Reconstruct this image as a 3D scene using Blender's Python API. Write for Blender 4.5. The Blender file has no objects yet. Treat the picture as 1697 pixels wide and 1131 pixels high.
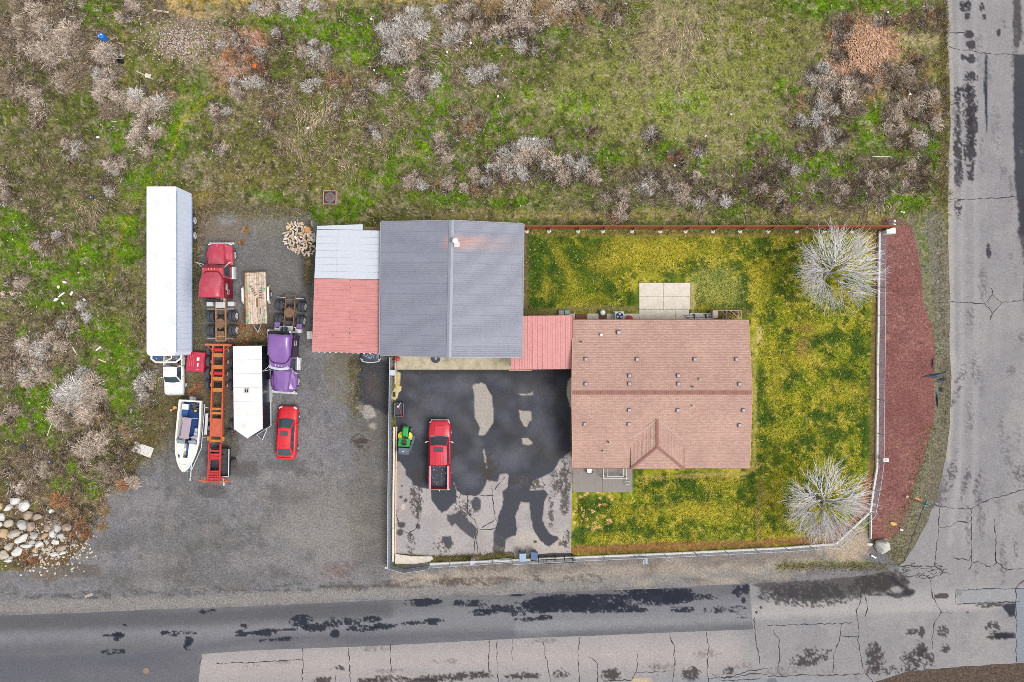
import bpy, math, random
import numpy as np
from mathutils import Vector, Matrix
random.seed(7)
rng = np.random.default_rng(7)
scene = bpy.context.scene
COL = scene.collection
# ------------------------------------------------------------------ camera
H = 62.85                 # flying height of the drone
F = 1131.3                # focal length of the photograph in its own pixels
cam_data = bpy.data.cameras.new('camera')
cam_data.lens = 24.0
cam_data.sensor_width = 36.0
cam_data.clip_end = 2000
cam = bpy.data.objects.new('camera', cam_data)
COL.objects.link(cam)
cam.location = (0, 0, H)
cam.rotation_euler = (0, 0, 0)
scene.camera = cam
# ------------------------------------------------------------------ light
SUN_EL, SUN_AZ = 60.0, 115.0      # high, pale, from the right
world = bpy.data.worlds.new('World')
scene.world = world
world.use_nodes = True
wn = world.node_tree
bg = wn.nodes['Background']
sky = wn.nodes.new('ShaderNodeTexSky')
sky.sky_type = 'NISHITA'
sky.sun_disc = False
sky.sun_elevation = math.radians(SUN_EL)
sky.sun_rotation = math.radians(SUN_AZ)
sky.dust_density = 4.0
sky.air_density = 1.0
hs = wn.nodes.new('ShaderNodeHueSaturation')
hs.inputs['Saturation'].default_value = 0.12
wn.links.new(sky.outputs[0], hs.inputs['Color'])
wn.links.new(hs.outputs[0], bg.inputs['Color'])
bg.inputs['Strength'].default_value = 0.15
sd = bpy.data.lights.new('sun', 'SUN')
sd.energy = 1.3
sd.angle = math.radians(22)
sd.color = (1.0, 0.965, 0.92)
sun = bpy.data.objects.new('sun', sd)
COL.objects.link(sun)
_d = Vector((math.sin(math.radians(SUN_AZ)) * math.cos(math.radians(SUN_EL)),
    math.cos(math.radians(SUN_AZ)) * math.cos(math.radians(SUN_EL)),
    math.sin(math.radians(SUN_EL))))
sun.rotation_euler = _d.to_track_quat('Z', 'Y').to_euler()
sun.location = _d * 120
scene.view_settings.view_transform = 'Standard'
scene.view_settings.look = 'None'
scene.view_settings.gamma = 1.0
scene.view_settings.exposure = 0.56
scene.view_settings.use_curve_mapping = False
scene.render.engine = 'CYCLES'
scene.cycles.pixel_filter_type = 'GAUSSIAN'
scene.cycles.filter_width = 0.9
scene.cycles.use_denoising = False
# ------------------------------------------------------------------ helpers
K = 1.55    # how much brighter a surface shows in the picture than its own colour
def W(px, py, z=0.0):
 """point of the photograph at real height z -> metres"""
 return Vector(((px - 848.5) * (H - z) / F, (565.5 - py) * (H - z) / F, z))
def lin(c):
 c = c / 255.0
 return c / 12.92 if c <= 0.04045 else ((c + 0.055) / 1.055) ** 2.4
def A(r, g, b):
 """surface colour of something that shows as r,g,b in the daylight of the picture"""
 return (min(lin(r) / K, 0.85), min(lin(g) / K, 0.85), min(lin(b) / K, 0.85))
def _nt(name):
 m = bpy.data.materials.new(name)
 m.use_nodes = True
 return m, m.node_tree, m.node_tree.nodes['Principled BSDF']
def mat(name, col, rough=0.6, metal=0.0, var=0.12, vscale=3.0, bump=0.0, bscale=20.0,
  coat=0.0, dirt=None, dirt_amt=0.0, dscale=1.2, alpha=None, spec=None, trans=0.0):
 m, nt, b = _nt(name)
 N, L = nt.nodes, nt.links
 tc = N.new('ShaderNodeTexCoord')
 n = N.new('ShaderNodeTexNoise')
 n.inputs['Scale'].default_value = vscale
 n.inputs['Detail'].default_value = 5
 L.new(tc.outputs['Object'], n.inputs['Vector'])
 mr = N.new('ShaderNodeMapRange')
 mr.inputs['To Min'].default_value = 1 - var
 mr.inputs['To Max'].default_value = 1 + var
 mr.inputs['From Min'].default_value = 0.25
 mr.inputs['From Max'].default_value = 0.75
 L.new(n.outputs['Fac'], mr.inputs['Value'])
 mx = N.new('ShaderNodeVectorMath')
 mx.operation = 'SCALE'
 mx.inputs[0].default_value = col
 L.new(mr.outputs[0], mx.inputs['Scale'])
 out = mx.outputs[0]
 if dirt is not None:
  n2 = N.new('ShaderNodeTexNoise')
  n2.inputs['Scale'].default_value = dscale
  n2.inputs['Detail'].default_value = 7
  n2.inputs['Roughness'].default_value = 0.65
  L.new(tc.outputs['Object'], n2.inputs['Vector'])
  r2 = N.new('ShaderNodeMapRange')
  r2.inputs['From Min'].default_value = 0.48
  r2.inputs['From Max'].default_value = 0.72
  r2.inputs['To Max'].default_value = dirt_amt
  L.new(n2.outputs['Fac'], r2.inputs['Value'])
  mm = N.new('ShaderNodeMix')
  mm.data_type = 'RGBA'
  L.new(r2.outputs[0], mm.inputs[0])
  L.new(out, mm.inputs[6])
  mm.inputs[7].default_value = (*dirt, 1)
  out = mm.outputs[2]
 L.new(out, b.inputs['Base Color'])
 b.inputs['Roughness'].default_value = rough
 b.inputs['Metallic'].default_value = metal
 if coat:
  b.inputs['Coat Weight'].default_value = coat
  b.inputs['Coat Roughness'].default_value = 0.12
 if spec is not None:
  b.inputs['Specular IOR Level'].default_value = spec
 if trans:
  b.inputs['Transmission Weight'].default_value = trans
 if alpha is not None:
  b.inputs['Alpha'].default_value = alpha
 if bump:
  n3 = N.new('ShaderNodeTexNoise')
  n3.inputs['Scale'].default_value = bscale
  n3.inputs['Detail'].default_value = 6
  L.new(tc.outputs['Object'], n3.inputs['Vector'])
  bp = N.new('ShaderNodeBump')
  bp.inputs['Strength'].default_value = bump
  bp.inputs['Distance'].default_value = 0.05
  L.new(n3.outputs['Fac'], bp.inputs['Height'])
  L.new(bp.outputs[0], b.inputs['Normal'])
 return m
def vmat(name, rough=0.9, grain=0.3, gscale=9.0, grain2=0.15, g2scale=2.0, bump=0.5, chips=None, chip_amt=0.0,
   chip_scale=6.0, chip_dens=0.12):
 """ground-like surface: painted colour attribute x grain, with loose pale chips"""
 m, nt, b = _nt(name)
 N, L = nt.nodes, nt.links
 at = N.new('ShaderNodeAttribute')
 at.attribute_name = 'Col'
 tc = N.new('ShaderNodeTexCoord')
 def grainf(scale, amp, det):
  n = N.new('ShaderNodeTexNoise')
  n.inputs['Scale'].default_value = scale
  n.inputs['Detail'].default_value = det
  n.inputs['Roughness'].default_value = 0.7
  L.new(tc.outputs['Object'], n.inputs['Vector'])
  mr = N.new('ShaderNodeMapRange')
  mr.clamp = False
  mr.inputs['From Min'].default_value = 0.3
  mr.inputs['From Max'].default_value = 0.7
  mr.inputs['To Min'].default_value = 1 - amp
  mr.inputs['To Max'].default_value = 1 + amp
  L.new(n.outputs['Fac'], mr.inputs['Value'])
  return n, mr
 n1, m1 = grainf(gscale, grain, 3)
 n2, m2 = grainf(g2scale, grain2, 4)
 mu = N.new('ShaderNodeMath')
 mu.operation = 'MULTIPLY'
 L.new(m1.outputs[0], mu.inputs[0])
 L.new(m2.outputs[0], mu.inputs[1])
 sc = N.new('ShaderNodeVectorMath')
 sc.operation = 'SCALE'
 L.new(at.outputs['Color'], sc.inputs[0])
 L.new(mu.outputs[0], sc.inputs['Scale'])
 out = sc.outputs[0]
 if chips is not None:
  v = N.new('ShaderNodeTexVoronoi')
  v.inputs['Scale'].default_value = chip_scale
  L.new(tc.outputs['Object'], v.inputs['Vector'])
  lt = N.new('ShaderNodeMath')
  lt.operation = 'LESS_THAN'
  lt.inputs[1].default_value = 0.12
  L.new(v.outputs['Distance'], lt.inputs[0])
  sx = N.new('ShaderNodeSeparateColor')
  L.new(v.outputs['Color'], sx.inputs[0])
  l2 = N.new('ShaderNodeMath')
  l2.operation = 'LESS_THAN'
  l2.inputs[1].default_value = chip_dens
  L.new(sx.outputs[0], l2.inputs[0])
  ml = N.new('ShaderNodeMath')
  ml.operation = 'MULTIPLY'
  L.new(lt.outputs[0], ml.inputs[0])
  L.new(l2.outputs[0], ml.inputs[1])
  m3 = N.new('ShaderNodeMath')
  m3.operation = 'MULTIPLY'
  L.new(ml.outputs[0], m3.inputs[0])
  m3.inputs[1].default_value = chip_amt
  mm = N.new('ShaderNodeMix')
  mm.data_type = 'RGBA'
  L.new(m3.outputs[0], mm.inputs[0])
  L.new(out, mm.inputs[6])
  mm.inputs[7].default_value = (*chips, 1)
  out = mm.outputs[2]
 L.new(out, b.inputs['Base Color'])
 b.inputs['Roughness'].default_value = rough
 b.inputs['Specular IOR Level'].default_value = 0.2
 if bump:
  bp = N.new('ShaderNodeBump')
  bp.inputs['Strength'].default_value = bump
  bp.inputs['Distance'].default_value = 0.06
  L.new(n1.outputs['Fac'], bp.inputs['Height'])
  L.new(bp.outputs[0], b.inputs['Normal'])
 return m
# ------------------------------------------------------------------ things
def thing(name, label, cat, loc=(0, 0, 0), rotz=0.0, group=None):
 o = bpy.data.objects.new(name, None)
 o.empty_display_size = 0.3
 COL.objects.link(o)
 o.location = loc
 o.rotation_euler = (0, 0, math.radians(rotz))
 tag(o, label, cat, group)
 return o
def tag(o, label, cat, group=None, kind=None):
 if label:
  o['label'] = label
 if cat:
  o['category'] = cat
 if group:
  o['group'] = group
 if kind:
  o['kind'] = kind
 return o
def link_mesh(name, me, parent=None, loc=None, rot=None, scale=None):
 o = bpy.data.objects.new(name, me)
 COL.objects.link(o)
 if parent is not None:
  o.parent = parent
 if loc is not None:
  o.location = loc
 if rot is not None:
  o.rotation_euler = rot
 if scale is not None:
  o.scale = scale
 return o
def np_mesh(name, verts, faces_flat, nper, material=None, cols=None, smooth=False):
 """fast mesh; all faces have nper corners (or nper is an array of corner counts)"""
 me = bpy.data.meshes.new(name)
 verts = np.asarray(verts, dtype=np.float32)
 faces_flat = np.asarray(faces_flat, dtype=np.int32).ravel()
 if np.isscalar(nper):
  nf = len(faces_flat) // nper
  tot = np.full(nf, nper, dtype=np.int32)
 else:
  tot = np.asarray(nper, dtype=np.int32)
  nf = len(tot)
 start = np.zeros(nf, dtype=np.int32)
 start[1:] = np.cumsum(tot)[:-1]
 me.vertices.add(len(verts))
 me.vertices.foreach_set('co', verts.ravel())
 me.loops.add(len(faces_flat))
 me.loops.foreach_set('vertex_index', faces_flat)
 me.polygons.add(nf)
 me.polygons.foreach_set('loop_start', start)
 me.polygons.foreach_set('loop_total', tot)
 if smooth:
  me.polygons.foreach_set('use_smooth', np.ones(nf, dtype=bool))
 me.update(calc_edges=True)
 if cols is not None:
  ca = me.color_attributes.new('Col', 'FLOAT_COLOR', 'POINT')
  c4 = np.ones((len(verts), 4), dtype=np.float32)
  c4[:, :3] = cols
  ca.data.foreach_set('color', c4.ravel())
 if material is not None:
  me.materials.append(material)
 return me
class MB:
 """collects shapes into ONE mesh"""
 def __init__(self):
  self.v = []
  self.f = []
  self.smooth = False
 def add(self, vs, fs):
  o = len(self.v)
  self.v += [tuple(p) for p in vs]
  self.f += [tuple(i + o for i in f) for f in fs]
  return self
 def box(self, c, s, b=0.0, rz=0.0, rx=0.0, ry=0.0):
  hx, hy, hz = s[0] / 2, s[1] / 2, s[2] / 2
  vs, fs = [], []
  if b <= 0:
   for sx in (-1, 1):
    for sy in (-1, 1):
     for sz in (-1, 1):
      vs.append((sx * hx, sy * hy, sz * hz))
   fs = [(0, 1, 3, 2), (4, 6, 7, 5), (0, 4, 5, 1), (2, 3, 7, 6), (0, 2, 6, 4), (1, 5, 7, 3)]
  else:
   b = min(b, hx * 0.9, hy * 0.9, hz * 0.9)
   idx = {}
   for sx in (-1, 1):
    for sy in (-1, 1):
     for sz in (-1, 1):
      for k in range(3):
       p = [sx * (hx - b), sy * (hy - b), sz * (hz - b)]
       p[k] = (sx * hx, sy * hy, sz * hz)[k]
       idx[(sx, sy, sz, k)] = len(vs)
       vs.append(tuple(p))
   q = [(-1, -1), (1, -1), (1, 1), (-1, 1)]
   for s_ in (-1, 1):
    fs.append([idx[(s_, a, c_, 0)] for a, c_ in q])
    fs.append([idx[(a, s_, c_, 1)] for a, c_ in q])
    fs.append([idx[(a, c_, s_, 2)] for a, c_ in q])
   for a in (-1, 1):
    for c_ in (-1, 1):
     fs.append([idx[(a, c_, -1, 0)], idx[(a, c_, 1, 0)], idx[(a, c_, 1, 1)], idx[(a, c_, -1, 1)]])
     fs.append([idx[(a, -1, c_, 0)], idx[(a, 1, c_, 0)], idx[(a, 1, c_, 2)], idx[(a, -1, c_, 2)]])
     fs.append([idx[(-1, a, c_, 1)], idx[(1, a, c_, 1)], idx[(1, a, c_, 2)], idx[(-1, a, c_, 2)]])
   for a in (-1, 1):
    for c_ in (-1, 1):
     for d_ in (-1, 1):
      fs.append([idx[(a, c_, d_, 0)], idx[(a, c_, d_, 1)], idx[(a, c_, d_, 2)]])
  if rz or rx or ry:
   R = Matrix.Rotation(math.radians(rz), 3, 'Z') @ Matrix.Rotation(math.radians(ry), 3, 'Y') @ Matrix.Rotation(math.radians(rx), 3, 'X')
   vs = [R @ Vector(p) for p in vs]
  vs = [(p[0] + c[0], p[1] + c[1], p[2] + c[2]) for p in vs]
  return self.add(vs, fs)
 def tube(self, p0, p1, r, n=8, r1=None, cap=True):
  p0, p1 = Vector(p0), Vector(p1)
  r1 = r if r1 is None else r1
  d = (p1 - p0)
  if d.length < 1e-6:
   return self
  d.normalize()
  u = d.orthogonal().normalized()
  w = d.cross(u)
  vs = []
  for p, rr in ((p0, r), (p1, r1)):
   for i in range(n):
    a = 2 * math.pi * i / n
    vs.append(p + (u * math.cos(a) + w * math.sin(a)) * rr)
  fs = [(i, (i + 1) % n, n + (i + 1) % n, n + i) for i in range(n)]
  if cap:
   fs += [tuple(range(n - 1, -1, -1)), tuple(range(n, 2 * n))]
  return self.add(vs, fs)
 def path(self, pts, r, n=6):
  for a, b in zip(pts[:-1], pts[1:]):
   self.tube(a, b, r, n)
  return self
 def prism(self, pts, z0, z1):
  n = len(pts)
  vs = [(p[0], p[1], z0) for p in pts] + [(p[0], p[1], z1) for p in pts]
  fs = [(i, (i + 1) % n, n + (i + 1) % n, n + i) for i in range(n)]
  fs += [tuple(range(n - 1, -1, -1)), tuple(range(n, 2 * n))]
  return self.add(vs, fs)
 def loft(self, rings, cap=True, closed=True):
  n = len(rings[0])
  vs = [p for r in rings for p in r]
  fs = []
  for k in range(len(rings) - 1):
   for i in range(n if closed else n - 1):
    j = (i + 1) % n
    fs.append((k * n + i, k * n + j, (k + 1) * n + j, (k + 1) * n + i))
  if cap:
   fs.append(tuple(range(n - 1, -1, -1)))
   fs.append(tuple((len(rings) - 1) * n + i for i in range(n)))
  return self.add(vs, fs)
 def lathe_x(self, c, prof, n=18):
  """profile of (x, r) turned about the X axis through c"""
  rings = []
  for x, r in prof:
   rings.append([(c[0] + x, c[1] + r * math.cos(2 * math.pi * i / n), c[2] + r * math.sin(2 * math.pi * i / n)) for i in range(n)])
  return self.loft(rings, cap=True)
 def lathe_z(self, c, prof, n=18):
  rings = []
  for z, r in prof:
   rings.append([(c[0] + r * math.cos(2 * math.pi * i / n), c[1] + r * math.sin(2 * math.pi * i / n), c[2] + z) for i in range(n)])
  return self.loft(rings, cap=True)
 def patch(self, a, b, c, d, m=(0.0, 0.0, 0.0, 0.0), off=0.006, th=0.01, nu=4, bulge=0.0):
  """panel on the quad a b c d (a-b bottom, d-c top), inset by fractions m = left,right,bottom,top"""
  a, b, c, d = Vector(a), Vector(b), Vector(c), Vector(d)
  nrm = (b - a).cross(d - a)
  nrm.normalize()
  def P(u, v):
   return (a * (1 - u) + b * u) * (1 - v) + (d * (1 - u) + c * u) * v
  rings = []
  for i in range(nu + 1):
   u = m[0] + (1 - m[0] - m[1]) * i / nu
   bl = bulge * math.sin(math.pi * i / nu)
   lo, hi = P(u, m[2]), P(u, 1 - m[3])
   o = nrm * (off + bl)
   rings.append([lo + o - nrm * th, hi + o - nrm * th, hi + o, lo + o])
  return self.loft(rings)
 def ball(self, c, r, nu=10, nv=6):
  rings = []
  for j in range(1, nv):
   t = math.pi * j / nv
   rings.append([(c[0] + r[0] * math.sin(t) * math.cos(2 * math.pi * i / nu), c[1] + r[1] * math.sin(t) * math.sin(2 * math.pi * i / nu), c[2] - r[2] * math.cos(t)) for i in range(nu)])
  n0 = len(self.v)
  self.loft(rings, cap=True)
  return self
 def mesh(self, name, material):
  import bmesh
  me = bpy.data.meshes.new(name)
  me.from_pydata(self.v, [], self.f)
  bm = bmesh.new()
  bm.from_mesh(me)
  bmesh.ops.recalc_face_normals(bm, faces=bm.faces)
  bm.to_mesh(me)
  bm.free()
  if self.smooth:
   me.polygons.foreach_set('use_smooth', [True] * len(me.polygons))
  me.materials.append(material)
  me.update()
  return me
 def build(self, name, material, parent=None, label=None, kind=None, loc=None):
  o = link_mesh(name, self.mesh(name, material), parent, loc)
  if label:
   o['label'] = label
  if kind:
   o['kind'] = kind
  return o
def copy_tree(o, parent=None):
 c = o.copy()
 COL.objects.link(c)
 if parent is not None:
  c.parent = parent
  c.matrix_parent_inverse = o.matrix_parent_inverse.copy()
 for ch in list(o.children):
  copy_tree(ch, c)
 return c
# ------------------------------------------------------------------ noise and painting (numpy)
_T = rng.random((512, 512)).astype(np.float32)
def vnoise(x, y, seed=0):
 x = x + seed * 37.17
 y = y + seed * 91.73
 xi = np.floor(x).astype(np.int64)
 yi = np.floor(y).astype(np.int64)
 fx = (x - xi).astype(np.float32)
 fy = (y - yi).astype(np.float32)
 fx = fx * fx * (3 - 2 * fx)
 fy = fy * fy * (3 - 2 * fy)
 x0, x1, y0, y1 = xi & 511, (xi + 1) & 511, yi & 511, (yi + 1) & 511
 return (_T[y0, x0] * (1 - fx) + _T[y0, x1] * fx) * (1 - fy) + (_T[y1, x0] * (1 - fx) + _T[y1, x1] * fx) * fy
def fbm(x, y, scale, octv=4, seed=0, rough=0.55):
 s = 0.0
 a = 1.0
 t = 0.0
 for k in range(octv):
  s = s + a * vnoise(x / scale * 2 ** k, y / scale * 2 ** k, seed + k * 3)
  t += a
  a *= rough
 return s / t
def sstep(a, b, x):
 t = np.clip((x - a) / (b - a), 0, 1)
 return t * t * (3 - 2 * t)
def poly_sdf(px, py, pts):
 px = np.asarray(px, dtype=np.float32)
 py = np.asarray(py, dtype=np.float32)
 d = np.full(px.shape, 1e12, dtype=np.float32)
 ins = np.zeros(px.shape, dtype=bool)
 n = len(pts)
 for i in range(n):
  ax, ay = pts[i]
  bx, by = pts[(i + 1) % n]
  ex, ey = bx - ax, by - ay
  wx, wy = px - ax, py - ay
  l2 = ex * ex + ey * ey
  if l2 < 1e-9:
   continue
  t = np.clip((wx * ex + wy * ey) / l2, 0, 1)
  dx, dy = wx - ex * t, wy - ey * t
  d = np.minimum(d, dx * dx + dy * dy)
  c = (ay > py) != (by > py)
  if ey != 0:
   ins ^= c & (px < ex * (py - ay) / ey + ax)
 d = np.sqrt(d)
 return np.where(ins, -d, d)
def line_dist(px, py, pts):
 d = np.full(px.shape, 1e12, dtype=np.float32)
 for (ax, ay), (bx, by) in zip(pts[:-1], pts[1:]):
  ex, ey = bx - ax, by - ay
  wx, wy = px - ax, py - ay
  t = np.clip((wx * ex + wy * ey) / max(ex * ex + ey * ey, 1e-6), 0, 1)
  d = np.minimum(d, (wx - ex * t) ** 2 + (wy - ey * t) ** 2)
 return np.sqrt(d)
def C3(c):
 return np.array([lin(c[0]) / K, lin(c[1]) / K, lin(c[2]) / K], dtype=np.float32)
class Canvas:
 """colours of a ground surface over a part of the map, painted procedurally"""
 def __init__(self, x0, y0, x1, y1, res, base, seed=0):
  self.x0, self.y0, self.res = x0, y0, res
  xs = np.arange(x0, x1 + res, res, dtype=np.float32)
  ys = np.arange(y0, y1 + res, res, dtype=np.float32)
  self.X, self.Y = np.meshgrid(xs, ys)
  self.c = np.zeros(self.X.shape + (3,), dtype=np.float32) + C3(base)
  self.wn = fbm(self.X, self.Y, 26, 4, seed + 11) - 0.5
  self.fn = fbm(self.X, self.Y, 5, 3, seed + 23) - 0.5
  self.gn = fbm(self.X, self.Y, 2.2, 2, seed + 31) - 0.5
 def _bb(self, bx0, by0, bx1, by1):
  i0 = max(0, int((bx0 - self.x0) / self.res))
  i1 = min(self.X.shape[1], int((bx1 - self.x0) / self.res) + 2)
  j0 = max(0, int((by0 - self.y0) / self.res))
  j1 = min(self.X.shape[0], int((by1 - self.y0) / self.res) + 2)
  if i1 <= i0 or j1 <= j0:
   return None
  return (slice(j0, j1), slice(i0, i1))
 def mix(self, s, m, col):
  m = np.clip(m, 0, 1)[..., None]
  self.c[s] = self.c[s] * (1 - m) + C3(col) * m
 def cloud(self, col, scale, lo, hi, amt=1.0, seed=0, octv=4, sx=1.0, sy=1.0):
  n = fbm(self.X / sx, self.Y / sy, scale, octv, seed)
  self.mix(np.s_[:, :], sstep(lo, hi, n) * amt, col)
 def blob(self, cx, cy, rx, ry, col, amt=1.0, ang=0.0, edge=0.35, warp=0.9, fine=0.6):
  R = max(rx, ry) * 1.7 + 6
  s = self._bb(cx - R, cy - R, cx + R, cy + R)
  if s is None:
   return
  a = math.radians(ang)
  dx, dy = self.X[s] - cx, self.Y[s] - cy
  u = (dx * math.cos(a) + dy * math.sin(a)) / rx
  v = (-dx * math.sin(a) + dy * math.cos(a)) / ry
  r = np.sqrt(u * u + v * v) + self.wn[s] * warp + self.fn[s] * fine
  self.mix(s, (1 - sstep(1 - edge, 1 + edge, r)) * amt, col)
 def poly(self, pts, col, soft=1.0, warp=3.0, fine=2.0, amt=1.0):
  xs = [p[0] for p in pts]
  ys = [p[1] for p in pts]
  R = soft + warp + fine + 4
  s = self._bb(min(xs) - R, min(ys) - R, max(xs) + R, max(ys) + R)
  if s is None:
   return
  d = poly_sdf(self.X[s], self.Y[s], pts) + self.wn[s] * 2 * warp + self.fn[s] * 2 * fine
  self.mix(s, (1 - sstep(-soft, soft, d)) * amt, col)
 def line(self, pts, w, col, soft=0.8, amt=1.0, warp=1.0, fine=0.5):
  xs = [p[0] for p in pts]
  ys = [p[1] for p in pts]
  R = w + soft + warp + 4
  s = self._bb(min(xs) - R, min(ys) - R, max(xs) + R, max(ys) + R)
  if s is None:
   return
  d = line_dist(self.X[s], self.Y[s], pts) - w / 2 + self.wn[s] * 2 * warp + self.fn[s] * 2 * fine
  self.mix(s, (1 - sstep(-soft, soft, d)) * amt, col)
 def speck(self, cx, cy, rx, ry, col, dens=0.5, amt=0.9, ang=0.0, scale=6.0, seed=0, sx=1.6, power=1.0):
  """ragged tar or dirt: solid in the middle, breaking up into specks outwards"""
  R = max(rx, ry) + 4
  s = self._bb(cx - R, cy - R, cx + R, cy + R)
  if s is None:
   return
  a = math.radians(ang)
  X, Y = self.X[s], self.Y[s]
  dx, dy = X - cx, Y - cy
  u = (dx * math.cos(a) + dy * math.sin(a)) / rx
  v = (-dx * math.sin(a) + dy * math.cos(a)) / ry
  fall = np.clip(1 - (u * u + v * v), 0, 1) ** power
  n = 0.5 + (fbm(X / sx, Y, scale * 0.9, 5, 40 + seed, 0.85) - 0.5) * 1.5
  th = 0.68 - dens * fall * 0.46
  n = n + self.gn[s] * 0.16
  self.mix(s, (sstep(th - 0.03, th + 0.05, n) * 0.8 + sstep(th - 0.12, th + 0.04, n) * 0.2) * (fall > 0) * amt, col)
 def sample(self, px, py):
  i = np.clip(np.rint((px - self.x0) / self.res).astype(int), 0, self.X.shape[1] - 1)
  j = np.clip(np.rint((py - self.y0) / self.res).astype(int), 0, self.X.shape[0] - 1)
  return self.c[j, i]
def sheet(name, pts, z, canvas, material, res=2.0, wob=1.5, wscale=14, seed=3, label=None):
 """a sheet of ground over the outline pts (photo pixels), with an uneven edge"""
 xs = [p[0] for p in pts]
 ys = [p[1] for p in pts]
 gx = np.arange(min(xs) - 6, max(xs) + 6 + res, res, dtype=np.float32)
 gy = np.arange(min(ys) - 6, max(ys) + 6 + res, res, dtype=np.float32)
 X, Y = np.meshgrid(gx, gy)
 d = poly_sdf(X, Y, pts)
 if wob:
  d = d + (fbm(X, Y, wscale, 4, seed) - 0.5) * 2 * wob
 g_y, g_x = np.gradient(d, res)
 gl = np.maximum(np.sqrt(g_x ** 2 + g_y ** 2), 0.3)
 out = d > 0
 X2 = np.where(out, X - d * g_x / gl ** 2, X)
 Y2 = np.where(out, Y - d * g_y / gl ** 2, Y)
 cell = (d[:-1, :-1] < 0) | (d[1:, :-1] < 0) | (d[:-1, 1:] < 0) | (d[1:, 1:] < 0)
 jj, ii = np.nonzero(cell)
 nx = X.shape[1]
 q = np.stack([jj * nx + ii, (jj + 1) * nx + ii, (jj + 1) * nx + ii + 1, jj * nx + ii + 1], 1)
 used, inv = np.unique(q.ravel(), return_inverse=True)
 vx, vy = X2.ravel()[used], Y2.ravel()[used]
 verts = np.stack([(vx - 848.5) * H / F, (565.5 - vy) * H / F, np.full(len(used), z)], 1)
 me = np_mesh(name, verts, inv, 4, material, canvas.sample(vx, vy), smooth=True)
 o = link_mesh(name, me)
 o['kind'] = 'structure'
 if label:
  o['label'] = label
 return o
# ================================================================== the ground, painted
GREEN, DGREEN, YGREEN = (96, 128, 30), (62, 84, 28), (132, 150, 50)
MAUVE, BROWN, TAN, STRAW = (150, 138, 130), (112, 96, 78), (176, 152, 112), (178, 164, 112)
field = Canvas(-150, -150, 1850, 1290, 2.0, (108, 112, 60), 1)
field.cloud((84, 92, 44), 60, 0.42, 0.62, 0.8, 2)
field.cloud((134, 126, 90), 45, 0.46, 0.66, 0.75, 5)
field.cloud((96, 124, 34), 50, 0.5, 0.62, 0.6, 64)
field.cloud((78, 70, 50), 16, 0.55, 0.75, 0.6, 8)
field.cloud((138, 128, 110), 12, 0.56, 0.72, 0.55, 9)
# broad zones
field.blob(1130, 150, 190, 120, (138, 140, 82), 0.85)
field.blob(1110, 60, 60, 80, (150, 140, 104), 0.65)
field.blob(1240, 60, 110, 60, (120, 122, 62), 0.6)
field.blob(470, 290, 120, 40, (116, 108, 62), 0.7)
field.blob(470, 230, 100, 60, (104, 104, 56), 0.7)
field.blob(90, 330, 110, 90, (92, 92, 56), 0.7)
field.blob(80, 60, 130, 90, (104, 92, 74), 0.8)
field.blob(320, 60, 60, 50, (150, 132, 120), 0.75)
for b in ((335, 5, 75, 22), (450, -10, 120, 14), (700, -8, 260, 10), (880, -4, 60, 10)):
 field.blob(*b, (196, 168, 116), 0.95, warp=0.5)
field.blob(330, 5, 25, 14, (150, 128, 50), 0.8)
field.blob(560, 22, 200, 16, (160, 138, 118), 0.7)
field.blob(880, 30, 150, 28, (160, 140, 124), 0.8)
field.blob(60, 570, 90, 80, (112, 98, 84), 0.7)
field.blob(110, 720, 130, 90, (118, 104, 84), 0.75)
field.blob(90, 840, 110, 60, (120, 100, 80), 0.8)
field.blob(250, 720, 60, 60, (112, 94, 72), 0.7)
field.blob(290, 560, 55, 70, (110, 98, 76), 0.5)
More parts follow.
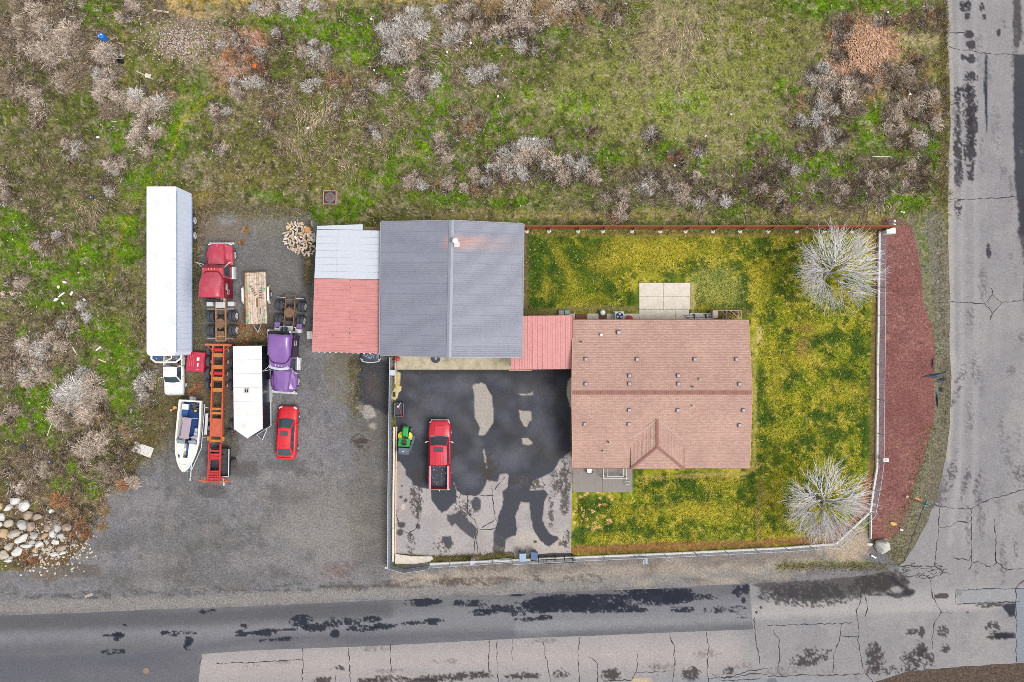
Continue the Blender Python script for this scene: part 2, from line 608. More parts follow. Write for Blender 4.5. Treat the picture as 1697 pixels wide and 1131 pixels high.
# greens
greens = [(290, 225, 22, 80, 24), (205, 245, 30, 26, 0), (240, 300, 42, 25, 0), (165, 22, 42, 26, 0), (190, 205, 26, 30, 0),
   (505, 38, 34, 22, 0), (590, 28, 30, 22, 0), (606, 60, 30, 45, 0), (455, 30, 34, 18, 0), (700, 60, 16, 30, 0), (712, 130, 20, 26, 0), (560, 60, 40, 30, 0),
   (735, 165, 30, 32, 20), (700, 250, 50, 26, -20), (735, 225, 34, 24, 0), (640, 300, 30, 14, 0), (820, 190, 26, 34, 20), (650, 120, 24, 14, 0),
   (925, 52, 30, 14, 0), (880, 85, 30, 14, 0), (985, 38, 16, 10, 0), (920, 250, 34, 22, 0), (985, 262, 30, 12, 0), (1020, 255, 18, 14, 0),
   (1100, 245, 26, 16, 0), (1165, 268, 12, 18, 0), (1250, 275, 24, 12, 0), (1340, 262, 46, 16, 0), (1352, 12, 40, 14, 0), (1462, 22, 44, 24, 0),
   (1450, 205, 40, 32, 0), (1345, 205, 20, 12, 0), (1325, 165, 14, 16, 0), (1290, 140, 10, 12, 0), (1270, 240, 30, 20, 0), (1400, 290, 60, 18, 0),
   (1540, 215, 16, 40, 0), (1550, 260, 18, 40, 0), (1480, 250, 50, 14, 0), (1480, 330, 50, 14, 0), (1345, 330, 40, 14, 0), (1235, 350, 50, 8, 0),
   (740, 325, 60, 12, 0), (840, 338, 50, 8, 0), (560, 355, 40, 10, 0), (600, 335, 24, 16, 0), (420, 330, 70, 14, 0), (260, 350, 18, 30, 0),
   (140, 425, 34, 34, 0), (100, 468, 55, 22, -15), (205, 420, 30, 16, 0), (218, 372, 22, 26, 0), (60, 440, 30, 16, 0), (16, 360, 20, 18, 0),
   (30, 560, 16, 20, 0), (200, 600, 36, 44, 15), (195, 655, 34, 52, -10), (160, 595, 26, 20, 0), (215, 700, 18, 16, 0), (60, 655, 28, 40, -25),
   (80, 700, 40, 28, 20), (20, 705, 26, 26, 0), (90, 640, 26, 20, 0), (182, 764, 20, 14, 0), (150, 808, 18, 22, 0), (96, 802, 20, 12, 0),
   (118, 775, 12, 14, 0), (30, 410, 34, 30, 0), (160, 545, 50, 20, 0), (90, 505, 40, 16, 0), (40, 610, 26, 10, 0), (350, 25, 0.1, 0.1, 0)]
for gx, gy, ra, rb, an in greens:
 field.blob(gx, gy, ra, rb, (86, 120, 30), 0.95, an, edge=0.6, warp=2.0, fine=1.6)
 field.blob(gx + 3, gy - 2, ra * 0.5, rb * 0.5, (116, 148, 40), 0.6, an, edge=0.7, warp=2.2, fine=2.0)
for gx, gy, ra, rb in ((955, 180, 40, 26), (875, 158, 12, 14), (705, 245, 24, 14), (590, 98, 12, 10), (1290, 140, 9, 9), (1130, 170, 40, 20), (235, 330, 30, 16), (195, 370, 30, 10), (700, 30, 14, 10)):
 field.blob(gx, gy, ra, rb, (128, 158, 48), 0.7, edge=0.7, warp=1.5)
# small dark blotches scattered at random over the field
for i in range(170):
 gx, gy = random.uniform(-30, 1560), random.uniform(-20, 350) if random.random() < 0.6 else random.uniform(0, 860)
 if gy > 350 and gx > 240:
  continue
 field.blob(gx, gy, random.uniform(4, 12), random.uniform(4, 10), (58, 62, 32), 0.6, random.uniform(0, 90), edge=0.7, warp=1.6, fine=1.2)
# grey dry patches
for i in range(260):
 gx, gy = random.uniform(-60, 1560), random.uniform(-40, 350) if random.random() < 0.6 else random.uniform(0, 860)
 if gy > 350 and gx > 240:
  continue
 field.blob(gx, gy, random.uniform(5, 16), random.uniform(4, 11), random.choice([(150, 138, 122), (136, 122, 100), (160, 146, 112)]), 0.6, random.uniform(-40, 40), edge=0.7, warp=1.8, fine=1.4)
for b in ((1085, 55, 10, 60, 5), (1118, 70, 12, 65, -4), (1150, 40, 10, 40, 0), (1195, 60, 8, 45, 3), (1068, 105, 7, 34, 0)):
 field.blob(*b[:4], (164, 152, 120), 0.75, b[4], edge=0.7, warp=1.2, fine=1.4)
# reddish stone scatterings
field.blob(1432, 92, 56, 66, (178, 126, 98), 0.92, 35, edge=0.3, warp=0.8, fine=0.8)
field.blob(1400, 110, 32, 24, (182, 132, 106), 0.9, 0, warp=0.8)
field.blob(398, 92, 40, 44, (170, 118, 96), 0.9, 30, edge=0.35, warp=1.0, fine=0.9)
field.blob(420, 122, 22, 20, (184, 96, 50), 0.85, 0, warp=1.1)
field.blob(380, 130, 26, 26, (168, 128, 108), 0.8, 0)
field.speck(1432, 92, 62, 72, (214, 184, 162), 0.55, 0.8, 30, 2.6, 3, 1.0, 0.5)
field.speck(398, 95, 44, 52, (206, 180, 166), 0.5, 0.7, 30, 2.6, 4, 1.0, 0.5)
field.blob(1528, 66, 36, 12, (176, 166, 122), 0.7, 0)
field.blob(1525, 115, 34, 26, (150, 132, 88), 0.8, 0)
field.blob(1510, 148, 26, 16, (112, 92, 44), 0.7, 0)
# bare strip beside the side road and between field and back fence
field.blob(1340, 352, 110, 12, (150, 140, 86), 0.8, 0, warp=1.0)
field.blob(1020, 356, 160, 9, (150, 136, 86), 0.75, 0, warp=1.0)
field.blob(1430, 368, 50, 16, (160, 150, 96), 0.8)
field.blob(800, 356, 90, 9, (150, 138, 92), 0.6)
field.line([(1566, 0), (1564, 340)], 14, (112, 98, 62), 5, 0.8, 2, 2)
field.line([(1562, 330), (1568, 560)], 26, (112, 112, 68), 7, 0.9, 3, 3)
field.line([(1545, 365), (1560, 520), (1566, 700)], 26, (112, 112, 98), 8, 0.7, 3, 3)
field.line([(1562, 600), (1552, 720), (1530, 800), (1510, 870), (1470, 935)], 34, (112, 110, 88), 8, 0.9, 3, 3)
field.line([(1558, 700), (1545, 790), (1528, 840)], 14, (92, 82, 78), 4, 0.8, 3, 3)
field.line([(1573, 540), (1573, 700)], 5, (100, 84, 80), 2, 0.8, 2, 2)
field.line([(1290, 938), (1400, 930), (1470, 940)], 16, (112, 118, 52), 5, 0.9, 2, 3)
field.blob(1400, 898, 45, 30, (184, 162, 138), 0.9, -10, warp=0.8)
field.blob(1445, 912, 26, 20, (122, 100, 52), 0.8)
field.blob(1480, 880, 20, 26, (128, 98, 84), 0.7)
# path of flattened grass
field.line([(390, 130), (340, 165), (300, 205), (280, 270), (230, 330), (195, 400), (180, 480)], 5, (146, 142, 52), 3, 0.75, 2, 2)
field.line([(320, 165), (296, 215), (285, 260)], 4, (150, 148, 56), 2, 0.7, 2, 2)
field.line([(205, 55), (208, 100), (206, 150)], 12, (120, 112, 50), 5, 0.7, 3, 3)
# soil south and east, beyond the roads
field.blob(1640, 1190, 300, 90, (84, 72, 66), 0.95, 0, warp=0.3)
# worn ground between yard and field
field.blob(360, 360, 60, 50, (122, 108, 82), 0.8)
field.blob(345, 330, 50, 14, (150, 130, 72), 0.7)
field.blob(400, 345, 60, 26, (122, 114, 96), 0.7)
field.blob(325, 640, 40, 40, (112, 90, 68), 0.8)
field.cloud((128, 136, 56), 9, 0.56, 0.72, 0.45, 61)
field.cloud((60, 62, 34), 7, 0.57, 0.72, 0.7, 62)
field.cloud((168, 154, 132), 7, 0.58, 0.72, 0.6, 63)
field.line([(1548, 372), (1562, 470), (1568, 560), (1560, 690)], 34, (126, 122, 112), 7, 0.85, 4, 4)
field.line([(1562, 690), (1540, 780), (1512, 850), (1480, 920)], 26, (116, 112, 98), 8, 0.75, 4, 4)
field.line([(1510, 368), (1528, 470), (1545, 560), (1552, 690), (1530, 780), (1508, 850), (1492, 900)], 24, (124, 120, 100), 7, 0.8, 4, 4)
field.blob(80, 910, 90, 45, (112, 94, 76), 0.95, 0, warp=0.8)
field.line([(1572, 600), (1566, 740), (1540, 840), (1500, 925)], 20, (114, 108, 94), 6, 0.9, 3, 3)
field.poly([(1380, 1118), (1500, 1104), (1900, 1086), (1900, 1300), (1300, 1300), (1300, 1140)], (92, 80, 72), 6, 4, 3, 1.0)
field.blob(1560, 1150, 60, 14, (120, 108, 96), 0.6)
lum_ = field.c.mean(axis=2, keepdims=True)
field.c = np.clip(lum_ + (field.c - lum_) * 1.12, 0.004, 0.8) * 0.97
ground_mat = vmat('field ground', 0.95, 0.6, 5.5, 0.3, 2.2, 1.0, chips=A(214, 206, 190), chip_amt=0.8, chip_scale=2.6, chip_dens=0.035)
def tensor_ground():
 def axis(lo, hi, step, far):
  a = list(np.arange(lo, hi + step, step))
  s = step
  x = a[0]
  left = []
  while x > -far:
   s *= 1.35
   x -= s
   left.append(x)
  s = step
  x = a[-1]
  right = []
  while x < far:
   s *= 1.35
   x += s
   right.append(x)
  return np.array(left[::-1] + a + right, dtype=np.float32)
 gx = axis(-120, 1820, 3.0, 9000)
 gy = axis(-120, 1250, 3.0, 9000)
 X, Y = np.meshgrid(gx, gy)
 ny, nx = X.shape
 idx = np.arange(nx * ny).reshape(ny, nx)
 q = np.stack([idx[:-1, :-1], idx[1:, :-1], idx[1:, 1:], idx[:-1, 1:]], -1).reshape(-1, 4)
 vx, vy = X.ravel(), Y.ravel()
 cols = field.sample(vx, vy)
 far = (vx < -130) | (vx > 1830) | (vy < -130) | (vy > 1270)
 n = fbm(vx, vy, 120, 3, 77)[:, None]
 cols = np.where(far[:, None], C3((104, 102, 62)) * (0.7 + 0.6 * n), cols)
 # low hummocks in the open field, flat below everything that lies on the ground
 bumps = (fbm(vx, vy, 18, 3, 15) - 0.5) * 0.34
 clear = sstep(0, 30, 345 - vy) * sstep(0, 30, 1540 - vx)
 clear = np.maximum(clear, sstep(0, 30, 215 - vx) * sstep(0, 30, 790 - vy))
 z = np.clip(bumps, -0.02, 1) * clear - 0.003
 verts = np.stack([(vx - 848.5) * H / F, (565.5 - vy) * H / F, z], 1)
 me = np_mesh('ground', verts, q, 4, ground_mat, cols, smooth=True)
 o = link_mesh('ground', me)
 o['kind'] = 'structure'
 return o
tensor_ground()
# ------------------------------------------------------------------ yard of dark gravel and the shoulder
yard = Canvas(-150, 320, 1560, 1040, 2.0, (124, 122, 125), 2)
yard.cloud((110, 108, 108), 70, 0.45, 0.65, 0.7, 3)
yard.cloud((140, 136, 136), 50, 0.5, 0.7, 0.5, 6)
yard.cloud((150, 146, 144), 5, 0.6, 0.75, 0.4, 66)
yard.cloud((92, 92, 94), 5, 0.58, 0.75, 0.4, 67)
yard.cloud((84, 80, 78), 14, 0.58, 0.75, 0.4, 7)
yard.blob(560, 870, 110, 60, (140, 134, 130), 0.7)
yard.blob(480, 440, 70, 70, (112, 110, 104), 0.6)
yard.blob(360, 365, 50, 40, (126, 112, 90), 0.75)
yard.blob(450, 365, 50, 22, (122, 118, 100), 0.6)
yard.blob(375, 360, 18, 14, (140, 140, 144), 0.7)
yard.blob(330, 540, 22, 90, (96, 100, 82), 0.65)
yard.blob(290, 620, 50, 44, (124, 114, 94), 0.8)
yard.blob(330, 660, 40, 40, (112, 90, 66), 0.7)
yard.blob(250, 690, 50, 50, (122, 108, 84), 0.7)
yard.blob(370, 650, 20, 60, (108, 90, 74), 0.6)
yard.blob(410, 545, 50, 40, (120, 100, 76), 0.5)
yard.blob(510, 430, 12, 60, (70, 64, 56), 0.6)  # shade along the lean-to's left edge, painted into the gravel
yard.blob(575, 600, 30, 60, (112, 106, 78), 0.6)
yard.blob(620, 800, 40, 160, (104, 98, 86), 0.5)
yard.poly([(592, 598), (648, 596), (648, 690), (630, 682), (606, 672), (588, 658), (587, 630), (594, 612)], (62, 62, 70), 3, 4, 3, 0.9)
yard.blob(620, 640, 14, 22, (96, 86, 80), 0.5)
yard.poly([(589, 674), (612, 670), (618, 680), (626, 690), (610, 698), (600, 690)], (172, 164, 158), 1.5, 4, 3, 0.85)
yard.blob(618, 706, 7, 5, (168, 158, 152), 0.8)
yard.speck(597, 735, 18, 16, (62, 48, 44), 0.8, 0.75, 0, 7, 1)
yard.speck(590, 605, 20, 16, (66, 52, 46), 0.6, 0.6, 0, 6, 2)
yard.blob(372, 735, 26, 34, (76, 74, 74), 0.6)
yard.blob(405, 780, 30, 16, (84, 76, 74), 0.6)
yard.blob(350, 815, 26, 10, (70, 68, 68), 0.5)
yard.blob(475, 770, 30, 10, (82, 80, 80), 0.5)
yard.blob(120, 945, 50, 12, (100, 92, 84), 0.7)
yard.blob(70, 955, 30, 10, (118, 106, 94), 0.7)
for i in range(60):
 yard.blob(random.uniform(150, 640), random.uniform(780, 990), random.uniform(10, 40), random.uniform(4, 14), random.choice([(100, 98, 98), (146, 140, 138), (92, 88, 86)]), 0.4, random.uniform(-20, 20), edge=0.9, warp=1.8, fine=1.0)
# shoulder
yard.line([(-100, 1008), (300, 1000), (700, 978), (1050, 962), (1300, 950)], 22, (142, 138, 134), 6, 0.8, 4, 3)
yard.line([(660, 960), (760, 955), (900, 950), (1050, 945), (1240, 935), (1340, 925)], 22, (164, 152, 138), 7, 0.8, 6, 4)
yard.line([(950, 936), (1240, 926), (1380, 918)], 12, (132, 122, 114), 5, 0.8, 4, 4)
yard.line([(530, 972), (600, 972), (660, 970)], 5, (86, 78, 74), 2, 0.8, 2, 3)
yard.speck(790, 962, 90, 9, (92, 74, 64), 0.9, 0.8, -2, 7, 5, 2.0)
yard.speck(800, 940, 46, 14, (112, 92, 78), 0.6, 0.7, -2, 7, 6, 1.6)
yard.speck(900, 945, 60, 12, (104, 98, 98), 0.6, 0.6, -2, 8, 7, 1.6)
yard.speck(560, 945, 40, 14, (116, 94, 86), 0.6, 0.6, -10, 8, 8, 1.6)
for i in range(50):
 yard.blob(random.uniform(660, 1400), random.uniform(925, 965), random.uniform(5, 22), random.uniform(3, 8), random.choice([(172, 160, 146), (112, 106, 102), (150, 140, 132)]), 0.6, 0, edge=0.9, warp=1.8, fine=1.4)
for i in range(130):
 x = random.uniform(20, 1000)
 yard.speck(x, 993 - x * 0.033 + random.uniform(-9, 4), random.uniform(5, 14), random.uniform(2, 4), (84, 82, 84), 0.6, 0.6, 0, 4, i)
yard.line([(1290, 940), (1360, 934), (1440, 935)], 12, (124, 124, 78), 4, 0.7, 2, 3)
yard.blob(1400, 900, 40, 26, (184, 164, 140), 0.85)
yard_mat = vmat('yard gravel', 0.9, 0.42, 6.5, 0.12, 1.3, 0.7, chips=A(200, 196, 192), chip_amt=0.55, chip_scale=4.5, chip_dens=0.06)
yard_pts = [(-130, 948), (40, 946), (110, 936), (140, 905), (160, 850), (178, 815), (225, 775), (262, 720), (270, 670), (255, 600), (300, 560), (322, 480), (330, 400),
   (335, 356), (385, 338), (470, 346), (512, 350), (526, 372), (600, 380), (632, 380), (640, 600), (650, 600), (652, 938), (950, 922), (1200, 912), (1395, 902), (1436, 880), (1450, 900), (1480, 930),
   (1492, 946), (1430, 960), (1243, 971), (1100, 980), (848, 990), (640, 1000), (424, 1010), (200, 1018), (-130, 1030)]
sheet('gravel_yard', yard_pts, 0.006, yard, yard_mat, 2.2, 5.0, 30, 5)
# ------------------------------------------------------------------ roads
road = Canvas(-150, -150, 1900, 1300, 2.0, (147, 144, 146), 3)
road.cloud((138, 136, 139), 90, 0.45, 0.62, 0.6, 4)
road.cloud((160, 156, 155), 60, 0.5, 0.68, 0.5, 5)
road.cloud((120, 118, 122), 4, 0.62, 0.78, 0.35, 68)
road.cloud((170, 166, 164), 4, 0.62, 0.78, 0.35, 69)
road.line([(300, 1110), (848, 1090), (1200, 1080)], 50, (176, 167, 164), 34, 0.85, 6, 3)
for dx in (18, 42, 66, 92):
 road.line([(1572 + dx, -100), (1576 + dx, 500), (1574 + dx, 760), (1556 + dx, 900)], 9, random.choice([(170, 167, 168), (142, 140, 144), (166, 162, 164)]), 5, 0.5, 2, 2)
road.line([(900, 1010), (1280, 1010), (1700, 985)], 24, (172, 168, 166), 9, 0.6, 4, 3)
road.line([(1572, -100), (1577, 200), (1576, 420), (1578, 600), (1572, 760)], 9, (176, 168, 160), 3, 0.7, 2, 2)
road.line([(1250, 1020), (1480, 1010), (1690, 1000)], 14, (176, 172, 170), 6, 0.5, 3, 2)
TAR, TARW = (30, 34, 48), (58, 52, 52)
# side road tar and repairs
for a in [(1608, 128, 14, 9, .9), (1610, 98, 9, 8, 1.1), (1610, 74, 9, 9, 1.2), (1605, 57, 8, 7, 1.2), (1596, 96, 6, 5, .8), (1596, 10, 8, 10, .9), (1604, 10, 5, 14, .9), (1603, 26, 5, 8, .9), (1627, 12, 4, 8, 1.),
   (1608, 175, 14, 40, .8), (1610, 205, 11, 40, .9), (1608, 248, 12, 34, 1.0), (1586, 170, 7, 34, .6), (1588, 240, 9, 60, .75), (1600, 150, 16, 14, .6), (1589, 290, 9, 22, .9), (1608, 290, 8, 12, .8), (1588, 345, 8, 20, .4),
   (1654, 55, 4, 7, 1.2), (1638, 415, 6, 14, 1.3), (1630, 28, 3, 6, 1.)]:
 road.speck(a[0], a[1], a[2], a[3], (44, 42, 48), a[4], 0.88, 0, 6, int(a[1]), 0.8, 0.6)
road.poly([(1632, 92), (1635, 92), (1637, 150), (1638, 200), (1634, 222), (1632, 200), (1629, 140)], (34, 44, 60), 1, 1, 1, 0.95)
road.poly([(1679, -60), (1692, -60), (1693, 60), (1688, 82), (1680, 76), (1678, 20)], (54, 52, 52), 2, 2, 3, 0.85)
road.poly([(1679, 92), (1700, 92), (1700, 190), (1704, 320), (1700, 420), (1690, 400), (1683, 300), (1678, 200)], (46, 48, 60), 2, 2, 3, 0.9)
road.poly([(1688, 330), (1705, 330), (1705, 520), (1694, 500), (1696, 440), (1690, 390)], (60, 58, 62), 2, 3, 3, 0.8)
for a in [(1540, 800, 10, 40, .5), (1575, 790, 10, 30, .4), (1552, 820, 20, 24, .55), (1588, 640, 8, 40, .3), (1600, 800, 6, 30, .5), (1619, 800, 6, 24, .45), (1690, 790, 14, 24, .4), (1622, 825, 5, 14, .4)]:
 road.speck(a[0], a[1], a[2], a[3], (84, 80, 84), a[4], 0.8, 15, 5, int(a[0]), 0.8, 0.6)
road.blob(1548, 815, 12, 26, (112, 104, 104), 0.7, 20)
for i in range(46):
 road.speck(random.uniform(1580, 1697), random.uniform(-20, 960), random.uniform(3, 9), random.uniform(8, 40), random.choice([(104, 101, 104), (118, 115, 118), (92, 88, 90)]), random.uniform(0.3, 0.55), 0.6, 0, 5, i, 0.8, 0.6)
for i in range(20):
 road.speck(random.uniform(340, 1690), random.uniform(1060, 1131), random.uniform(10, 40), random.uniform(3, 8), (116, 108, 106), random.uniform(0.3, 0.5), 0.6, -2, 5, i + 50, 1.2, 0.6)
# big dark edge at the corner
road.poly([(1243, 966), (1330, 960), (1400, 955), (1440, 950), (1470, 938), (1488, 944), (1500, 958), (1510, 985), (1505, 984), (1490, 990), (1470, 982), (1440, 980), (1400, 992), (1375, 994), (1350, 996), (1320, 992), (1290, 985), (1270, 980), (1243, 972)], (70, 64, 62), 4, 6, 6, 0.85)
road.speck(1340, 985, 90, 22, (58, 56, 60), 0.75, 0.85, 0, 7, 11, 1.2, 0.5)
road.speck(1460, 968, 50, 20, (56, 52, 52), 0.85, 0.85, 0, 7, 12, 1.2, 0.5)
road.line([(1478, 958), (1492, 972), (1504, 984), (1512, 981)], 8, (44, 44, 52), 1.5, 0.9, 1, 1)
road.line([(1504, 984), (1488, 988), (1470, 984)], 6, (54, 52, 58), 1.5, 0.85, 1, 1)
road.blob(1484, 978, 10, 5, (164, 160, 158), 0.8)
for a in [(1560, 988, 14, 5, 2.2), (1527, 1048, 6, 10, 1.5), (1510, 1047, 12, 5, .8), (1527, 1076, 10, 14, 1.1), (1566, 1075, 9, 9, .8), (1563, 1047, 10, 10, .6), (1450, 1090, 20, 28, .8), (1520, 1090, 30, 16, .7), (1340, 1094, 34, 12, .6),
   (1350, 1080, 30, 8, .4), (1145, 1118, 18, 13, 1.), (1208, 1112, 10, 7, .8), (1012, 1118, 18, 12, .9), (930, 1116, 16, 8, .5), (868, 1120, 34, 6, .9), (1640, 1002, 24, 5, .9), (1655, 1055, 24, 7, 1.4), (1645, 1040, 14, 12, .6), (1603, 1015, 3, 3, 2),
   (750, 1122, 70, 8, .8), (700, 1128, 40, 6, .8), (640, 1126, 40, 8, .7), (610, 1130, 20, 8, .9), (535, 1128, 18, 8, .8), (560, 1108, 14, 4, .4), (800, 1115, 14, 5, .6), (1090, 1110, 12, 8, .3), (1280, 1128, 10, 5, 2), (1490, 1110, 60, 8, .4)]:
 road.speck(a[0], a[1], a[2], a[3], (56, 48, 50), a[4], 0.88, -3, 5, int(a[0]), 1.2, 0.6)
road.poly([(1658, 1002), (1684, 998), (1684, 1022), (1672, 1022), (1664, 1012)], (34, 38, 52), 1.5, 2, 2, 0.95)
road.poly([(1646, 1048), (1684, 1048), (1684, 1058), (1650, 1060)], (32, 34, 46), 1.5, 2, 2, 0.9)
road.poly([(1684, 976), (1760, 974), (1760, 1100), (1684, 1100)], (132, 140, 150), 1, 0.6, 0.5, 0.8)
road.poly([(1584, 978), (1686, 974), (1686, 1000), (1586, 1002)], (142, 144, 150), 1.5, 0.8, 0.5, 0.6)
road.blob(1065, 1128, 18, 5, (196, 176, 140), 0.8)
road.poly([(1436, 1131), (1290, 1122), (1100, 1129), (900, 1160), (1400, 1200)], (140, 146, 156), 2, 1, 1, 0.5)
road_mat = vmat('old road surface', 0.85, 0.2, 6.5, 0.06, 1.2, 0.25, chips=A(214, 210, 208), chip_amt=0.5, chip_scale=3.0, chip_dens=0.02)
EWT = [(1243, 967), (1100, 975), (848, 985), (640, 995), (424, 1005), (200, 1013), (-130, 1026)]
road_pts = [(1564, -125), (1564, 0), (1569, 40), (1568, 70), (1573, 110), (1575, 200), (1571, 300), (1571, 400), (1574, 500), (1573, 560), (1576, 620), (1574, 700), (1567, 760), (1553, 820), (1535, 870), (1515, 905),
   (1498, 932), (1480, 945), (1430, 954), (1380, 959), (1320, 963)] + EWT + [(-130, 1225), (700, 1215), (1100, 1180), (1380, 1150), (1447, 1131), (1500, 1114), (1600, 1104), (1697, 1099), (1800, 1096), (1815, 1096), (1815, -125)]
sheet('road', road_pts, 0.010, road, road_mat, 2.2, 1.6, 22, 8)
# newer strip of asphalt along the near lane
strip = Canvas(-150, 940, 1300, 1290, 1.6, (114, 114, 118), 5)
strip.cloud((100, 100, 106), 50, 0.42, 0.66, 0.8, 3, sx=3)
strip.line([(0, 1050), (400, 1040), (848, 1022), (1240, 1006)], 34, (132, 132, 138), 12, 0.7, 4, 3)
strip.line([(-100, 1038), (300, 1026), (500, 1016), (640, 1010)], 26, (88, 88, 93), 9, 0.8, 3, 2)
strip.line([(860, 1040), (1240, 1024)], 18, (142, 142, 146), 7, 0.7, 3, 2)
strip.line([(-100, 1100), (200, 1096), (420, 1060), (848, 1052)], 14, (96, 96, 106), 7, 0.6, 3, 2)
strip.poly([(-130, 1090), (330, 1086), (330, 1240), (-130, 1240)], (94, 94, 104), 6, 3, 2, 0.5)
for x0, y0, rx, ry, dn in [(930, 1000, 66, 16, 1.15), (985, 1000, 60, 17, 1.15), (900, 1003, 40, 15, 1.1), (1020, 1008, 46, 9, .9), (1100, 990, 46, 14, 1.2), (1125, 988, 30, 14, 1.2), (1065, 985, 40, 10, .8), (1165, 990, 26, 6, .7),
       (1050, 1012, 30, 4, .8), (1060, 990, 60, 20, .4), (1130, 1010, 22, 6, .7), (1200, 1010, 36, 8, .55), (1222, 980, 10, 12, .9), (1236, 976, 8, 8, 1.2), (1232, 995, 5, 5, 1.4), (1228, 1022, 12, 5, .8), (885, 1026, 34, 4, .9), (905, 1022, 20, 3, .7),
       (700, 998, 34, 7, 1.0), (760, 1001, 10, 6, 1.1), (790, 1000, 22, 6, .8), (822, 1010, 30, 9, .95), (800, 1015, 30, 6, .5), (860, 985, 20, 4, .5),
       (500, 1030, 22, 12, .9), (525, 1040, 26, 8, 1.0), (552, 1032, 16, 10, .9), (555, 1050, 9, 8, 1.0), (580, 1030, 20, 8, .6), (615, 1026, 20, 6, .8), (635, 1038, 26, 6, 1.0), (600, 1042, 30, 6, .5), (720, 1030, 20, 5, .8), (690, 1032, 30, 3, .6),
       (440, 1048, 20, 7, .9), (470, 1044, 30, 3, .9), (400, 1050, 12, 7, .8), (420, 1050, 14, 4, .9), (313, 1063, 9, 8, 1.0), (312, 1071, 8, 8, .8), (298, 1050, 30, 4, .5), (275, 1050, 12, 4, .7), (195, 1055, 9, 8, 1.1), (190, 1053, 24, 3, 1.0), (206, 1036, 6, 3, .9),
       (190, 1080, 22, 5, .5), (460, 1060, 40, 3, .6), (405, 1038, 8, 5, .5), (345, 1014, 20, 5, .3), (860, 1010, 30, 12, .5)]:
 strip.speck(x0, y0, rx, ry, (32, 36, 50), dn, 0.93, -2.5, 6, int(x0), 1.6, 0.55)
strip_mat = vmat('newer asphalt', 0.85, 0.22, 6.5, 0.06, 1.4, 0.25, chips=A(190, 190, 190), chip_amt=0.4, chip_scale=4.0, chip_dens=0.02)
sheet('asphalt_strip', [(1242, 967)] + EWT[1:] + [(-130, 1225), (328, 1225), (329, 1131), (335, 1084), (424, 1078), (640, 1070), (848, 1059), (1050, 1051), (1248, 1043), (1245, 1002)], 0.0145, strip, strip_mat, 1.9, 0.7, 20, 9)
# ------------------------------------------------------------------ driveway
drv = Canvas(640, 590, 960, 935, 1.4, (174, 167, 165), 6)
drv.cloud((160, 154, 154), 30, 0.45, 0.65, 0.7, 3)
drv.blob(900, 900, 50, 20, (188, 178, 168), 0.8)
drv.blob(690, 895, 30, 24, (168, 162, 166), 0.6)
D1 = [(650, 606), (955, 606), (955, 742), (930, 760), (913, 784), (887, 795), (876, 812), (876, 813), (902, 812), (908, 819), (900, 839), (898, 862), (912, 884), (928, 893), (910, 906), (896, 897), (885, 878), (879, 858), (877, 833), (864, 833),
  (853, 856), (856, 876), (854, 886), (838, 895), (820, 884), (821, 878), (826, 857), (833, 836), (832, 814), (841, 807), (844, 786), (828, 786), (825, 799), (807, 795), (800, 814), (789, 821), (768, 820), (757, 811), (752, 800), (755, 816),
  (757, 829), (740, 848), (731, 852), (717, 830), (714, 812), (699, 809), (685, 804), (683, 795), (671, 786), (672, 779), (662, 766), (650, 764)]
DARK = (70, 71, 80)
drv.poly(D1, DARK, 0.8, 2.2, 0.9, 1)
drv.cloud((70, 71, 80), 1000, -1, -0.5, 0.0)
for i in range(150):
 x, y = random.uniform(660, 940), random.uniform(620, 800)
 d = float(poly_sdf(np.array([x]), np.array([y]), D1)[0])
 if d < -16:
  drv.blob(x, y, random.uniform(6, 14), random.uniform(6, 14), random.choice([(92, 94, 104), (54, 54, 60), (104, 106, 114), (60, 58, 58), (80, 76, 74)]), 0.5, random.uniform(0, 90), edge=0.95, warp=1.4, fine=0.5)
for a in [(880, 655, 26, 14), (900, 700, 20, 30), (735, 640, 26, 16), (720, 675, 20, 16), (850, 760, 26, 18), (780, 795, 14, 12)]:
 drv.blob(*a, (100, 102, 112), 0.6, edge=0.9, warp=1.4)
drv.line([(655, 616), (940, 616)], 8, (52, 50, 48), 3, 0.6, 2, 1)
LIGHT = (176, 168, 160)
for pl in ([(783, 639), (799, 632), (806, 639), (815, 657), (817, 680), (819, 698), (810, 712), (801, 724), (792, 721), (795, 710), (787, 693), (787, 675), (786, 655)],
   [(860, 680), (880, 683), (880, 694), (873, 708), (868, 706), (862, 695)], [(866, 727), (874, 727), (882, 734), (875, 737), (867, 735)],
   [(860, 653), (878, 651), (884, 648), (884, 654), (868, 656)], [(803, 742), (806, 760), (807, 776), (804, 764), (801, 750)],
   [(876, 811), (886, 796), (892, 800), (893, 812)]):
 drv.poly(pl, LIGHT, 0.7, 1.6, 1.0, 0.95)
drv.poly([(941, 632), (950, 624), (950, 678), (944, 672), (939, 655)], (206, 202, 188), 0.7, 1.4, 0.8, 1)
drv.poly([(946, 675), (950, 675), (950, 800), (946, 800)], (120, 112, 100), 1, 1, 1, 0.6)
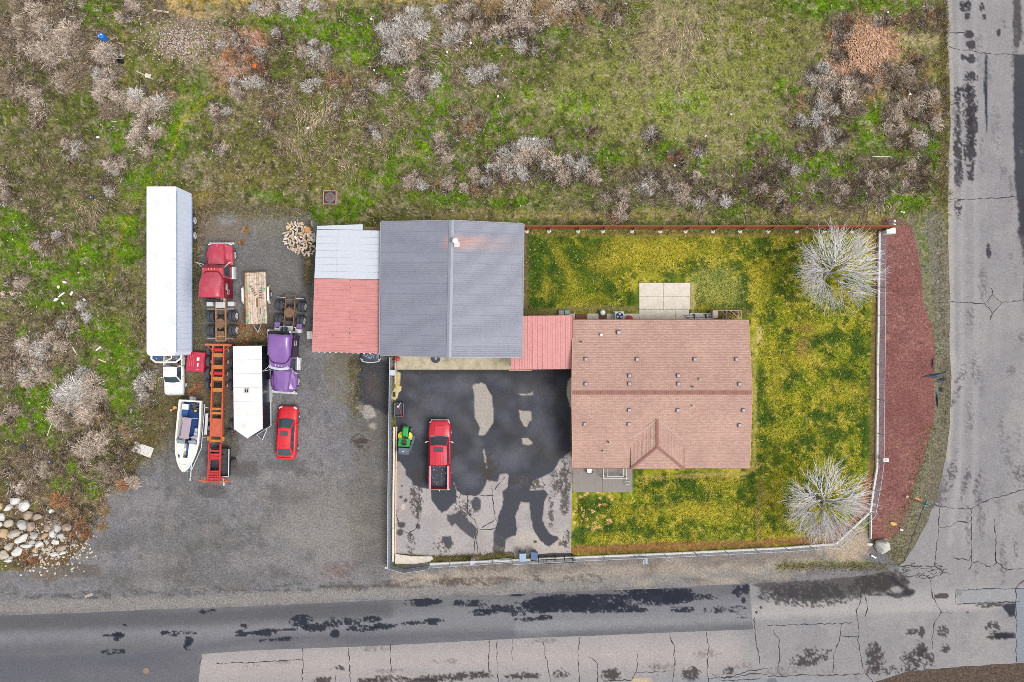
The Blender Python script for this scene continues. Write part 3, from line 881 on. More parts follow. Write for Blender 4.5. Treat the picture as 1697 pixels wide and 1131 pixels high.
for a in [(920, 800, 12, 26, .5), (938, 790, 10, 40, .55), (890, 802, 16, 10, .7), (852, 792, 14, 12, .4), (936, 830, 9, 28, .8), (913, 845, 5, 34, .7), (940, 895, 8, 20, .6), (928, 900, 14, 5, .5), (690, 825, 12, 34, .65), (694, 845, 6, 20, .8), (735, 905, 20, 14, .5), (672, 830, 4, 4, .9), (826, 905, 11, 18, 1.2), (827, 918, 12, 6, 1.0), (774, 842, 24, 14, .5), (765, 850, 20, 10, .5), (808, 770, 8, 30, .45), (700, 790, 20, 10, .6), (680, 900, 8, 20, .3), (868, 800, 20, 14, .2), (813, 780, 16, 18, .35)]:
 drv.speck(a[0], a[1], a[2], a[3], (72, 66, 64), a[4], 0.85, 0, 5, int(a[0]), 0.9, 0.6)
for pl in ([(741, 853), (766, 849), (778, 864), (791, 878), (786, 895), (778, 889), (766, 880), (754, 869), (747, 874), (741, 862)],
   [(780, 833), (789, 824), (798, 831), (797, 843), (786, 852)], [(731, 890), (747, 889), (749, 903), (743, 912), (736, 901)],
   [(818, 880), (838, 893), (837, 908), (826, 906), (819, 898)]):
 drv.poly(pl, (74, 75, 82), 1.0, 1.8, 1.4, 0.95)
for cx, cy, r in ((665, 870, 5.5), (663, 882, 5), (680, 886, 3.6), (693, 873, 5), (887, 898, 2.6), (664, 824, 3), (666, 806, 1.6)):
 drv.blob(cx, cy, r, r, (76, 72, 72), 0.95, edge=0.15, warp=0.5, fine=0.4)
drv.blob(667, 840, 3, 4, (210, 186, 160), 0.8, edge=0.2)
drive_mat = vmat('sealed driveway', 0.8, 0.2, 6, 0.07, 1.6, 0.25, chips=A(200, 200, 200), chip_amt=0.4, chip_scale=4.0, chip_dens=0.015)
sheet('driveway', [(657, 610), (949, 610), (949, 780), (946, 917), (860, 921), (717, 922), (655, 917)], 0.0125, drv, drive_mat, 1.5, 0.8, 12, 10)
# ------------------------------------------------------------------ lawn
lawn = Canvas(840, 360, 1480, 940, 1.8, (122, 130, 30), 7)
lawn.cloud((150, 142, 38), 34, 0.44, 0.62, 0.8, 3)
lawn.cloud((84, 102, 28), 22, 0.47, 0.6, 0.85, 12)
lawn.cloud((176, 160, 60), 13, 0.55, 0.72, 0.8, 14)
lawn.cloud((56, 76, 26), 10, 0.55, 0.68, 0.8, 17)
lawn.cloud((190, 172, 84), 6, 0.6, 0.74, 0.7, 18)
lawn.blob(925, 450, 70, 60, (70, 94, 26), 0.55, warp=1.0)
dg = [(878, 400, 12, 20), (912, 412, 14, 14), (890, 440, 12, 14), (920, 440, 8, 14), (935, 395, 16, 10), (946, 425, 16, 24), (890, 470, 14, 20), (932, 470, 9, 18), (914, 445, 10, 14), (880, 500, 14, 20), (905, 505, 18, 12), (960, 440, 14, 10),
  (987, 432, 10, 8), (1000, 400, 20, 10), (985, 450, 12, 8), (1015, 450, 8, 7), (1005, 478, 10, 14), (985, 500, 16, 8), (1045, 498, 8, 10), (870, 420, 8, 50), (990, 480, 6, 6), (1060, 395, 30, 8), (1225, 440, 7, 10), (1232, 470, 8, 26), (1226, 500, 10, 20), (1195, 508, 30, 4), (1242, 510, 6, 8),
  (1110, 457, 14, 5), (1294, 467, 4, 6), (1070, 440, 6, 6), (1260, 400, 20, 14), (1262, 620, 8, 16), (1258, 650, 8, 16), (1268, 700, 10, 14), (1264, 735, 6, 12), (1255, 680, 5, 20), (1300, 640, 10, 8), (1340, 570, 16, 12), (1380, 560, 20, 10), (1420, 570, 10, 20), (1400, 620, 18, 12), (1436, 720, 10, 40),
  (1090, 800, 20, 8), (1140, 805, 10, 10), (1150, 815, 5, 6), (1070, 810, 12, 12), (1118, 832, 10, 7), (1163, 830, 10, 7), (1090, 825, 12, 8), (1145, 787, 40, 4), (1230, 818, 8, 14), (1245, 800, 7, 22), (1252, 870, 8, 14), (1246, 830, 9, 8), (1076, 880, 8, 14), (1110, 885, 3, 5), (1136, 890, 9, 10), (1050, 870, 5, 12), (1115, 858, 4, 4), (1095, 860, 8, 5), (970, 850, 16, 24), (960, 890, 12, 16), (1000, 835, 18, 12), (1010, 870, 8, 18), (1145, 865, 6, 8), (1288, 768, 9, 5), (1258, 760, 8, 6), (1280, 872, 3, 4), (1255, 905, 10, 3), (1330, 730, 16, 12), (1380, 720, 20, 10), (1360, 690, 20, 8)]
for x, y, a, b in dg:
 lawn.blob(x, y, a, b, (58, 84, 26), 0.85, 0, edge=0.5, warp=1.3, fine=1.0)
yl = [(1065, 425, 60, 22), (1120, 420, 40, 26), (1000, 440, 22, 12), (930, 428, 8, 26, -30), (948, 470, 12, 18), (970, 500, 30, 12), (905, 482, 8, 20), (1040, 400, 30, 10), (1180, 410, 30, 14), (1260, 470, 14, 30), (1275, 600, 14, 30), (1285, 650, 12, 30), (1300, 720, 24, 16), (1330, 600, 30, 14), (1400, 650, 30, 14), (1120, 845, 60, 10), (1190, 850, 40, 18), (1100, 900, 60, 8), (1200, 800, 30, 10), (1010, 890, 30, 8), (1300, 890, 30, 8), (1290, 820, 10, 30), (1340, 540, 20, 16), (1420, 420, 20, 20)]
for y_ in yl:
 lawn.blob(y_[0], y_[1], y_[2], y_[3], (178, 160, 54), 0.5, y_[4] if len(y_) > 4 else 0, edge=0.7, warp=1.4, fine=1.0)
# dormant round patch, worn edges, bark strip by the fence
lawn.blob(1185, 475, 40, 34, (150, 148, 78), 0.8, 0, edge=0.5, warp=0.5, fine=0.8)
lawn.blob(1190, 455, 12, 8, (110, 126, 60), 0.6)
for pl, w, c in (([(868, 385), (1100, 388), (1450, 386)], 10, (132, 112, 60)), ([(872, 388), (872, 520)], 7, (112, 94, 66)), ([(875, 520), (950, 512), (1055, 512)], 9, (132, 118, 76)),
     ([(1146, 470), (1148, 520)], 7, (176, 156, 110)), ([(1150, 517), (1240, 517)], 6, (122, 104, 66)), ([(1060, 795), (1120, 790), (1240, 785), (1260, 770)], 6, (168, 146, 82)), ([(1249, 560), (1252, 700), (1250, 780)], 6, (166, 150, 80)),
     ([(947, 912), (1100, 906), (1290, 898), (1385, 893)], 13, (138, 94, 62)), ([(1452, 480), (1447, 640), (1446, 760), (1440, 800)], 12, (122, 98, 66)), ([(1440, 800), (1424, 860), (1385, 898)], 22, (150, 100, 76)), ([(1455, 385), (1455, 480)], 16, (120, 84, 66)),
     ([(1260, 545), (1258, 565)], 9, (192, 172, 110)), ([(1258, 895), (1256, 850), (1262, 800)], 9, (150, 130, 70))):
 lawn.line(pl, w, c, 3.0, 0.85, 3, 3)
for i in range(40):
 x, y = random.uniform(950, 1015), random.uniform(815, 880)
 lawn.blob(x, y, random.uniform(1.5, 3.5), random.uniform(1.5, 3), (222, 178, 120), 0.85, 0, edge=0.4)
lawn.blob(1330, 545, 22, 8, (150, 118, 60), 0.7, 0)
lawn.blob(1330, 575, 10, 16, (158, 128, 70), 0.7, 0)
lawn.blob(1390, 880, 40, 16, (150, 104, 84), 0.7)
lawn.c = np.clip(lawn.c * np.array([1.12, 1.17, 1.1], dtype=np.float32), 0, 0.8)
lawn_mat = vmat('lawn turf', 0.95, 0.4, 5.5, 0.28, 3.0, 1.0)
lawn_pts = [(866, 381), (1459, 381), (1456, 560), (1453, 700), (1452, 775), (1441, 848), (1384, 900), (1300, 907), (1130, 916), (946, 922), (946, 780), (952, 600), (866, 600)]
sheet('lawn', lawn_pts, 0.008, lawn, lawn_mat, 2.0, 0.6, 12, 12)
# ------------------------------------------------------------------ red gravel bed outside the fence
bed = Canvas(1380, 340, 1580, 930, 1.8, (136, 92, 86), 8)
bed.cloud((172, 128, 116), 4, 0.58, 0.74, 0.6, 60)
bed.cloud((98, 56, 54), 4, 0.56, 0.74, 0.6, 61)
bed.cloud((124, 76, 74), 60, 0.45, 0.65, 0.6, 3)
bed.cloud((148, 100, 92), 30, 0.5, 0.7, 0.4, 5)
bed.line([(1462, 390), (1459, 700), (1448, 845), (1390, 905)], 12, (116, 92, 96), 2.5, 0.85, 1, 1)
bed.blob(1485, 870, 20, 24, (130, 98, 84), 0.7)
bed.blob(1500, 366, 30, 8, (120, 96, 84), 0.8)
bed_mat = vmat('red lava gravel', 0.9, 0.55, 6.5, 0.1, 1.5, 0.8, chips=A(226, 190, 180), chip_amt=0.6, chip_scale=6.0, chip_dens=0.05)
bed_pts = [(1462, 362), (1490, 362), (1508, 372), (1518, 400), (1526, 450), (1530, 500), (1544, 540), (1550, 580), (1547, 640), (1549, 690), (1540, 720), (1528, 770), (1512, 810), (1504, 850), (1488, 885), (1462, 894), (1444, 893), (1443, 850), (1400, 892), (1385, 902), (1384, 899), (1440, 848), (1452, 775), (1455, 560), (1458, 385)]
sheet('gravel_bed', bed_pts, 0.012, bed, bed_mat, 2.0, 1.6, 14, 14)
# ------------------------------------------------------------------ cracks
crack_mat = mat('dark road crack', A(58, 56, 60), 0.9, var=0.3)
cracks = [[(1486, 937), (1497, 932), (1532, 835), (1556, 838), (1578, 843), (1610, 843), (1640, 828), (1697, 812)],
   [(1558, 838), (1555, 880), (1550, 925), (1550, 940)], [(1609, 845), (1610, 900), (1611, 935), (1605, 945)], [(1647, 860), (1650, 890), (1650, 930), (1668, 944), (1697, 943)],
   [(1490, 938), (1520, 939), (1548, 938), (1563, 950), (1580, 951)], [(1484, 945), (1495, 955), (1510, 956), (1525, 950), (1540, 957), (1556, 955), (1563, 945)], [(1540, 957), (1546, 990), (1560, 1015), (1549, 1030), (1545, 1060), (1545, 1075)],
   [(1611, 932), (1620, 931), (1640, 940), (1652, 934), (1650, 915)], [(1576, 925), (1604, 928), (1610, 920)], [(1556, 875), (1575, 874), (1583, 866)], [(1585, 864), (1605, 866)], [(1620, 1002), (1684, 998)], [(1583, 982), (1584, 1001), (1690, 997)], [(1595, 978), (1640, 976), (1697, 976)], [(1684, 977), (1684, 1098)],
   [(1560, 1015), (1580, 1016)], [(1572, 78), (1600, 84), (1640, 90), (1697, 92)], [(1570, 55), (1600, 54)], [(1571, 330), (1600, 331), (1650, 329), (1697, 324)], [(1573, 501), (1600, 502), (1632, 503), (1645, 488), (1660, 502), (1697, 497)], [(1632, 503), (1645, 520), (1660, 502)], [(1645, 488), (1643, 478)], [(1645, 520), (1641, 530)],
   [(1428, 978), (1425, 1000), (1418, 1012), (1423, 1040), (1422, 1060), (1432, 1116), (1447, 1131)], [(1431, 970), (1434, 990), (1438, 1010), (1434, 1022)], [(1352, 975), (1351, 1000)], [(1272, 1037), (1340, 1035), (1394, 1033), (1412, 1032)], [(1394, 1033), (1392, 1060), (1382, 1085), (1380, 1115)], [(1392, 1053), (1405, 1056), (1420, 1055)], [(1272, 1122), (1330, 1119), (1400, 1118), (1432, 1117)],
   [(1280, 1040), (1291, 1062), (1293, 1090), (1288, 1110), (1297, 1122)], [(1250, 1024), (1252, 1060), (1258, 1090), (1259, 1100)], [(1170, 1048), (1174, 1070), (1172, 1100), (1174, 1131)], [(1109, 1049), (1117, 1070), (1118, 1100), (1114, 1131)], [(1056, 1085), (1056, 1110), (1046, 1127), (1000, 1128)], [(1056, 1115), (1117, 1112)],
   [(975, 1088), (990, 1100), (990, 1131)], [(961, 1055), (958, 1090), (961, 1131)], [(900, 1063), (905, 1090), (913, 1131)], [(850, 1060), (849, 1095)], [(824, 1062), (824, 1100), (826, 1131)], [(811, 1062), (810, 1090), (809, 1113)], [(646, 1068), (648, 1100), (648, 1131)], [(577, 1072), (579, 1100), (581, 1131)], [(502, 1076), (503, 1100), (500, 1131)], [(556, 1131), (557, 1118)], [(331, 1100), (335, 1090)], [(360, 1100), (420, 1098), (500, 1094)],
   [(1174, 1124), (1210, 1122), (1240, 1112), (1272, 1108)], [(1180, 1118), (1200, 1125), (1230, 1120), (1250, 1116), (1272, 1118)], [(1194, 1128), (1230, 1128), (1260, 1125)], [(1700, 960), (1690, 968), (1683, 975)],
   [(815, 810), (818, 838), (824, 870), (822, 880)], [(768, 820), (800, 821), (818, 821)], [(775, 815), (776, 850), (786, 862), (792, 878), (786, 898), (786, 920)], [(792, 878), (810, 877), (820, 876)], [(797, 877), (824, 858)], [(792, 880), (790, 900), (792, 918)], [(660, 868), (657, 850), (662, 842)], [(668, 880), (676, 884), (690, 876), (694, 860)], [(752, 820), (760, 826), (765, 818), (757, 810)], [(838, 790), (826, 803), (820, 812)]]
cm = MB()
for ln in cracks:
 pts = []
 for (ax, ay), (bx, by) in zip(ln[:-1], ln[1:]):
  n = max(1, int(math.hypot(bx - ax, by - ay) / 5))
  for i in range(n):
   t = i / n
   pts.append((ax + (bx - ax) * t + random.uniform(-1.3, 1.3), ay + (by - ay) * t + random.uniform(-1.3, 1.3)))
 pts.append(ln[-1])
 pl = [W(x, y, 0.0) for x, y in pts]
 vs = []
 for i, p in enumerate(pl):
  d = (pl[min(i + 1, len(pl) - 1)] - pl[max(i - 1, 0)])
  d = Vector((-d.y, d.x, 0)).normalized() if d.length > 1e-6 else Vector((1, 0, 0))
  w = random.choice([0.010, 0.016, 0.024, 0.036]) * random.uniform(0.9, 1.7)
  vs += [(p.x + d.x * w, p.y + d.y * w, 0.0195), (p.x - d.x * w, p.y - d.y * w, 0.0195)]
 cm.add(vs, [(2 * i, 2 * i + 1, 2 * i + 3, 2 * i + 2) for i in range(len(pl) - 1)])
# crazed corner
for i in range(26):
 x, y = random.uniform(1492, 1565), random.uniform(936, 958)
 vs = []
 for k in range(6):
  a = k / 5 * math.pi * 1.3 + random.uniform(0, 1)
  q = W(x + math.cos(a) * random.uniform(4, 7), y + math.sin(a) * random.uniform(2.5, 4.5))
  vs += [(q.x, q.y + 0.02, 0.0215), (q.x, q.y - 0.02, 0.0215)]
 cm.add(vs, [(2 * i2, 2 * i2 + 1, 2 * i2 + 3, 2 * i2 + 2) for i2 in range(5)])
o = cm.build('pavement_crack', crack_mat)
tag(o, None, None, None, 'stuff')
o['label'] = 'thin dark cracks running across the roads and the driveway'
# ================================================================== concrete
conc = mat('pale concrete', A(228, 218, 204), 0.9, var=0.07, vscale=4, bump=0.2, dirt=A(176, 160, 140), dirt_amt=0.35, dscale=1.6)
conc_old = mat('stained concrete', A(196, 184, 158), 0.9, var=0.15, vscale=2, bump=0.2, dirt=A(120, 112, 72), dirt_amt=0.75, dscale=0.8)
conc_grey = mat('grey concrete', A(150, 142, 138), 0.9, var=0.06, vscale=3, bump=0.2, dirt=A(128, 120, 116), dirt_amt=0.4)
white_paint = mat('white paint', A(246, 246, 248), 0.45, var=0.04, vscale=2)
galv = mat('galvanised steel', A(196, 202, 210), 0.5, 0.35, var=0.1)
dark_steel = mat('dark steel', A(60, 58, 60), 0.6, 0.3, var=0.2)
black = mat('black rubber', A(50, 52, 60), 0.75, var=0.15, vscale=6)
blackm = mat('black paint', A(28, 28, 32), 0.5, var=0.2)
wood = mat('weathered wood', A(186, 160, 132), 0.85, var=0.2, vscale=8)
fence_wood = mat('orange-brown stained boards', A(172, 106, 62), 0.8, var=0.22, vscale=3, dirt=A(128, 76, 44), dirt_amt=0.7)
fence_wood2 = mat('dark brown stained rail', A(140, 70, 34), 0.8, var=0.22, vscale=3)
def slab_piece(parent, name, x0, y0, x1, y1, z0, z1, m, gap=0.28, b=0.012, jit=True):
 """rectangular piece given in photo pixels; coordinates kept in world (parent at origin offset)"""
 a, c = W(x0 + gap / 2, y0 + gap / 2, 0), W(x1 - gap / 2, y1 - gap / 2, 0)
 mb = MB().box(((a.x + c.x) / 2, (a.y + c.y) / 2, (z0 + z1) / 2), (abs(c.x - a.x), abs(c.y - a.y), z1 - z0), b)
 o = mb.build(name, m)
 if parent is not None:
  o.parent = parent
  o.matrix_parent_inverse = parent.matrix_world.inverted() if False else Matrix.Translation(-Vector(parent.location))
 return o
# back patio slab, cast in six bays
patio = thing('patio', 'pale square concrete patio cast in bays, on the lawn against the back of the house', 'patio', W(1101, 498, 0))
xs_, ys_ = [1059, 1099, 1143], [469, 491.5, 513.5]
for j in range(2):
 for i in range(2):
  slab_piece(patio, 'slab', xs_[i], ys_[j], xs_[i + 1], ys_[j + 1], -0.02, 0.085 + 0.004 * ((i + j) % 2), conc)
for x0, x1 in ((1059, 1085), (1085, 1119), (1119, 1142)):
 slab_piece(patio, 'slab', x0, 513.5, x1, 532, -0.02, 0.082, conc)
walk = thing('walkway', 'narrow concrete walkway along the back wall of the house, left of the patio', 'walkway', W(1000, 525, 0))
for x0, x1 in ((935, 953), (973, 992), (1005, 1019), (1019, 1040), (1040, 1058.5)):
 slab_piece(walk, 'slab', x0, 520, x1, 533, -0.02, 0.075, conc)
walk2 = thing('walkway', 'short concrete walkway at the back wall, right of the patio under stored poles', 'walkway', W(1160, 525, 0))
for x0, x1 in ((1142.5, 1160), (1160, 1178)):
 slab_piece(walk2, 'slab', x0, 519, x1, 533, -0.02, 0.075, conc)
tag(slab_piece(None, 'apron', 658, 588, 850, 613, -0.02, 0.07, conc_old), 'mossy stained concrete apron along the front of the grey metal shed', 'concrete apron')
# front patio at the house
porch = thing('patio', 'grey concrete front patio in two bays at the lower left corner of the house', 'patio', W(998, 792, 0))
slab_piece(porch, 'slab', 949.5, 765, 998, 816, -0.02, 0.08, conc_grey)
slab_piece(porch, 'slab', 998, 765, 1048, 816, -0.02, 0.076, conc_grey)
# ================================================================== big metal shed
grey_metal = mat('grey-blue roof metal', A(144, 147, 162), 0.55, 0.0, var=0.06, vscale=1.5, dirt=A(160, 161, 172), dirt_amt=0.4, dscale=0.6)
def streak_mat():
 # rust washed down both slopes from the flue: a stain with its own shape
 m = mat('rust-streaked roof metal', A(144, 147, 162), 0.6, var=0.06, vscale=1.5)
 nt = m.node_tree
 N, L = nt.nodes, nt.links
 b = N['Principled BSDF']
 src = b.inputs['Base Color'].links[0].from_socket
 tc = N.new('ShaderNodeTexCoord')
 sp = N.new('ShaderNodeSeparateXYZ')
 L.new(tc.outputs['Object'], sp.inputs[0])
 c = W(754, 400, 5.0)
 def ramp(sock, a, b_, lo, hi):
  r = N.new('ShaderNodeMapRange')
  r.interpolation_type = 'SMOOTHSTEP'
  r.inputs['From Min'].default_value = a
  r.inputs['From Max'].default_value = b_
  r.inputs['To Min'].default_value = lo
  r.inputs['To Max'].default_value = hi
  L.new(sock, r.inputs['Value'])
  return r.outputs[0]
 e = ramp(sp.outputs[0], c.x, c.x + 5.6, 1.0, 0.12)
 w = ramp(sp.outputs[0], c.x - 1.5, c.x - 0.2, 0.0, 1.0)
 y0 = ramp(sp.outputs[1], c.y - 1.0, c.y - 0.3, 0.0, 1.0)
 y1 = ramp(sp.outputs[1], c.y + 0.1, c.y + 0.75, 1.0, 0.0)
 mp = N.new('ShaderNodeMapping')
 mp.inputs['Scale'].default_value = (0.35, 6.0, 1)
 L.new(tc.outputs['Object'], mp.inputs[0])
 n = N.new('ShaderNodeTexNoise')
 n.inputs['Scale'].default_value = 2.0
 n.inputs['Detail'].default_value = 4
 L.new(mp.outputs[0], n.inputs['Vector'])
 nn = ramp(n.outputs['Fac'], 0.3, 0.62, 0.25, 1.0)
 out = e
 for k in (w, y0, y1, nn):
  mu = N.new('ShaderNodeMath')
  mu.operation = 'MULTIPLY'
  L.new(out, mu.inputs[0])
  L.new(k, mu.inputs[1])
  out = mu.outputs[0]
 mx = N.new('ShaderNodeMix')
 mx.data_type = 'RGBA'
 L.new(out, mx.inputs[0])
 L.new(src, mx.inputs[6])
 mx.inputs[7].default_value = (*A(200, 160, 150), 1)
 L.new(mx.outputs[2], b.inputs['Base Color'])
 return m
rust_streak = streak_mat()
grey_cap = mat('grey ridge metal', A(152, 155, 170), 0.5, var=0.05)
red_metal = mat('faded red roof metal', A(218, 150, 146), 0.55, var=0.06, vscale=1.6, dirt=A(204, 130, 126), dirt_amt=0.5, dscale=0.7)
white_metal = mat('white roof metal', A(212, 218, 228), 0.5, var=0.05, vscale=5, dirt=A(198, 204, 216), dirt_amt=0.5, dscale=6)
siding = mat('beige siding', A(214, 204, 188), 0.7, var=0.06)
def ribbed_panel(a, b, c, d, nrib, rib_w=0.045, rib_h=0.03, th=0.012):
 """sheet a-b (eave) d-c (ridge) with nrib ribs running eave->ridge"""
 a, b, c, d = Vector(a), Vector(b), Vector(c), Vector(d)
 n = (b - a).cross(d - a).normalized()
 if n.z < 0:
  n = -n
 L0 = (b - a).length
 prof = []
 for i in range(nrib):
  u0 = (i + 0.5) / nrib
  w = rib_w / L0
  prof += [(u0 - w, 0), (u0 - w * 0.5, rib_h), (u0 + w * 0.5, rib_h), (u0 + w, 0)]
 prof = [(0, 0)] + prof + [(1, 0)]
 m = MB()
 r0, r1 = [], []
 for u, h in prof:
  r0.append(a.lerp(b, u) + n * h)
  r1.append(d.lerp(c, u) + n * h)
 lo0 = [a.lerp(b, u) - n * th for u, h in reversed(prof)]
 lo1 = [d.lerp(c, u) - n * th for u, h in reversed(prof)]
 m.loft([r0 + lo0, r1 + lo1], cap=True)
 return m
def ribbed_roof(parent, eave0, eave1, ridge1, ridge0, npan, nrib, m, name='roof_panel', mats=None):
 """panels laid side by side from end 0 to end 1"""
 e0, e1, r1, r0 = Vector(eave0), Vector(eave1), Vector(ridge1), Vector(ridge0)
 for k in range(npan):
  t0, t1 = k / npan, (k + 1) / npan
  g = 0.004 / max((e1 - e0).length, 0.1)
  mm = ribbed_panel(e0.lerp(e1, t0 + g), e0.lerp(e1, t1 - g), r0.lerp(r1, t1 - g), r0.lerp(r1, t0 + g), nrib)
  o = mm.build(name, mats[k] if mats and mats.get(k) else m)
  o.parent = parent
  o.matrix_parent_inverse = Matrix.Translation(-Vector(parent.location))
  if mats and mats.get(k):
   o['label'] = 'rust-streaked roof panel beside the flue'
def world_child(o, parent):
 o.parent = parent
 o.matrix_parent_inverse = Matrix.Translation(-Vector(parent.location))
 return o
ZE, ZR = 4.0, 5.1
shed = thing('metal_shed', 'large grey metal shed with a ribbed gable roof and a rust-streaked flue', 'shed', W(748, 478, 0))
NW, SW_ = W(632, 368, ZE), W(630, 588.5, ZE)
NE, SE_ = W(867, 371.5, ZE), W(864, 592, ZE)
RN, RS = W(748.5, 366, ZR), W(743.8, 592, ZR)
ribbed_roof(shed, NW, SW_, RS, RN, 13, 5, grey_metal, mats={1: rust_streak, 2: rust_streak})
ribbed_roof(shed, NE, SE_, RS, RN, 13, 5, grey_metal, mats={1: rust_streak, 2: rust_streak})
rm = MB()
rd = (RS - RN).normalized()
side = Vector((-rd.y, rd.x, 0)) * -1
sl = (ZR - ZE) / 6.0
rm.loft([[p + Vector((-0.22, 0, -0.22 * sl + 0.055)), p + Vector((0, 0, 0.075)), p + Vector((0.22, 0, -0.22 * sl + 0.055)), p + Vector((0.22, 0, -0.22 * sl + 0.03)), p + Vector((-0.22, 0, -0.22 * sl + 0.03))] for p in (RN + Vector((0, 0.03, 0)), RS + Vector((0, -0.03, 0)))])
world_child(rm.build('ridge_cap', grey_cap), shed)
for nm, a, b in (('gable_trim', NW, RN), ('gable_trim', NE, RN), ('gable_trim', SW_, RS), ('gable_trim', SE_, RS)):
 off = Vector((0, 0.035 if a.y > 0 else -0.035, -0.05))
 mb = MB()
 mb.loft([[p + off + Vector((0, -0.03, -0.08)), p + off + Vector((0, 0.03, -0.08)), p + off + Vector((0, 0.03, 0.07)), p + off + Vector((0, -0.03, 0.07))] for p in (a, b)])
 world_child(mb.build(nm, grey_cap), shed)
for a, b in ((NW, SW_), (NE, SE_)):
 mb = MB()
 sgn = -1 if a.x < RN.x else 1
 mb.loft([[p + Vector((sgn * 0.02, 0, -0.12)), p + Vector((sgn * 0.12, 0, -0.12)), p + Vector((sgn * 0.12, 0, -0.02)), p + Vector((sgn * 0.02, 0, -0.02))] for p in (a, b)])
 world_child(mb.build('gutter', grey_cap), shed)
def wall_between(parent, a, b, z0, za, zb, th=0.12, m=siding, name='wall', mid=None):
 a, b = Vector((a[0], a[1], 0)), Vector((b[0], b[1], 0))
 d = (b - a).normalized()
 n = Vector((-d.y, d.x, 0)) * th / 2
 pts = [(a, z0), (b, z0), (b, zb)]
 if mid:
  pts.append((a.lerp(b, 0.5), mid))
 pts.append((a, za))
 mb = MB().loft([[Vector((p.x, p.y, z)) + n for p, z in pts], [Vector((p.x, p.y, z)) - n for p, z in pts]])
 return world_child(mb.build(name, m), parent)
iw = 0.35
cs = [NW + Vector((iw, -iw, 0)), SW_ + Vector((iw, iw, 0)), SE_ + Vector((-iw, iw, 0)), NE + Vector((-iw, -iw, 0))]
wall_between(shed, cs[0], cs[1], 0, ZE - 0.05, ZE - 0.05)
wall_between(shed, cs[1], cs[2], 0, ZE - 0.05, ZE - 0.05, mid=ZR - 0.15)
wall_between(shed, cs[2], cs[3], 0, ZE - 0.05, ZE - 0.05)
wall_between(shed, cs[3], cs[0], 0, ZE - 0.05, ZE - 0.05, mid=ZR - 0.15)
for t in (0.3, 0.7):
 p = Vector(cs[1]).lerp(Vector(cs[2]), t)
 dm = MB().box((p.x, p.y - 0.09, 1.6), (3.2, 0.05, 3.2), 0.01)
 for k in range(4):
  dm.box((p.x, p.y - 0.13, 0.4 + 0.8 * k), (3.1, 0.03, 0.7), 0.01)
 world_child(dm.build('overhead_door', white_paint), shed)
# flue with cowl
fp = W(754.5, 400, 5.35)
fl = MB().tube((fp.x, fp.y, 4.9), (fp.x, fp.y, 5.55), 0.14, 14)
fo = world_child(fl.build('flue', white_paint), shed)
fc = MB().lathe_z((fp.x, fp.y, 5.55), [(0, 0.2), (0.12, 0.26), (0.2, 0.2), (0.26, 0.05)], 12)
fc2 = fc.build('cowl', white_paint)
fc2.parent = fo
world_child(MB().box((fp.x + 0.1, fp.y - 0.25, 5.2), (0.5, 0.45, 0.1), 0.02).build('flashing', mat('pale flashing', A(226, 214, 210), 0.6)), shed)
# ---- lean-to on the left: white half and red half
lean = thing('lean_to', 'lean-to left of the grey shed, roofed half in white and half in faded red metal', 'lean-to', W(575, 480, 0))
ZW, ZL = 2.9, 3.6
wa, wb = W(525, 381, ZW), W(521, 461, ZW)          # outer edge of white part
wc, wd = W(631.2, 463.5, ZL), W(632, 382.5, ZL)    # inner edge
for k in range(7):
 t0, t1 = k / 7 + 0.0012, (k + 1) / 7 - 0.0012
 e0, e1, r0, r1 = wa.lerp(wb, t0), wa.lerp(wb, t1), wd.lerp(wc, t0), wd.lerp(wc, t1)
 m0, m1 = e0.lerp(r0, 0.33), e1.lerp(r1, 0.33)
 world_child(MB().patch(e0, m0, m1, e1, off=0.0, th=-0.02, nu=1).build('roof_panel', white_metal), lean)
 up = Vector((0, 0, 0.02))
 world_child(MB().patch(m0 + up, r0 + up, r1 + up, m1 + up, m=(0.001, 0, 0, 0), off=0.0, th=-0.02, nu=1).build('roof_panel', white_metal), lean)
ex = [W(525.3, 374.8, ZW + 0.05), W(601, 372, 3.38), W(601, 381.3, 3.38), W(525.3, 380.3, ZW + 0.05)]
world_child(MB().patch(ex[0], ex[1], ex[2], ex[3], off=0, th=-0.02, nu=1).build('roof_panel', white_metal, label='short white panel sticking out at the back'), lean)
ra, rb_ = W(521, 461.8, ZW + 0.01), W(517, 583, ZW + 0.01)
rc, rd_ = W(629.4, 586.3, ZL + 0.01), W(631.2, 464.4, ZL + 0.01)
ribbed_roof(lean, ra, rb_, rc, rd_, 7, 4, red_metal)
screw = MB()
for i in range(40):
 t, u = random.random(), random.choice([0.05, 0.3, 0.55, 0.8])
 p = ra.lerp(rb_, t).lerp(rd_.lerp(rc, t), u)
 screw.box((p.x, p.y, p.z + 0.03), (0.035, 0.035, 0.02))
world_child(screw.build('screws', dark_steel, kind='stuff'), lean)
for t in (0.02, 0.33, 0.64, 0.98):
 p = wa.lerp(rb_, t)
 world_child(MB().box((p.x + 0.15, p.y, 1.42), (0.1, 0.1, 2.84), 0.01).build('post', wood), lean)
wall_between(lean, (wa.x + .1, wa.y - .05), (wd.x, wd.y - .05), 0, 2.8, 3.4, 0.08, siding)
wall_between(lean, (wb.x + .1, wb.y), (wc.x, wc.y), 0, 2.8, 3.4, 0.08, siding)
wall_between(lean, (wa.x + .1, wa.y - .05), (wb.x + .1, wb.y), 0, 2.8, 2.8, 0.08, siding)
# scalloped lower edge strip of the red part
sc = MB()
for i in range(12):
 p = rb_.lerp(rc, i / 12 + 0.02)
 sc.box((p.x, p.y - 0.03, p.z - 0.03), (0.16, 0.05, 0.04), 0.01)
world_child(sc.build('edge_closure', white_paint, kind='stuff'), lean)
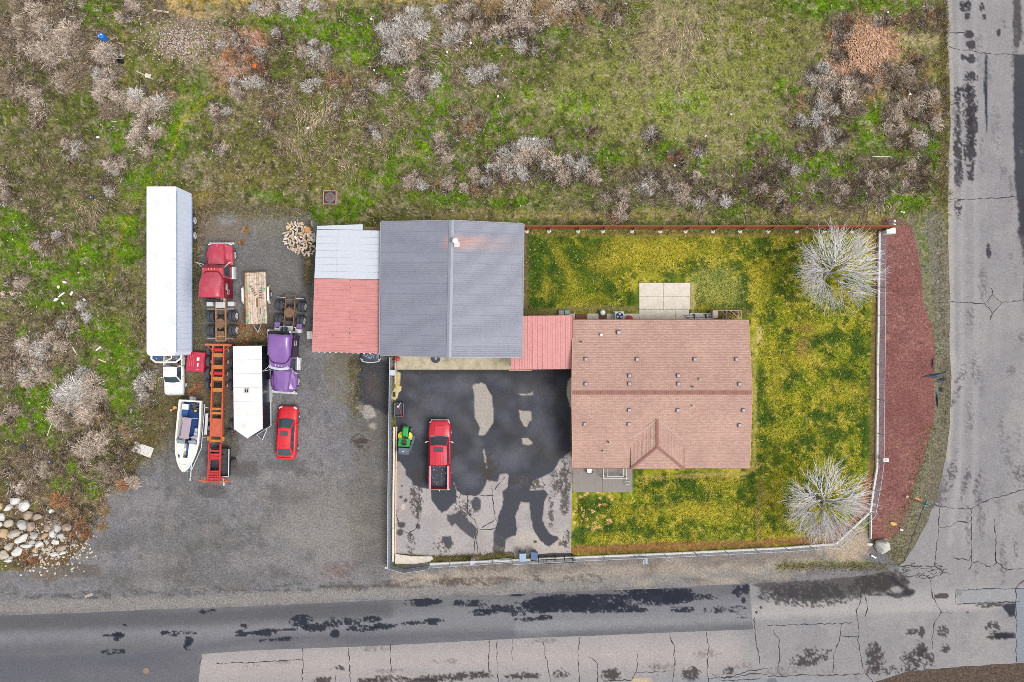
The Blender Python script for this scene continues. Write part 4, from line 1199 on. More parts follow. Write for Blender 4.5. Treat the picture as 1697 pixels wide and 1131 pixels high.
# dark slot and brown purlin behind the white roof
tag(MB().box(tuple(W(617, 379.5, 2.6)), (1.6, 0.35, 0.12), 0.02, rz=2).build('timber_beam', mat('old beam', A(122, 108, 84), 0.9, var=0.25)), 'weathered timber beam poking out behind the white lean-to roof', 'beam')
# ---- red covered way between shed and house
bw = thing('covered_walkway', 'flat faded-red ribbed metal roof joining the grey shed and the house', 'covered walkway', W(905, 567, 0))
zb = 3.0
qa, qb = W(865, 523.5, zb), W(948.3, 522.5, zb)
qc, qd = W(948.3, 611.5, zb), W(862.5, 612.5, zb)
ribbed_roof(bw, W(848, 524, zb), W(948, 523, zb), W(948.3, 612, zb), W(847, 613, zb), 6, 4, red_metal)
for px_, py_ in ((852, 609), (943, 608), (943, 527)):
 p = W(px_, py_, 2.9)
 world_child(MB().box((p.x, p.y, 1.45), (0.12, 0.12, 2.9), 0.01).build('post', wood), bw)
world_child(MB().box(tuple(W(862, 614.2, 2.85)), (2.0, 0.06, 0.16), 0.01).build('fascia', mat('tan fascia', A(196, 160, 120), 0.8)), bw)
world_child(MB().box(tuple(W(948.8, 567, 3.02)), (0.08, 4.7, 0.1), 0.01).build('flashing', mat('dark red flashing', A(170, 84, 84), 0.6)), bw)
# ================================================================== house
def shingle_mat(name, swap=False):
 m, nt, b = _nt(name)
 N, L = nt.nodes, nt.links
 tc = N.new('ShaderNodeTexCoord')
 mp = N.new('ShaderNodeMapping')
 if swap:
  mp.inputs['Rotation'].default_value = (0, 0, math.pi / 2)
 L.new(tc.outputs['Object'], mp.inputs['Vector'])
 br = N.new('ShaderNodeTexBrick')
 br.inputs['Scale'].default_value = 1.0
 br.inputs['Brick Width'].default_value = 0.30
 br.inputs['Row Height'].default_value = 0.145
 br.inputs['Mortar Size'].default_value = 0.018
 br.inputs['Color1'].default_value = (*A(200, 168, 153), 1)
 br.inputs['Color2'].default_value = (*A(184, 149, 136), 1)
 br.inputs['Mortar'].default_value = (*A(174, 138, 126), 1)
 L.new(mp.outputs[0], br.inputs['Vector'])
 n = N.new('ShaderNodeTexNoise')
 n.inputs['Scale'].default_value = 14
 n.inputs['Detail'].default_value = 3
 L.new(tc.outputs['Object'], n.inputs['Vector'])
 n2 = N.new('ShaderNodeTexNoise')
 n2.inputs['Scale'].default_value = 0.5
 n2.inputs['Detail'].default_value = 4
 L.new(tc.outputs['Object'], n2.inputs['Vector'])
 ad = N.new('ShaderNodeMath')
 L.new(n.outputs['Fac'], ad.inputs[0])
 L.new(n2.outputs['Fac'], ad.inputs[1])
 mr = N.new('ShaderNodeMapRange')
 mr.inputs['From Min'].default_value = 0.6
 mr.inputs['From Max'].default_value = 1.4
 mr.inputs['To Min'].default_value = 0.86
 mr.inputs['To Max'].default_value = 1.2
 L.new(ad.outputs[0], mr.inputs['Value'])
 s = N.new('ShaderNodeVectorMath')
 s.operation = 'SCALE'
 L.new(br.outputs['Color'], s.inputs[0])
 L.new(mr.outputs[0], s.inputs['Scale'])
 L.new(s.outputs[0], b.inputs['Base Color'])
 b.inputs['Roughness'].default_value = 0.9
 b.inputs['Specular IOR Level'].default_value = 0.2
 return m
sh_a = shingle_mat('rose-brown shingles')
sh_b = shingle_mat('rose-brown shingles turned', True)
sh_cap = mat('darker ridge shingles', A(162, 115, 104), 0.9, var=0.18, vscale=12)
valley_pale = mat('pale valley shingles', A(206, 176, 160), 0.9, var=0.2, vscale=10)
def shingle_plane(eL, eR, rR, rL, course=0.145, lift=0.016):
 """courses of shingles, each one lapping over the one below"""
 eL, eR, rR, rL = map(Vector, (eL, eR, rR, rL))
 n = (eR - eL).cross(rL - eL).normalized()
 if n.z < 0:
  n = -n
 L_ = max((rL - eL).length, (rR - eR).length)
 k = max(2, int(L_ / course))
 m = MB()
 for i in range(k):
  t0, t1 = i / k, (i + 1) / k
  a, b = eL.lerp(rL, t0) + n * lift, eR.lerp(rR, t0) + n * lift
  c, d = eR.lerp(rR, t1), eL.lerp(rL, t1)
  m.add([a - n * (lift + 0.004), b - n * (lift + 0.004), a, b, c, d], [(0, 1, 3, 2), (2, 3, 4, 5)])
 # underside and edges
 lo = [p - n * 0.05 for p in (eL, eR, rR, rL)]
 hi = [p for p in (eL, eR, rR, rL)]
 m.add(lo + hi, [(0, 1, 2, 3), (0, 1, 5, 4), (1, 2, 6, 5), (3, 0, 4, 7)])
 return m
HE, HR = 2.75, 3.95
house = thing('house', 'single-storey house with a rose-brown shingle roof, many small square vents and a hipped front porch', 'house', W(1096, 653, 0))
hNW, hNE = W(949.5, 530.5, HE), W(1240, 531, HE)
hSW, hSE = W(949.5, 775.5, HE), W(1242, 776.5, HE)
hRW, hRE = W(948, 651, HR), W(1246, 651, HR)
roof_n = world_child(shingle_plane(hNE, hNW, hRW, hRE).build('roof', sh_a, label='back slope of the shingle roof'), house)
roof_s = world_child(shingle_plane(hSW, hSE, hRE, hRW).build('roof', sh_a, label='front slope of the shingle roof'), house)
def hz(p_y):
 """height of the roof surface at world y"""
 if p_y > hRW.y:
  return HR + (HE - HR) * (p_y - hRW.y) / (hNW.y - hRW.y)
 return HR + (HE - HR) * (p_y - hRW.y) / (hSW.y - hRW.y)
def roof_pt(px, py):
 z = 3.4
 for _ in range(4):
  p = W(px, py, z)
  z = hz(p.y)
 return W(px, py, z)
cap = MB()
nc = 82
for i in range(nc):
 x = hRW.x + (hRE.x - hRW.x) * (i + 0.5) / nc
 for sgn, slp in ((1, (HR - HE) / (hNW.y - hRW.y)), (-1, (HR - HE) / (hRW.y - hSW.y))):
  yy = hRW.y
  dx = (hRE.x - hRW.x) / nc * 0.44
  z0 = HR + 0.035
  cap.add([(x - dx, yy, z0), (x + dx, yy, z0 + 0.015), (x + dx, yy + sgn * 0.17, z0 + 0.015 - 0.17 * slp), (x - dx, yy + sgn * 0.17, z0 - 0.17 * slp),
     (x - dx, yy + sgn * 0.17, z0 - 0.04 - 0.17 * slp), (x + dx, yy + sgn * 0.17, z0 - 0.03 - 0.17 * slp)], [(0, 1, 2, 3), (3, 2, 5, 4)])
world_child(cap.build('ridge_cap', sh_cap, kind='stuff'), house)
for a, b in ((hNW, hNE), (hSW, hSE)):
 s = 1 if a.y > 0 else -1
 world_child(MB().box(((a.x + b.x) / 2, a.y + s * 0.03 if abs(a.y - b.y) < 0.05 else (a.y + b.y) / 2 + s * 0.03, HE - 0.1), ((b - a).length, 0.05, 0.16), 0.01).build('fascia', mat('brown fascia', A(150, 96, 84), 0.8)), house)
for a, b, s in ((hNW, hRW, -1), (hSW, hRW, -1), (hNE, hRE, 1), (hSE, hRE, 1)):
 o_ = Vector((s * 0.03, 0, -0.02))
 world_child(MB().loft([[p + o_ + Vector((-0.03, 0, -0.13)), p + o_ + Vector((0.03, 0, -0.13)), p + o_ + Vector((0.03, 0, 0.035)), p + o_ + Vector((-0.03, 0, 0.035))] for p in (a, b)]).build('bargeboard', mat('pale bargeboard', A(206, 158, 140), 0.8)), house)
iw = 0.45
hc = [hNW + Vector((0.3, -iw, 0)), hSW + Vector((0.3, iw, 0)), hSE + Vector((-0.45, iw, 0)), hNE + Vector((-0.45, -iw, 0))]
for i in range(4):
 wall_between(house, hc[i], hc[(i + 1) % 4], 0, HE - 0.06, HE - 0.06, mid=(HR - 0.2 if i in (0, 2) else None))
glass = mat('dark window glass', A(40, 48, 58), 0.08, var=0.1, spec=0.8)
for t in (0.2, 0.45, 0.75):
 for (a, b, s) in ((hc[1], hc[2], -1), (hc[3], hc[0], 1)):
  p = Vector(a).lerp(Vector(b), t)
  w_ = world_child(MB().box((p.x, p.y + s * 0.08, 1.5), (1.3, 0.05, 1.1), 0.01).build('window', white_paint), house)
  g_ = MB().box((p.x, p.y + s * 0.11, 1.5), (1.14, 0.02, 0.94)).build('pane', glass)
  g_.parent = w_
# front porch roof, hipped
zp = 3.35
pT = roof_pt(1089, 695)
ph = W(1089.5, 741, pT.z + 0.02)
pvl, pvr = W(1045, 727.5, 3.12), W(1133.5, 731, 3.10)
pel, per_ = W(1046, 777, 2.92), W(1133.5, 777, 2.92)
up = Vector((0, 0, 0.14))
tri = [shingle_plane(pel, pvl, pT + up * 0.3, ph + up * 0.3), shingle_plane(pvr, per_, ph + up * 0.3, pT + up * 0.3), shingle_plane(pel, per_, ph + Vector((0.02, 0, 0.04)), ph + Vector((-0.02, 0, 0.04)))]
world_child(tri[0].build('porch_roof', sh_b, label='left slope of the hipped porch roof'), house)
world_child(tri[1].build('porch_roof', sh_b, label='right slope of the hipped porch roof'), house)
world_child(tri[2].build('porch_roof', sh_a, label='front slope of the hipped porch roof'), house)
def cap_line(a, b, n, w, m, name):
 mb = MB()
 a, b = Vector(a), Vector(b)
 d = (b - a).normalized()
 s = Vector((-d.y, d.x, 0)).normalized()
 for i in range(n):
  p = a.lerp(b, (i + 0.5) / n)
  h = (b - a).length / n * 0.46
  mb.add([p - d * h - s * w - Vector((0, 0, 0.02)), p - d * h + s * w - Vector((0, 0, 0.02)), p + d * h + s * w - Vector((0, 0, 0.012)), p + d * h - s * w - Vector((0, 0, 0.012)), p - d * h + Vector((0, 0, 0.02)), p + d * h + Vector((0, 0, 0.028))],
    [(0, 4, 5, 3), (4, 1, 2, 5)])
 return world_child(mb.build(name, m, kind='stuff'), house)
z_ = Vector((0, 0, 0.09))
cap_line(pT + z_, ph + z_, 14, 0.13, sh_cap, 'ridge_cap')
cap_line(ph + z_, pel + z_, 20, 0.12, sh_cap, 'hip_cap')
cap_line(ph + z_, per_ + z_, 20, 0.12, sh_cap, 'hip_cap')
cap_line(pT + z_ * 0.9, pvl + z_ * 0.9, 16, 0.07, valley_pale, 'valley_strip')
cap_line(pT + z_ * 0.9, pvr + z_ * 0.9, 16, 0.07, valley_pale, 'valley_strip')
for a, b in ((pvl, pel), (pvr, per_)):
 world_child(MB().loft([[Vector((p.x - 0.03, p.y, 2.7)), Vector((p.x + 0.03, p.y, 2.7)), Vector((p.x + 0.03, p.y, p.z + 0.03)), Vector((p.x - 0.03, p.y, p.z + 0.03))] for p in (a, b)]).build('side_trim', mat('dark side trim', A(150, 100, 92), 0.8)), house)
world_child(MB().box(((pel.x + per_.x) / 2, pel.y - 0.03, pel.z - 0.1), (per_.x - pel.x, 0.05, 0.16), 0.01).build('fascia', mat('porch fascia', A(150, 92, 84), 0.8)), house)
# roof vents
vent_m = mat('grey vent metal', A(186, 172, 180), 0.6, var=0.1)
vent_d = mat('vent flange', A(128, 106, 108), 0.7, var=0.1)
vb = MB().box((0, 0, 0.05), (0.36, 0.36, 0.06), 0.01)
vflange = vb.mesh('vent_flange', vent_d)
vt = MB().box((0, 0, 0.14), (0.27, 0.27, 0.12), 0.03)
vtop = vt.mesh('roof_vent', vent_m)
vents = [(970.7, 595.7, 1), (1055.5, 596, 1), (1151, 596, 1), (1220, 596, 1), (1043, 623, 1), (1123.6, 623, 1), (970.7, 636.6, 1), (1043, 636.4, 1), (1124, 636.6, 1), (1225, 636.8, 1),
   (1042.5, 680, 0), (1123, 680, 0), (1231.4, 680, 0), (969, 703, 0), (1042, 703, 0), (1225, 705, 0), (1025, 551.6, 2)]
for x, y, k in vents:
 p = roof_pt(x, y)
 par = roof_n if k else roof_s
 s = 1.25 if k == 2 else 1.0
 v = link_mesh('roof_vent', vtop, par, loc=p, scale=(s, s, s))
 v2 = link_mesh('vent_flange', vflange, par, loc=p, scale=(s, s, s))
for x, y, r, cm_ in ((996, 555.4, 0.12, (240, 240, 240)), (963, 566.7, 0.07, (60, 54, 54)), (1159, 629, 0.08, (190, 180, 186)), (1147, 641, 0.07, (70, 60, 60)), (1147.5, 672.8, 0.08, (190, 176, 176)), (1007.8, 732.5, 0.07, (60, 50, 50)), (999.5, 748, 0.08, (180, 176, 186))):
 p = roof_pt(x, y)
 o = MB().tube((p.x, p.y, p.z - 0.05), (p.x, p.y, p.z + 0.3), r, 10).build('vent_pipe', mat('pipe %d' % x, A(*cm_), 0.6))
 o.parent = roof_n if y < 651 else roof_s
# ================================================================== fences
# back timber fence, stained orange-brown
bf = thing('timber_fence', 'long orange-brown stained timber fence along the back of the lawn', 'fence', W(1165, 381, 0))
fx0, fx1, fy = 866, 1468, 380.5
px_posts = [873, 910, 958, 999, 1047, 1094, 1136, 1181, 1226, 1273, 1320, 1366, 1412, 1462]
a0, b0 = W(fx0, fy, 0), W(fx1, fy + 0.5, 0)
nb = 230
bw_ = (b0.x - a0.x) / nb
bmesh_ = MB().box((0, 0, 0.85), (bw_ - 0.01, 0.02, 1.66), 0.004).mesh('board', fence_wood)
for i in range(nb):
 t = (i + 0.5) / nb
 p = a0.lerp(b0, t)
 o = link_mesh('board', bmesh_, bf, loc=(p.x - bf.location.x, p.y - bf.location.y + 0.05, random.uniform(-0.015, 0.015)))
world_child(MB().box(((a0.x + b0.x) / 2, a0.y + 0.045, 1.70), (b0.x - a0.x, 0.15, 0.035), 0.005).build('top_rail', fence_wood2), bf)
for zr in (0.35, 1.3):
 world_child(MB().box(((a0.x + b0.x) / 2, a0.y - 0.0, zr), (b0.x - a0.x, 0.05, 0.09), 0.005).build('rail', fence_wood2), bf)
postm = MB().box((0, 0, 0.8), (0.09, 0.09, 1.6), 0.01).mesh('post', fence_wood2)
footm = MB().lathe_z((0, 0, 0), [(-0.03, 0.22), (0.05, 0.2), (0.08, 0.1)], 9).mesh('footing', conc)
bracem = MB().tube((0, 0, 0.1), (0.28, 0.13, 1.7), 0.025, 6).mesh('brace', mat('pale brace', A(222, 196, 176), 0.7))
for x in px_posts:
 p = W(x, fy + 0.8, 0)
 link_mesh('post', postm, bf, loc=(p.x - bf.location.x, p.y - bf.location.y - 0.05, 0))
 link_mesh('footing', footm, bf, loc=(p.x - bf.location.x, p.y - bf.location.y - 0.14, 0), rot=(0, 0, random.random() * 6))
 link_mesh('brace', bracem, bf, loc=(p.x - bf.location.x, p.y - bf.location.y - 0.1, 0))
# concrete kerb walls
kerb_m = mat('white kerb concrete', A(236, 230, 224), 0.85, var=0.07, vscale=5, dirt=A(196, 182, 170), dirt_amt=0.5, dscale=2)
def kerb(pts, w, h, label, m=kerb_m, n_per=60):
 root = thing('kerb_wall', label, 'kerb wall', W(pts[0][0], pts[0][1], 0))
 for (ax, ay), (bx, by) in zip(pts[:-1], pts[1:]):
  n = max(1, round(math.hypot(bx - ax, by - ay) / n_per))
  for i in range(n):
   p, q = W(ax + (bx - ax) * i / n, ay + (by - ay) * i / n), W(ax + (bx - ax) * (i + 1) / n, ay + (by - ay) * (i + 1) / n)
   d = q - p
   c = (p + q) / 2
   world_child(MB().box((c.x, c.y, h / 2 - 0.02), (d.length - 0.012, w, h + 0.04), 0.012, rz=math.degrees(math.atan2(d.y, d.x))).build('kerb_block', m), root)
 return root
kerb([(1456, 384), (1455, 480), (1453, 620), (1452, 775), (1446, 812), (1441, 848), (1384, 901), (1300, 907.5), (1130, 916), (948, 923.5), (712, 934)], 0.18, 0.22, 'white low concrete kerb wall round the lawn, inside the chain-link fence')
kerb([(1441.5, 849), (1441, 892)], 0.1, 0.3, 'short white kerb stub pointing down from the chain-link fence corner')
kerb([(654, 707), (652.5, 820), (652, 930)], 0.16, 0.25, 'white kerb wall along the left edge of the driveway', n_per=56)
kerb([(657.5, 707), (656, 820), (655, 918)], 0.12, 0.1, 'tan paving edge along the inside of the left driveway kerb', mat('tan kerb', A(222, 196, 156), 0.9, var=0.1, vscale=5), 24)
kerb([(656, 592), (656, 636)], 0.16, 0.25, 'pinkish kerb piece beside the red hose reel', mat('pink kerb', A(222, 196, 186), 0.9, var=0.1, vscale=5))
corner_slab = MB()
pp = [W(x, y) for x, y in ((655, 918), (686, 922), (716, 922), (718, 926), (712, 931), (690, 934), (655, 934))]
corner_slab.prism([(p.x, p.y) for p in pp], -0.02, 0.09)
tag(corner_slab.build('concrete_pad', conc), 'pale broken concrete pad in the lower left corner of the driveway', 'concrete pad')
mossm = mat('moss', A(112, 108, 48), 0.95, var=0.3, vscale=8, bump=0.6)
# foam-like spill of mortar by the left fence
for pl, nm in (([(657, 614), (664, 618), (664, 640), (666, 640), (665, 648), (660, 652), (656, 650), (654, 645)], 0), ([(655, 640), (662, 646), (659, 660), (655, 664), (648, 662), (646, 656), (648, 652)], 1)):
 mb = MB()
 cx_ = sum(p[0] for p in pl) / len(pl)
 cy_ = sum(p[1] for p in pl) / len(pl)
 rings = []
 for s, z in ((1.0, 0.0), (0.93, 0.06), (0.7, 0.1), (0.3, 0.12)):
  rings.append([W(cx_ + (x - cx_) * s, cy_ + (y - cy_) * s, 0) + Vector((0, 0, z)) for x, y in pl])
 mb.loft(rings)
 mb.smooth = True
 tag(mb.build('mortar_spill', mat('mortar %d' % nm, A(206, 190, 140), 0.9, var=0.15, vscale=6, dirt=A(150, 136, 60), dirt_amt=0.8, bump=0.5)), ['yellowish hardened mortar spill beside the left fence, upper one', 'yellowish hardened mortar spill beside the left fence, lower one under the rail'][nm], 'mortar spill')
for (x, y) in ((654, 654), (656.5, 598)):
 p = W(x, y)
 tag(MB().box((p.x, p.y, 0.17), (0.2, 0.4, 0.2), 0.01).box((p.x, p.y - 0.09, 0.275), (0.08, 0.1, 0.01)).box((p.x, p.y + 0.09, 0.275), (0.08, 0.1, 0.01)).build('cinder_block', blackm if y > 620 else conc_grey),
  'small dark cinder block on the lower mortar spill' if y > 620 else 'grey cinder block on the kerb by the shed corner', 'cinder block')
# chain-link
def chain_fence(label, pts, post_px, h=1.28, slats=False, m=galv, name='chain_link_fence', rails=1):
 root = thing(name, label, 'fence', W(pts[0][0], pts[0][1], 0))
 wires = MB()
 for (ax, ay), (bx, by) in zip(pts[:-1], pts[1:]):
  p, q = W(ax, ay), W(bx, by)
  L_ = (q - p).length
  d = (q - p).normalized()
  s = Vector((-d.y, d.x, 0))
  world_child(MB().tube(p + Vector((0, 0, h)), q + Vector((0, 0, h)), 0.028, 8).build('top_rail', m), root)
  if rails > 1:
   world_child(MB().tube(p + Vector((0, 0, h * 0.5)), q + Vector((0, 0, h * 0.5)), 0.025, 8).build('middle_rail', m), root)
   world_child(MB().tube(p + Vector((0, 0, 0.12)), q + Vector((0, 0, 0.12)), 0.025, 8).build('bottom_rail', m), root)
  k = 0
  stp = 0.16
  while k * stp < L_:
   for sg in (1, -1):
    x0 = k * stp
    x1 = x0 + sg * h
    z0, z1 = 0.05, h
    if x1 > L_:
     z1 = z0 + (L_ - x0) * (h - 0.05) / h
     x1 = L_
    if x1 < 0:
     z1 = z0 + x0 * (h - 0.05) / h
     x1 = 0
    A_, B_ = p + d * x0 + Vector((0, 0, z0)), p + d * x1 + Vector((0, 0, z1))
    w = 0.004
    wires.add([A_ + s * w, A_ - s * w, B_ - s * w, B_ + s * w], [(0, 1, 2, 3)])
   k += 1
  if slats:
   n = int(L_ / 0.09)
   sl_ = MB()
   for i in range(n):
    c = p + d * (i + 0.5) * L_ / n
    sl_.box((c.x, c.y, h * 0.5), (0.006, 0.07, h * 0.9), 0, rz=math.degrees(math.atan2(d.y, d.x)) - 90)
   world_child(sl_.build('privacy_slats', slats, kind='stuff'), root)
 world_child(wires.build('wire_mesh', m, kind='stuff'), root)
 pm = MB().tube((0, 0, 0), (0, 0, h + 0.05), 0.035, 8).lathe_z((0, 0, h + 0.05), [(0, 0.04), (0.03, 0.035), (0.05, 0.01)], 8).mesh('post', m)
 for x, y in post_px:
  p = W(x, y)
  link_mesh('post', pm, root, loc=(p.x - root.location.x, p.y - root.location.y, 0))
 return root
fe = [(1455.5, 386), (1454.5, 560), (1453, 700), (1452.5, 762), (1450, 785), (1438.5, 850)]
chain_fence('galvanised chain-link fence down the right side of the lawn', fe, [(1455.5, 386), (1455, 432), (1455, 478), (1454.7, 524), (1454, 605), (1453.5, 662), (1453, 718), (1452, 765), (1446, 812), (1438.5, 850)])
chain_fence('short diagonal chain-link run cutting the lower right corner of the lawn', [(1438.5, 850.3), (1382, 901)], [(1410, 876), (1382, 901)])
chain_fence('chain-link fence along the bottom of the lawn, beside the shoulder of the road', [(1381.5, 901.2), (1300, 907), (1130, 915.5), (950, 923)], [(1340, 904), (1300, 907), (1250, 909.5), (1200, 912), (1150, 914.5), (1100, 917), (1050, 919), (1000, 921), (952, 923)])
slat_m = mat('grey fence slats', A(150, 158, 170), 0.6, var=0.15, vscale=4)
chain_fence('grey slatted chain-link fence between yard and driveway', [(650, 592), (649.5, 620), (648.5, 700), (647, 820), (646.8, 936)], [(650, 594), (649.5, 622), (649, 660), (648.3, 706), (647.6, 760), (647.2, 820), (647, 880), (646.8, 936)], 1.35, slats=slat_m)
chain_fence('open chain-link gate leaf swung out at the lower left corner of the driveway', [(648, 937.5), (672, 944), (712, 938)], [(672, 944)], 1.05, slats=slat_m, name='gate')
chain_fence('galvanised sliding gate panel, left one of the pair at the driveway mouth', [(712, 934), (780, 929.5)], [(713, 934), (746, 931.5), (780, 929.5)], 1.3, name='gate', rails=3)
chain_fence('galvanised sliding gate panel, right one of the pair at the driveway mouth', [(787, 929.5), (848, 924.5)], [(787, 929.5), (817, 927), (847, 924.6)], 1.3, name='gate', rails=3)
chain_fence('low chain-link run between the driveway gate and the lawn, behind the wheeled bins', [(849, 929), (949, 924)], [(850, 929), (900, 926.5), (948, 924)], 1.2)
p = W(784, 927)
tag(MB().box((p.x, p.y, 0.55), (0.36, 0.34, 1.1), 0.03).box((p.x, p.y, 1.13), (0.42, 0.4, 0.06), 0.02).build('gate_motor', mat('gate motor grey', A(206, 202, 206), 0.6)), 'pale grey gate motor box between the two driveway gate panels', 'gate motor')
# black iron bits leaning at the fence by the bins
ig = thing('iron_gate_panel', 'black iron gate panel leaning on the fence right of the wheeled bins', 'gate', W(916, 920, 0))
m_ = MB()
pa, pb_ = W(892, 921, 0), W(949, 918.5, 0)
dn = Vector((0, -0.42, 0))
for t in (0, 0.22, 0.45, 0.5, 0.75, 0.97, 1.0):
 q = pa.lerp(pb_, t)
 m_.tube(q + Vector((0, 0, 0.03)), q + dn + Vector((0, 0, 1.15)), 0.03, 6)
for h_ in (0.06, 0.6, 1.1):
 s_ = h_ / 1.15
 m_.tube(pa + dn * s_ + Vector((0, 0, h_)), pb_ + dn * s_ + Vector((0, 0, h_)), 0.035, 6)
world_child(m_.build('frame', blackm), ig)
m_ = MB()
m_.prism([tuple((W(x, y))[:2]) for x, y in ((893, 919), (915, 917), (948, 917.5), (949, 920), (915, 922), (893, 923))], 0.02, 0.07)
world_child(m_.build('base_plate', blackm), ig)
# ================================================================== vehicles
def paint(name, c, **k):
 return mat(name, A(*c), k.pop('rough', 0.4), var=k.pop('var', 0.05), vscale=2, coat=k.pop('coat', 0.5), **k)
red_paint = paint('bright red car paint', (222, 30, 44))
red_truck = paint('crimson pickup paint', (206, 22, 52))
red_semi = paint('sky-lit crimson lorry paint', (196, 62, 84), dirt=A(216, 126, 138), dirt_amt=0.6, dscale=0.9)  # pinkish tones imitate bright sky on the upper faces
red_shade = paint('shaded red lorry paint', (128, 10, 34))  # darker copy of the red, paints shade onto sleeper and doors
purple = paint('purple lorry paint', (134, 92, 166), dirt=A(164, 128, 190), dirt_amt=0.45, dscale=0.9)
purple_dk = paint('dark purple paint', (46, 22, 58))
white_veh = paint('white vehicle paint', (244, 244, 242), dirt=A(200, 198, 192), dirt_amt=0.5, dscale=1.4)
chrome = mat('chrome', (0.62, 0.64, 0.67), 0.25, 0.6, var=0.05)
alu = mat('bright aluminium', A(226, 226, 226), 0.5, 0.2, var=0.08)
glass_v = mat('tinted vehicle glass', A(62, 78, 88), 0.12, var=0.15, vscale=2, spec=0.7)
tyre_m = mat('tyre rubber', A(66, 68, 80), 0.8, var=0.2, vscale=6, dirt=A(92, 88, 84), dirt_amt=0.4)
rim_w = mat('white steel wheel', A(206, 204, 200), 0.5, var=0.08)
rim_g = mat('alloy wheel', A(170, 172, 178), 0.35, 0.5)
rust = mat('rusty steel', A(134, 100, 78), 0.85, var=0.25, vscale=5, dirt=A(84, 66, 56), dirt_amt=0.6)
frame_tan = mat('rusted tan frame', A(172, 132, 92), 0.8, var=0.2, vscale=5)
grime = mat('oily black steel', A(50, 46, 46), 0.7, var=0.3, vscale=6)
amber = mat('amber lamp', A(250, 170, 90), 0.3)
red_lamp = mat('red lamp', A(190, 20, 24), 0.3)
lampw = mat('clear lamp', A(222, 226, 232), 0.15, spec=0.8)
def tyre_mesh(r, w, key={}):
 k = ('t', round(r, 3), round(w, 3))
 if k not in key:
  m = MB().lathe_x((0, 0, 0), [(-w * 0.32, r * 0.58), (-w / 2, r * 0.66), (-w / 2, r * 0.9), (-w * 0.4, r * 0.985), (0, r), (w * 0.4, r * 0.985), (w / 2, r * 0.9), (w / 2, r * 0.66), (w * 0.32, r * 0.58)], 24)
  m.smooth = False
  key[k] = m.mesh('tyre', tyre_m)
 return key[k]
def wheel(parent, x, y, r, w, side=1, rim=None, key={}):
 """a wheel part with its tyre; x is the middle of the tyre"""
 rim = rim or rim_g
 k = (round(r, 3), round(w, 3), side, rim.name)
 if k not in key:
  m = MB().lathe_x((0, 0, 0), [(-w * 0.36, r * 0.55), (side * w * 0.30 - 0.001, r * 0.6), (side * w * 0.5, r * 0.64), (side * w * 0.52, r * 0.56), (side * w * 0.3, r * 0.5), (side * w * 0.34, r * 0.2), (side * w * 0.5, r * 0.18), (side * w * 0.52, 0.02)], 18)
  for i in range(5):
   a = i * math.tau / 5
   m.tube((side * w * 0.42, math.cos(a) * r * 0.2, math.sin(a) * r * 0.2), (side * w * 0.46, math.cos(a) * r * 0.56, math.sin(a) * r * 0.56), r * 0.06, 5)
  key[k] = m.mesh('wheel', rim)
 o = link_mesh('wheel', key[k], parent, loc=(x, y, r))
 link_mesh('tyre', tyre_mesh(r, w), o)
 return o
def section(y, wb, wm, ws, zb, zm, ze, zc, ins=0.72):
 """cross-section of a car body: bottom, middle, shoulder, crown"""
 return [(-wb, y, zb), (-wm, y, zm), (-ws, y, ze), (-ws * ins, y, zc - (zc - ze) * 0.12), (-ws * 0.3, y, zc), (ws * 0.3, y, zc), (ws * ins, y, zc - (zc - ze) * 0.12), (ws, y, ze), (wm, y, zm), (wb, y, zb)]
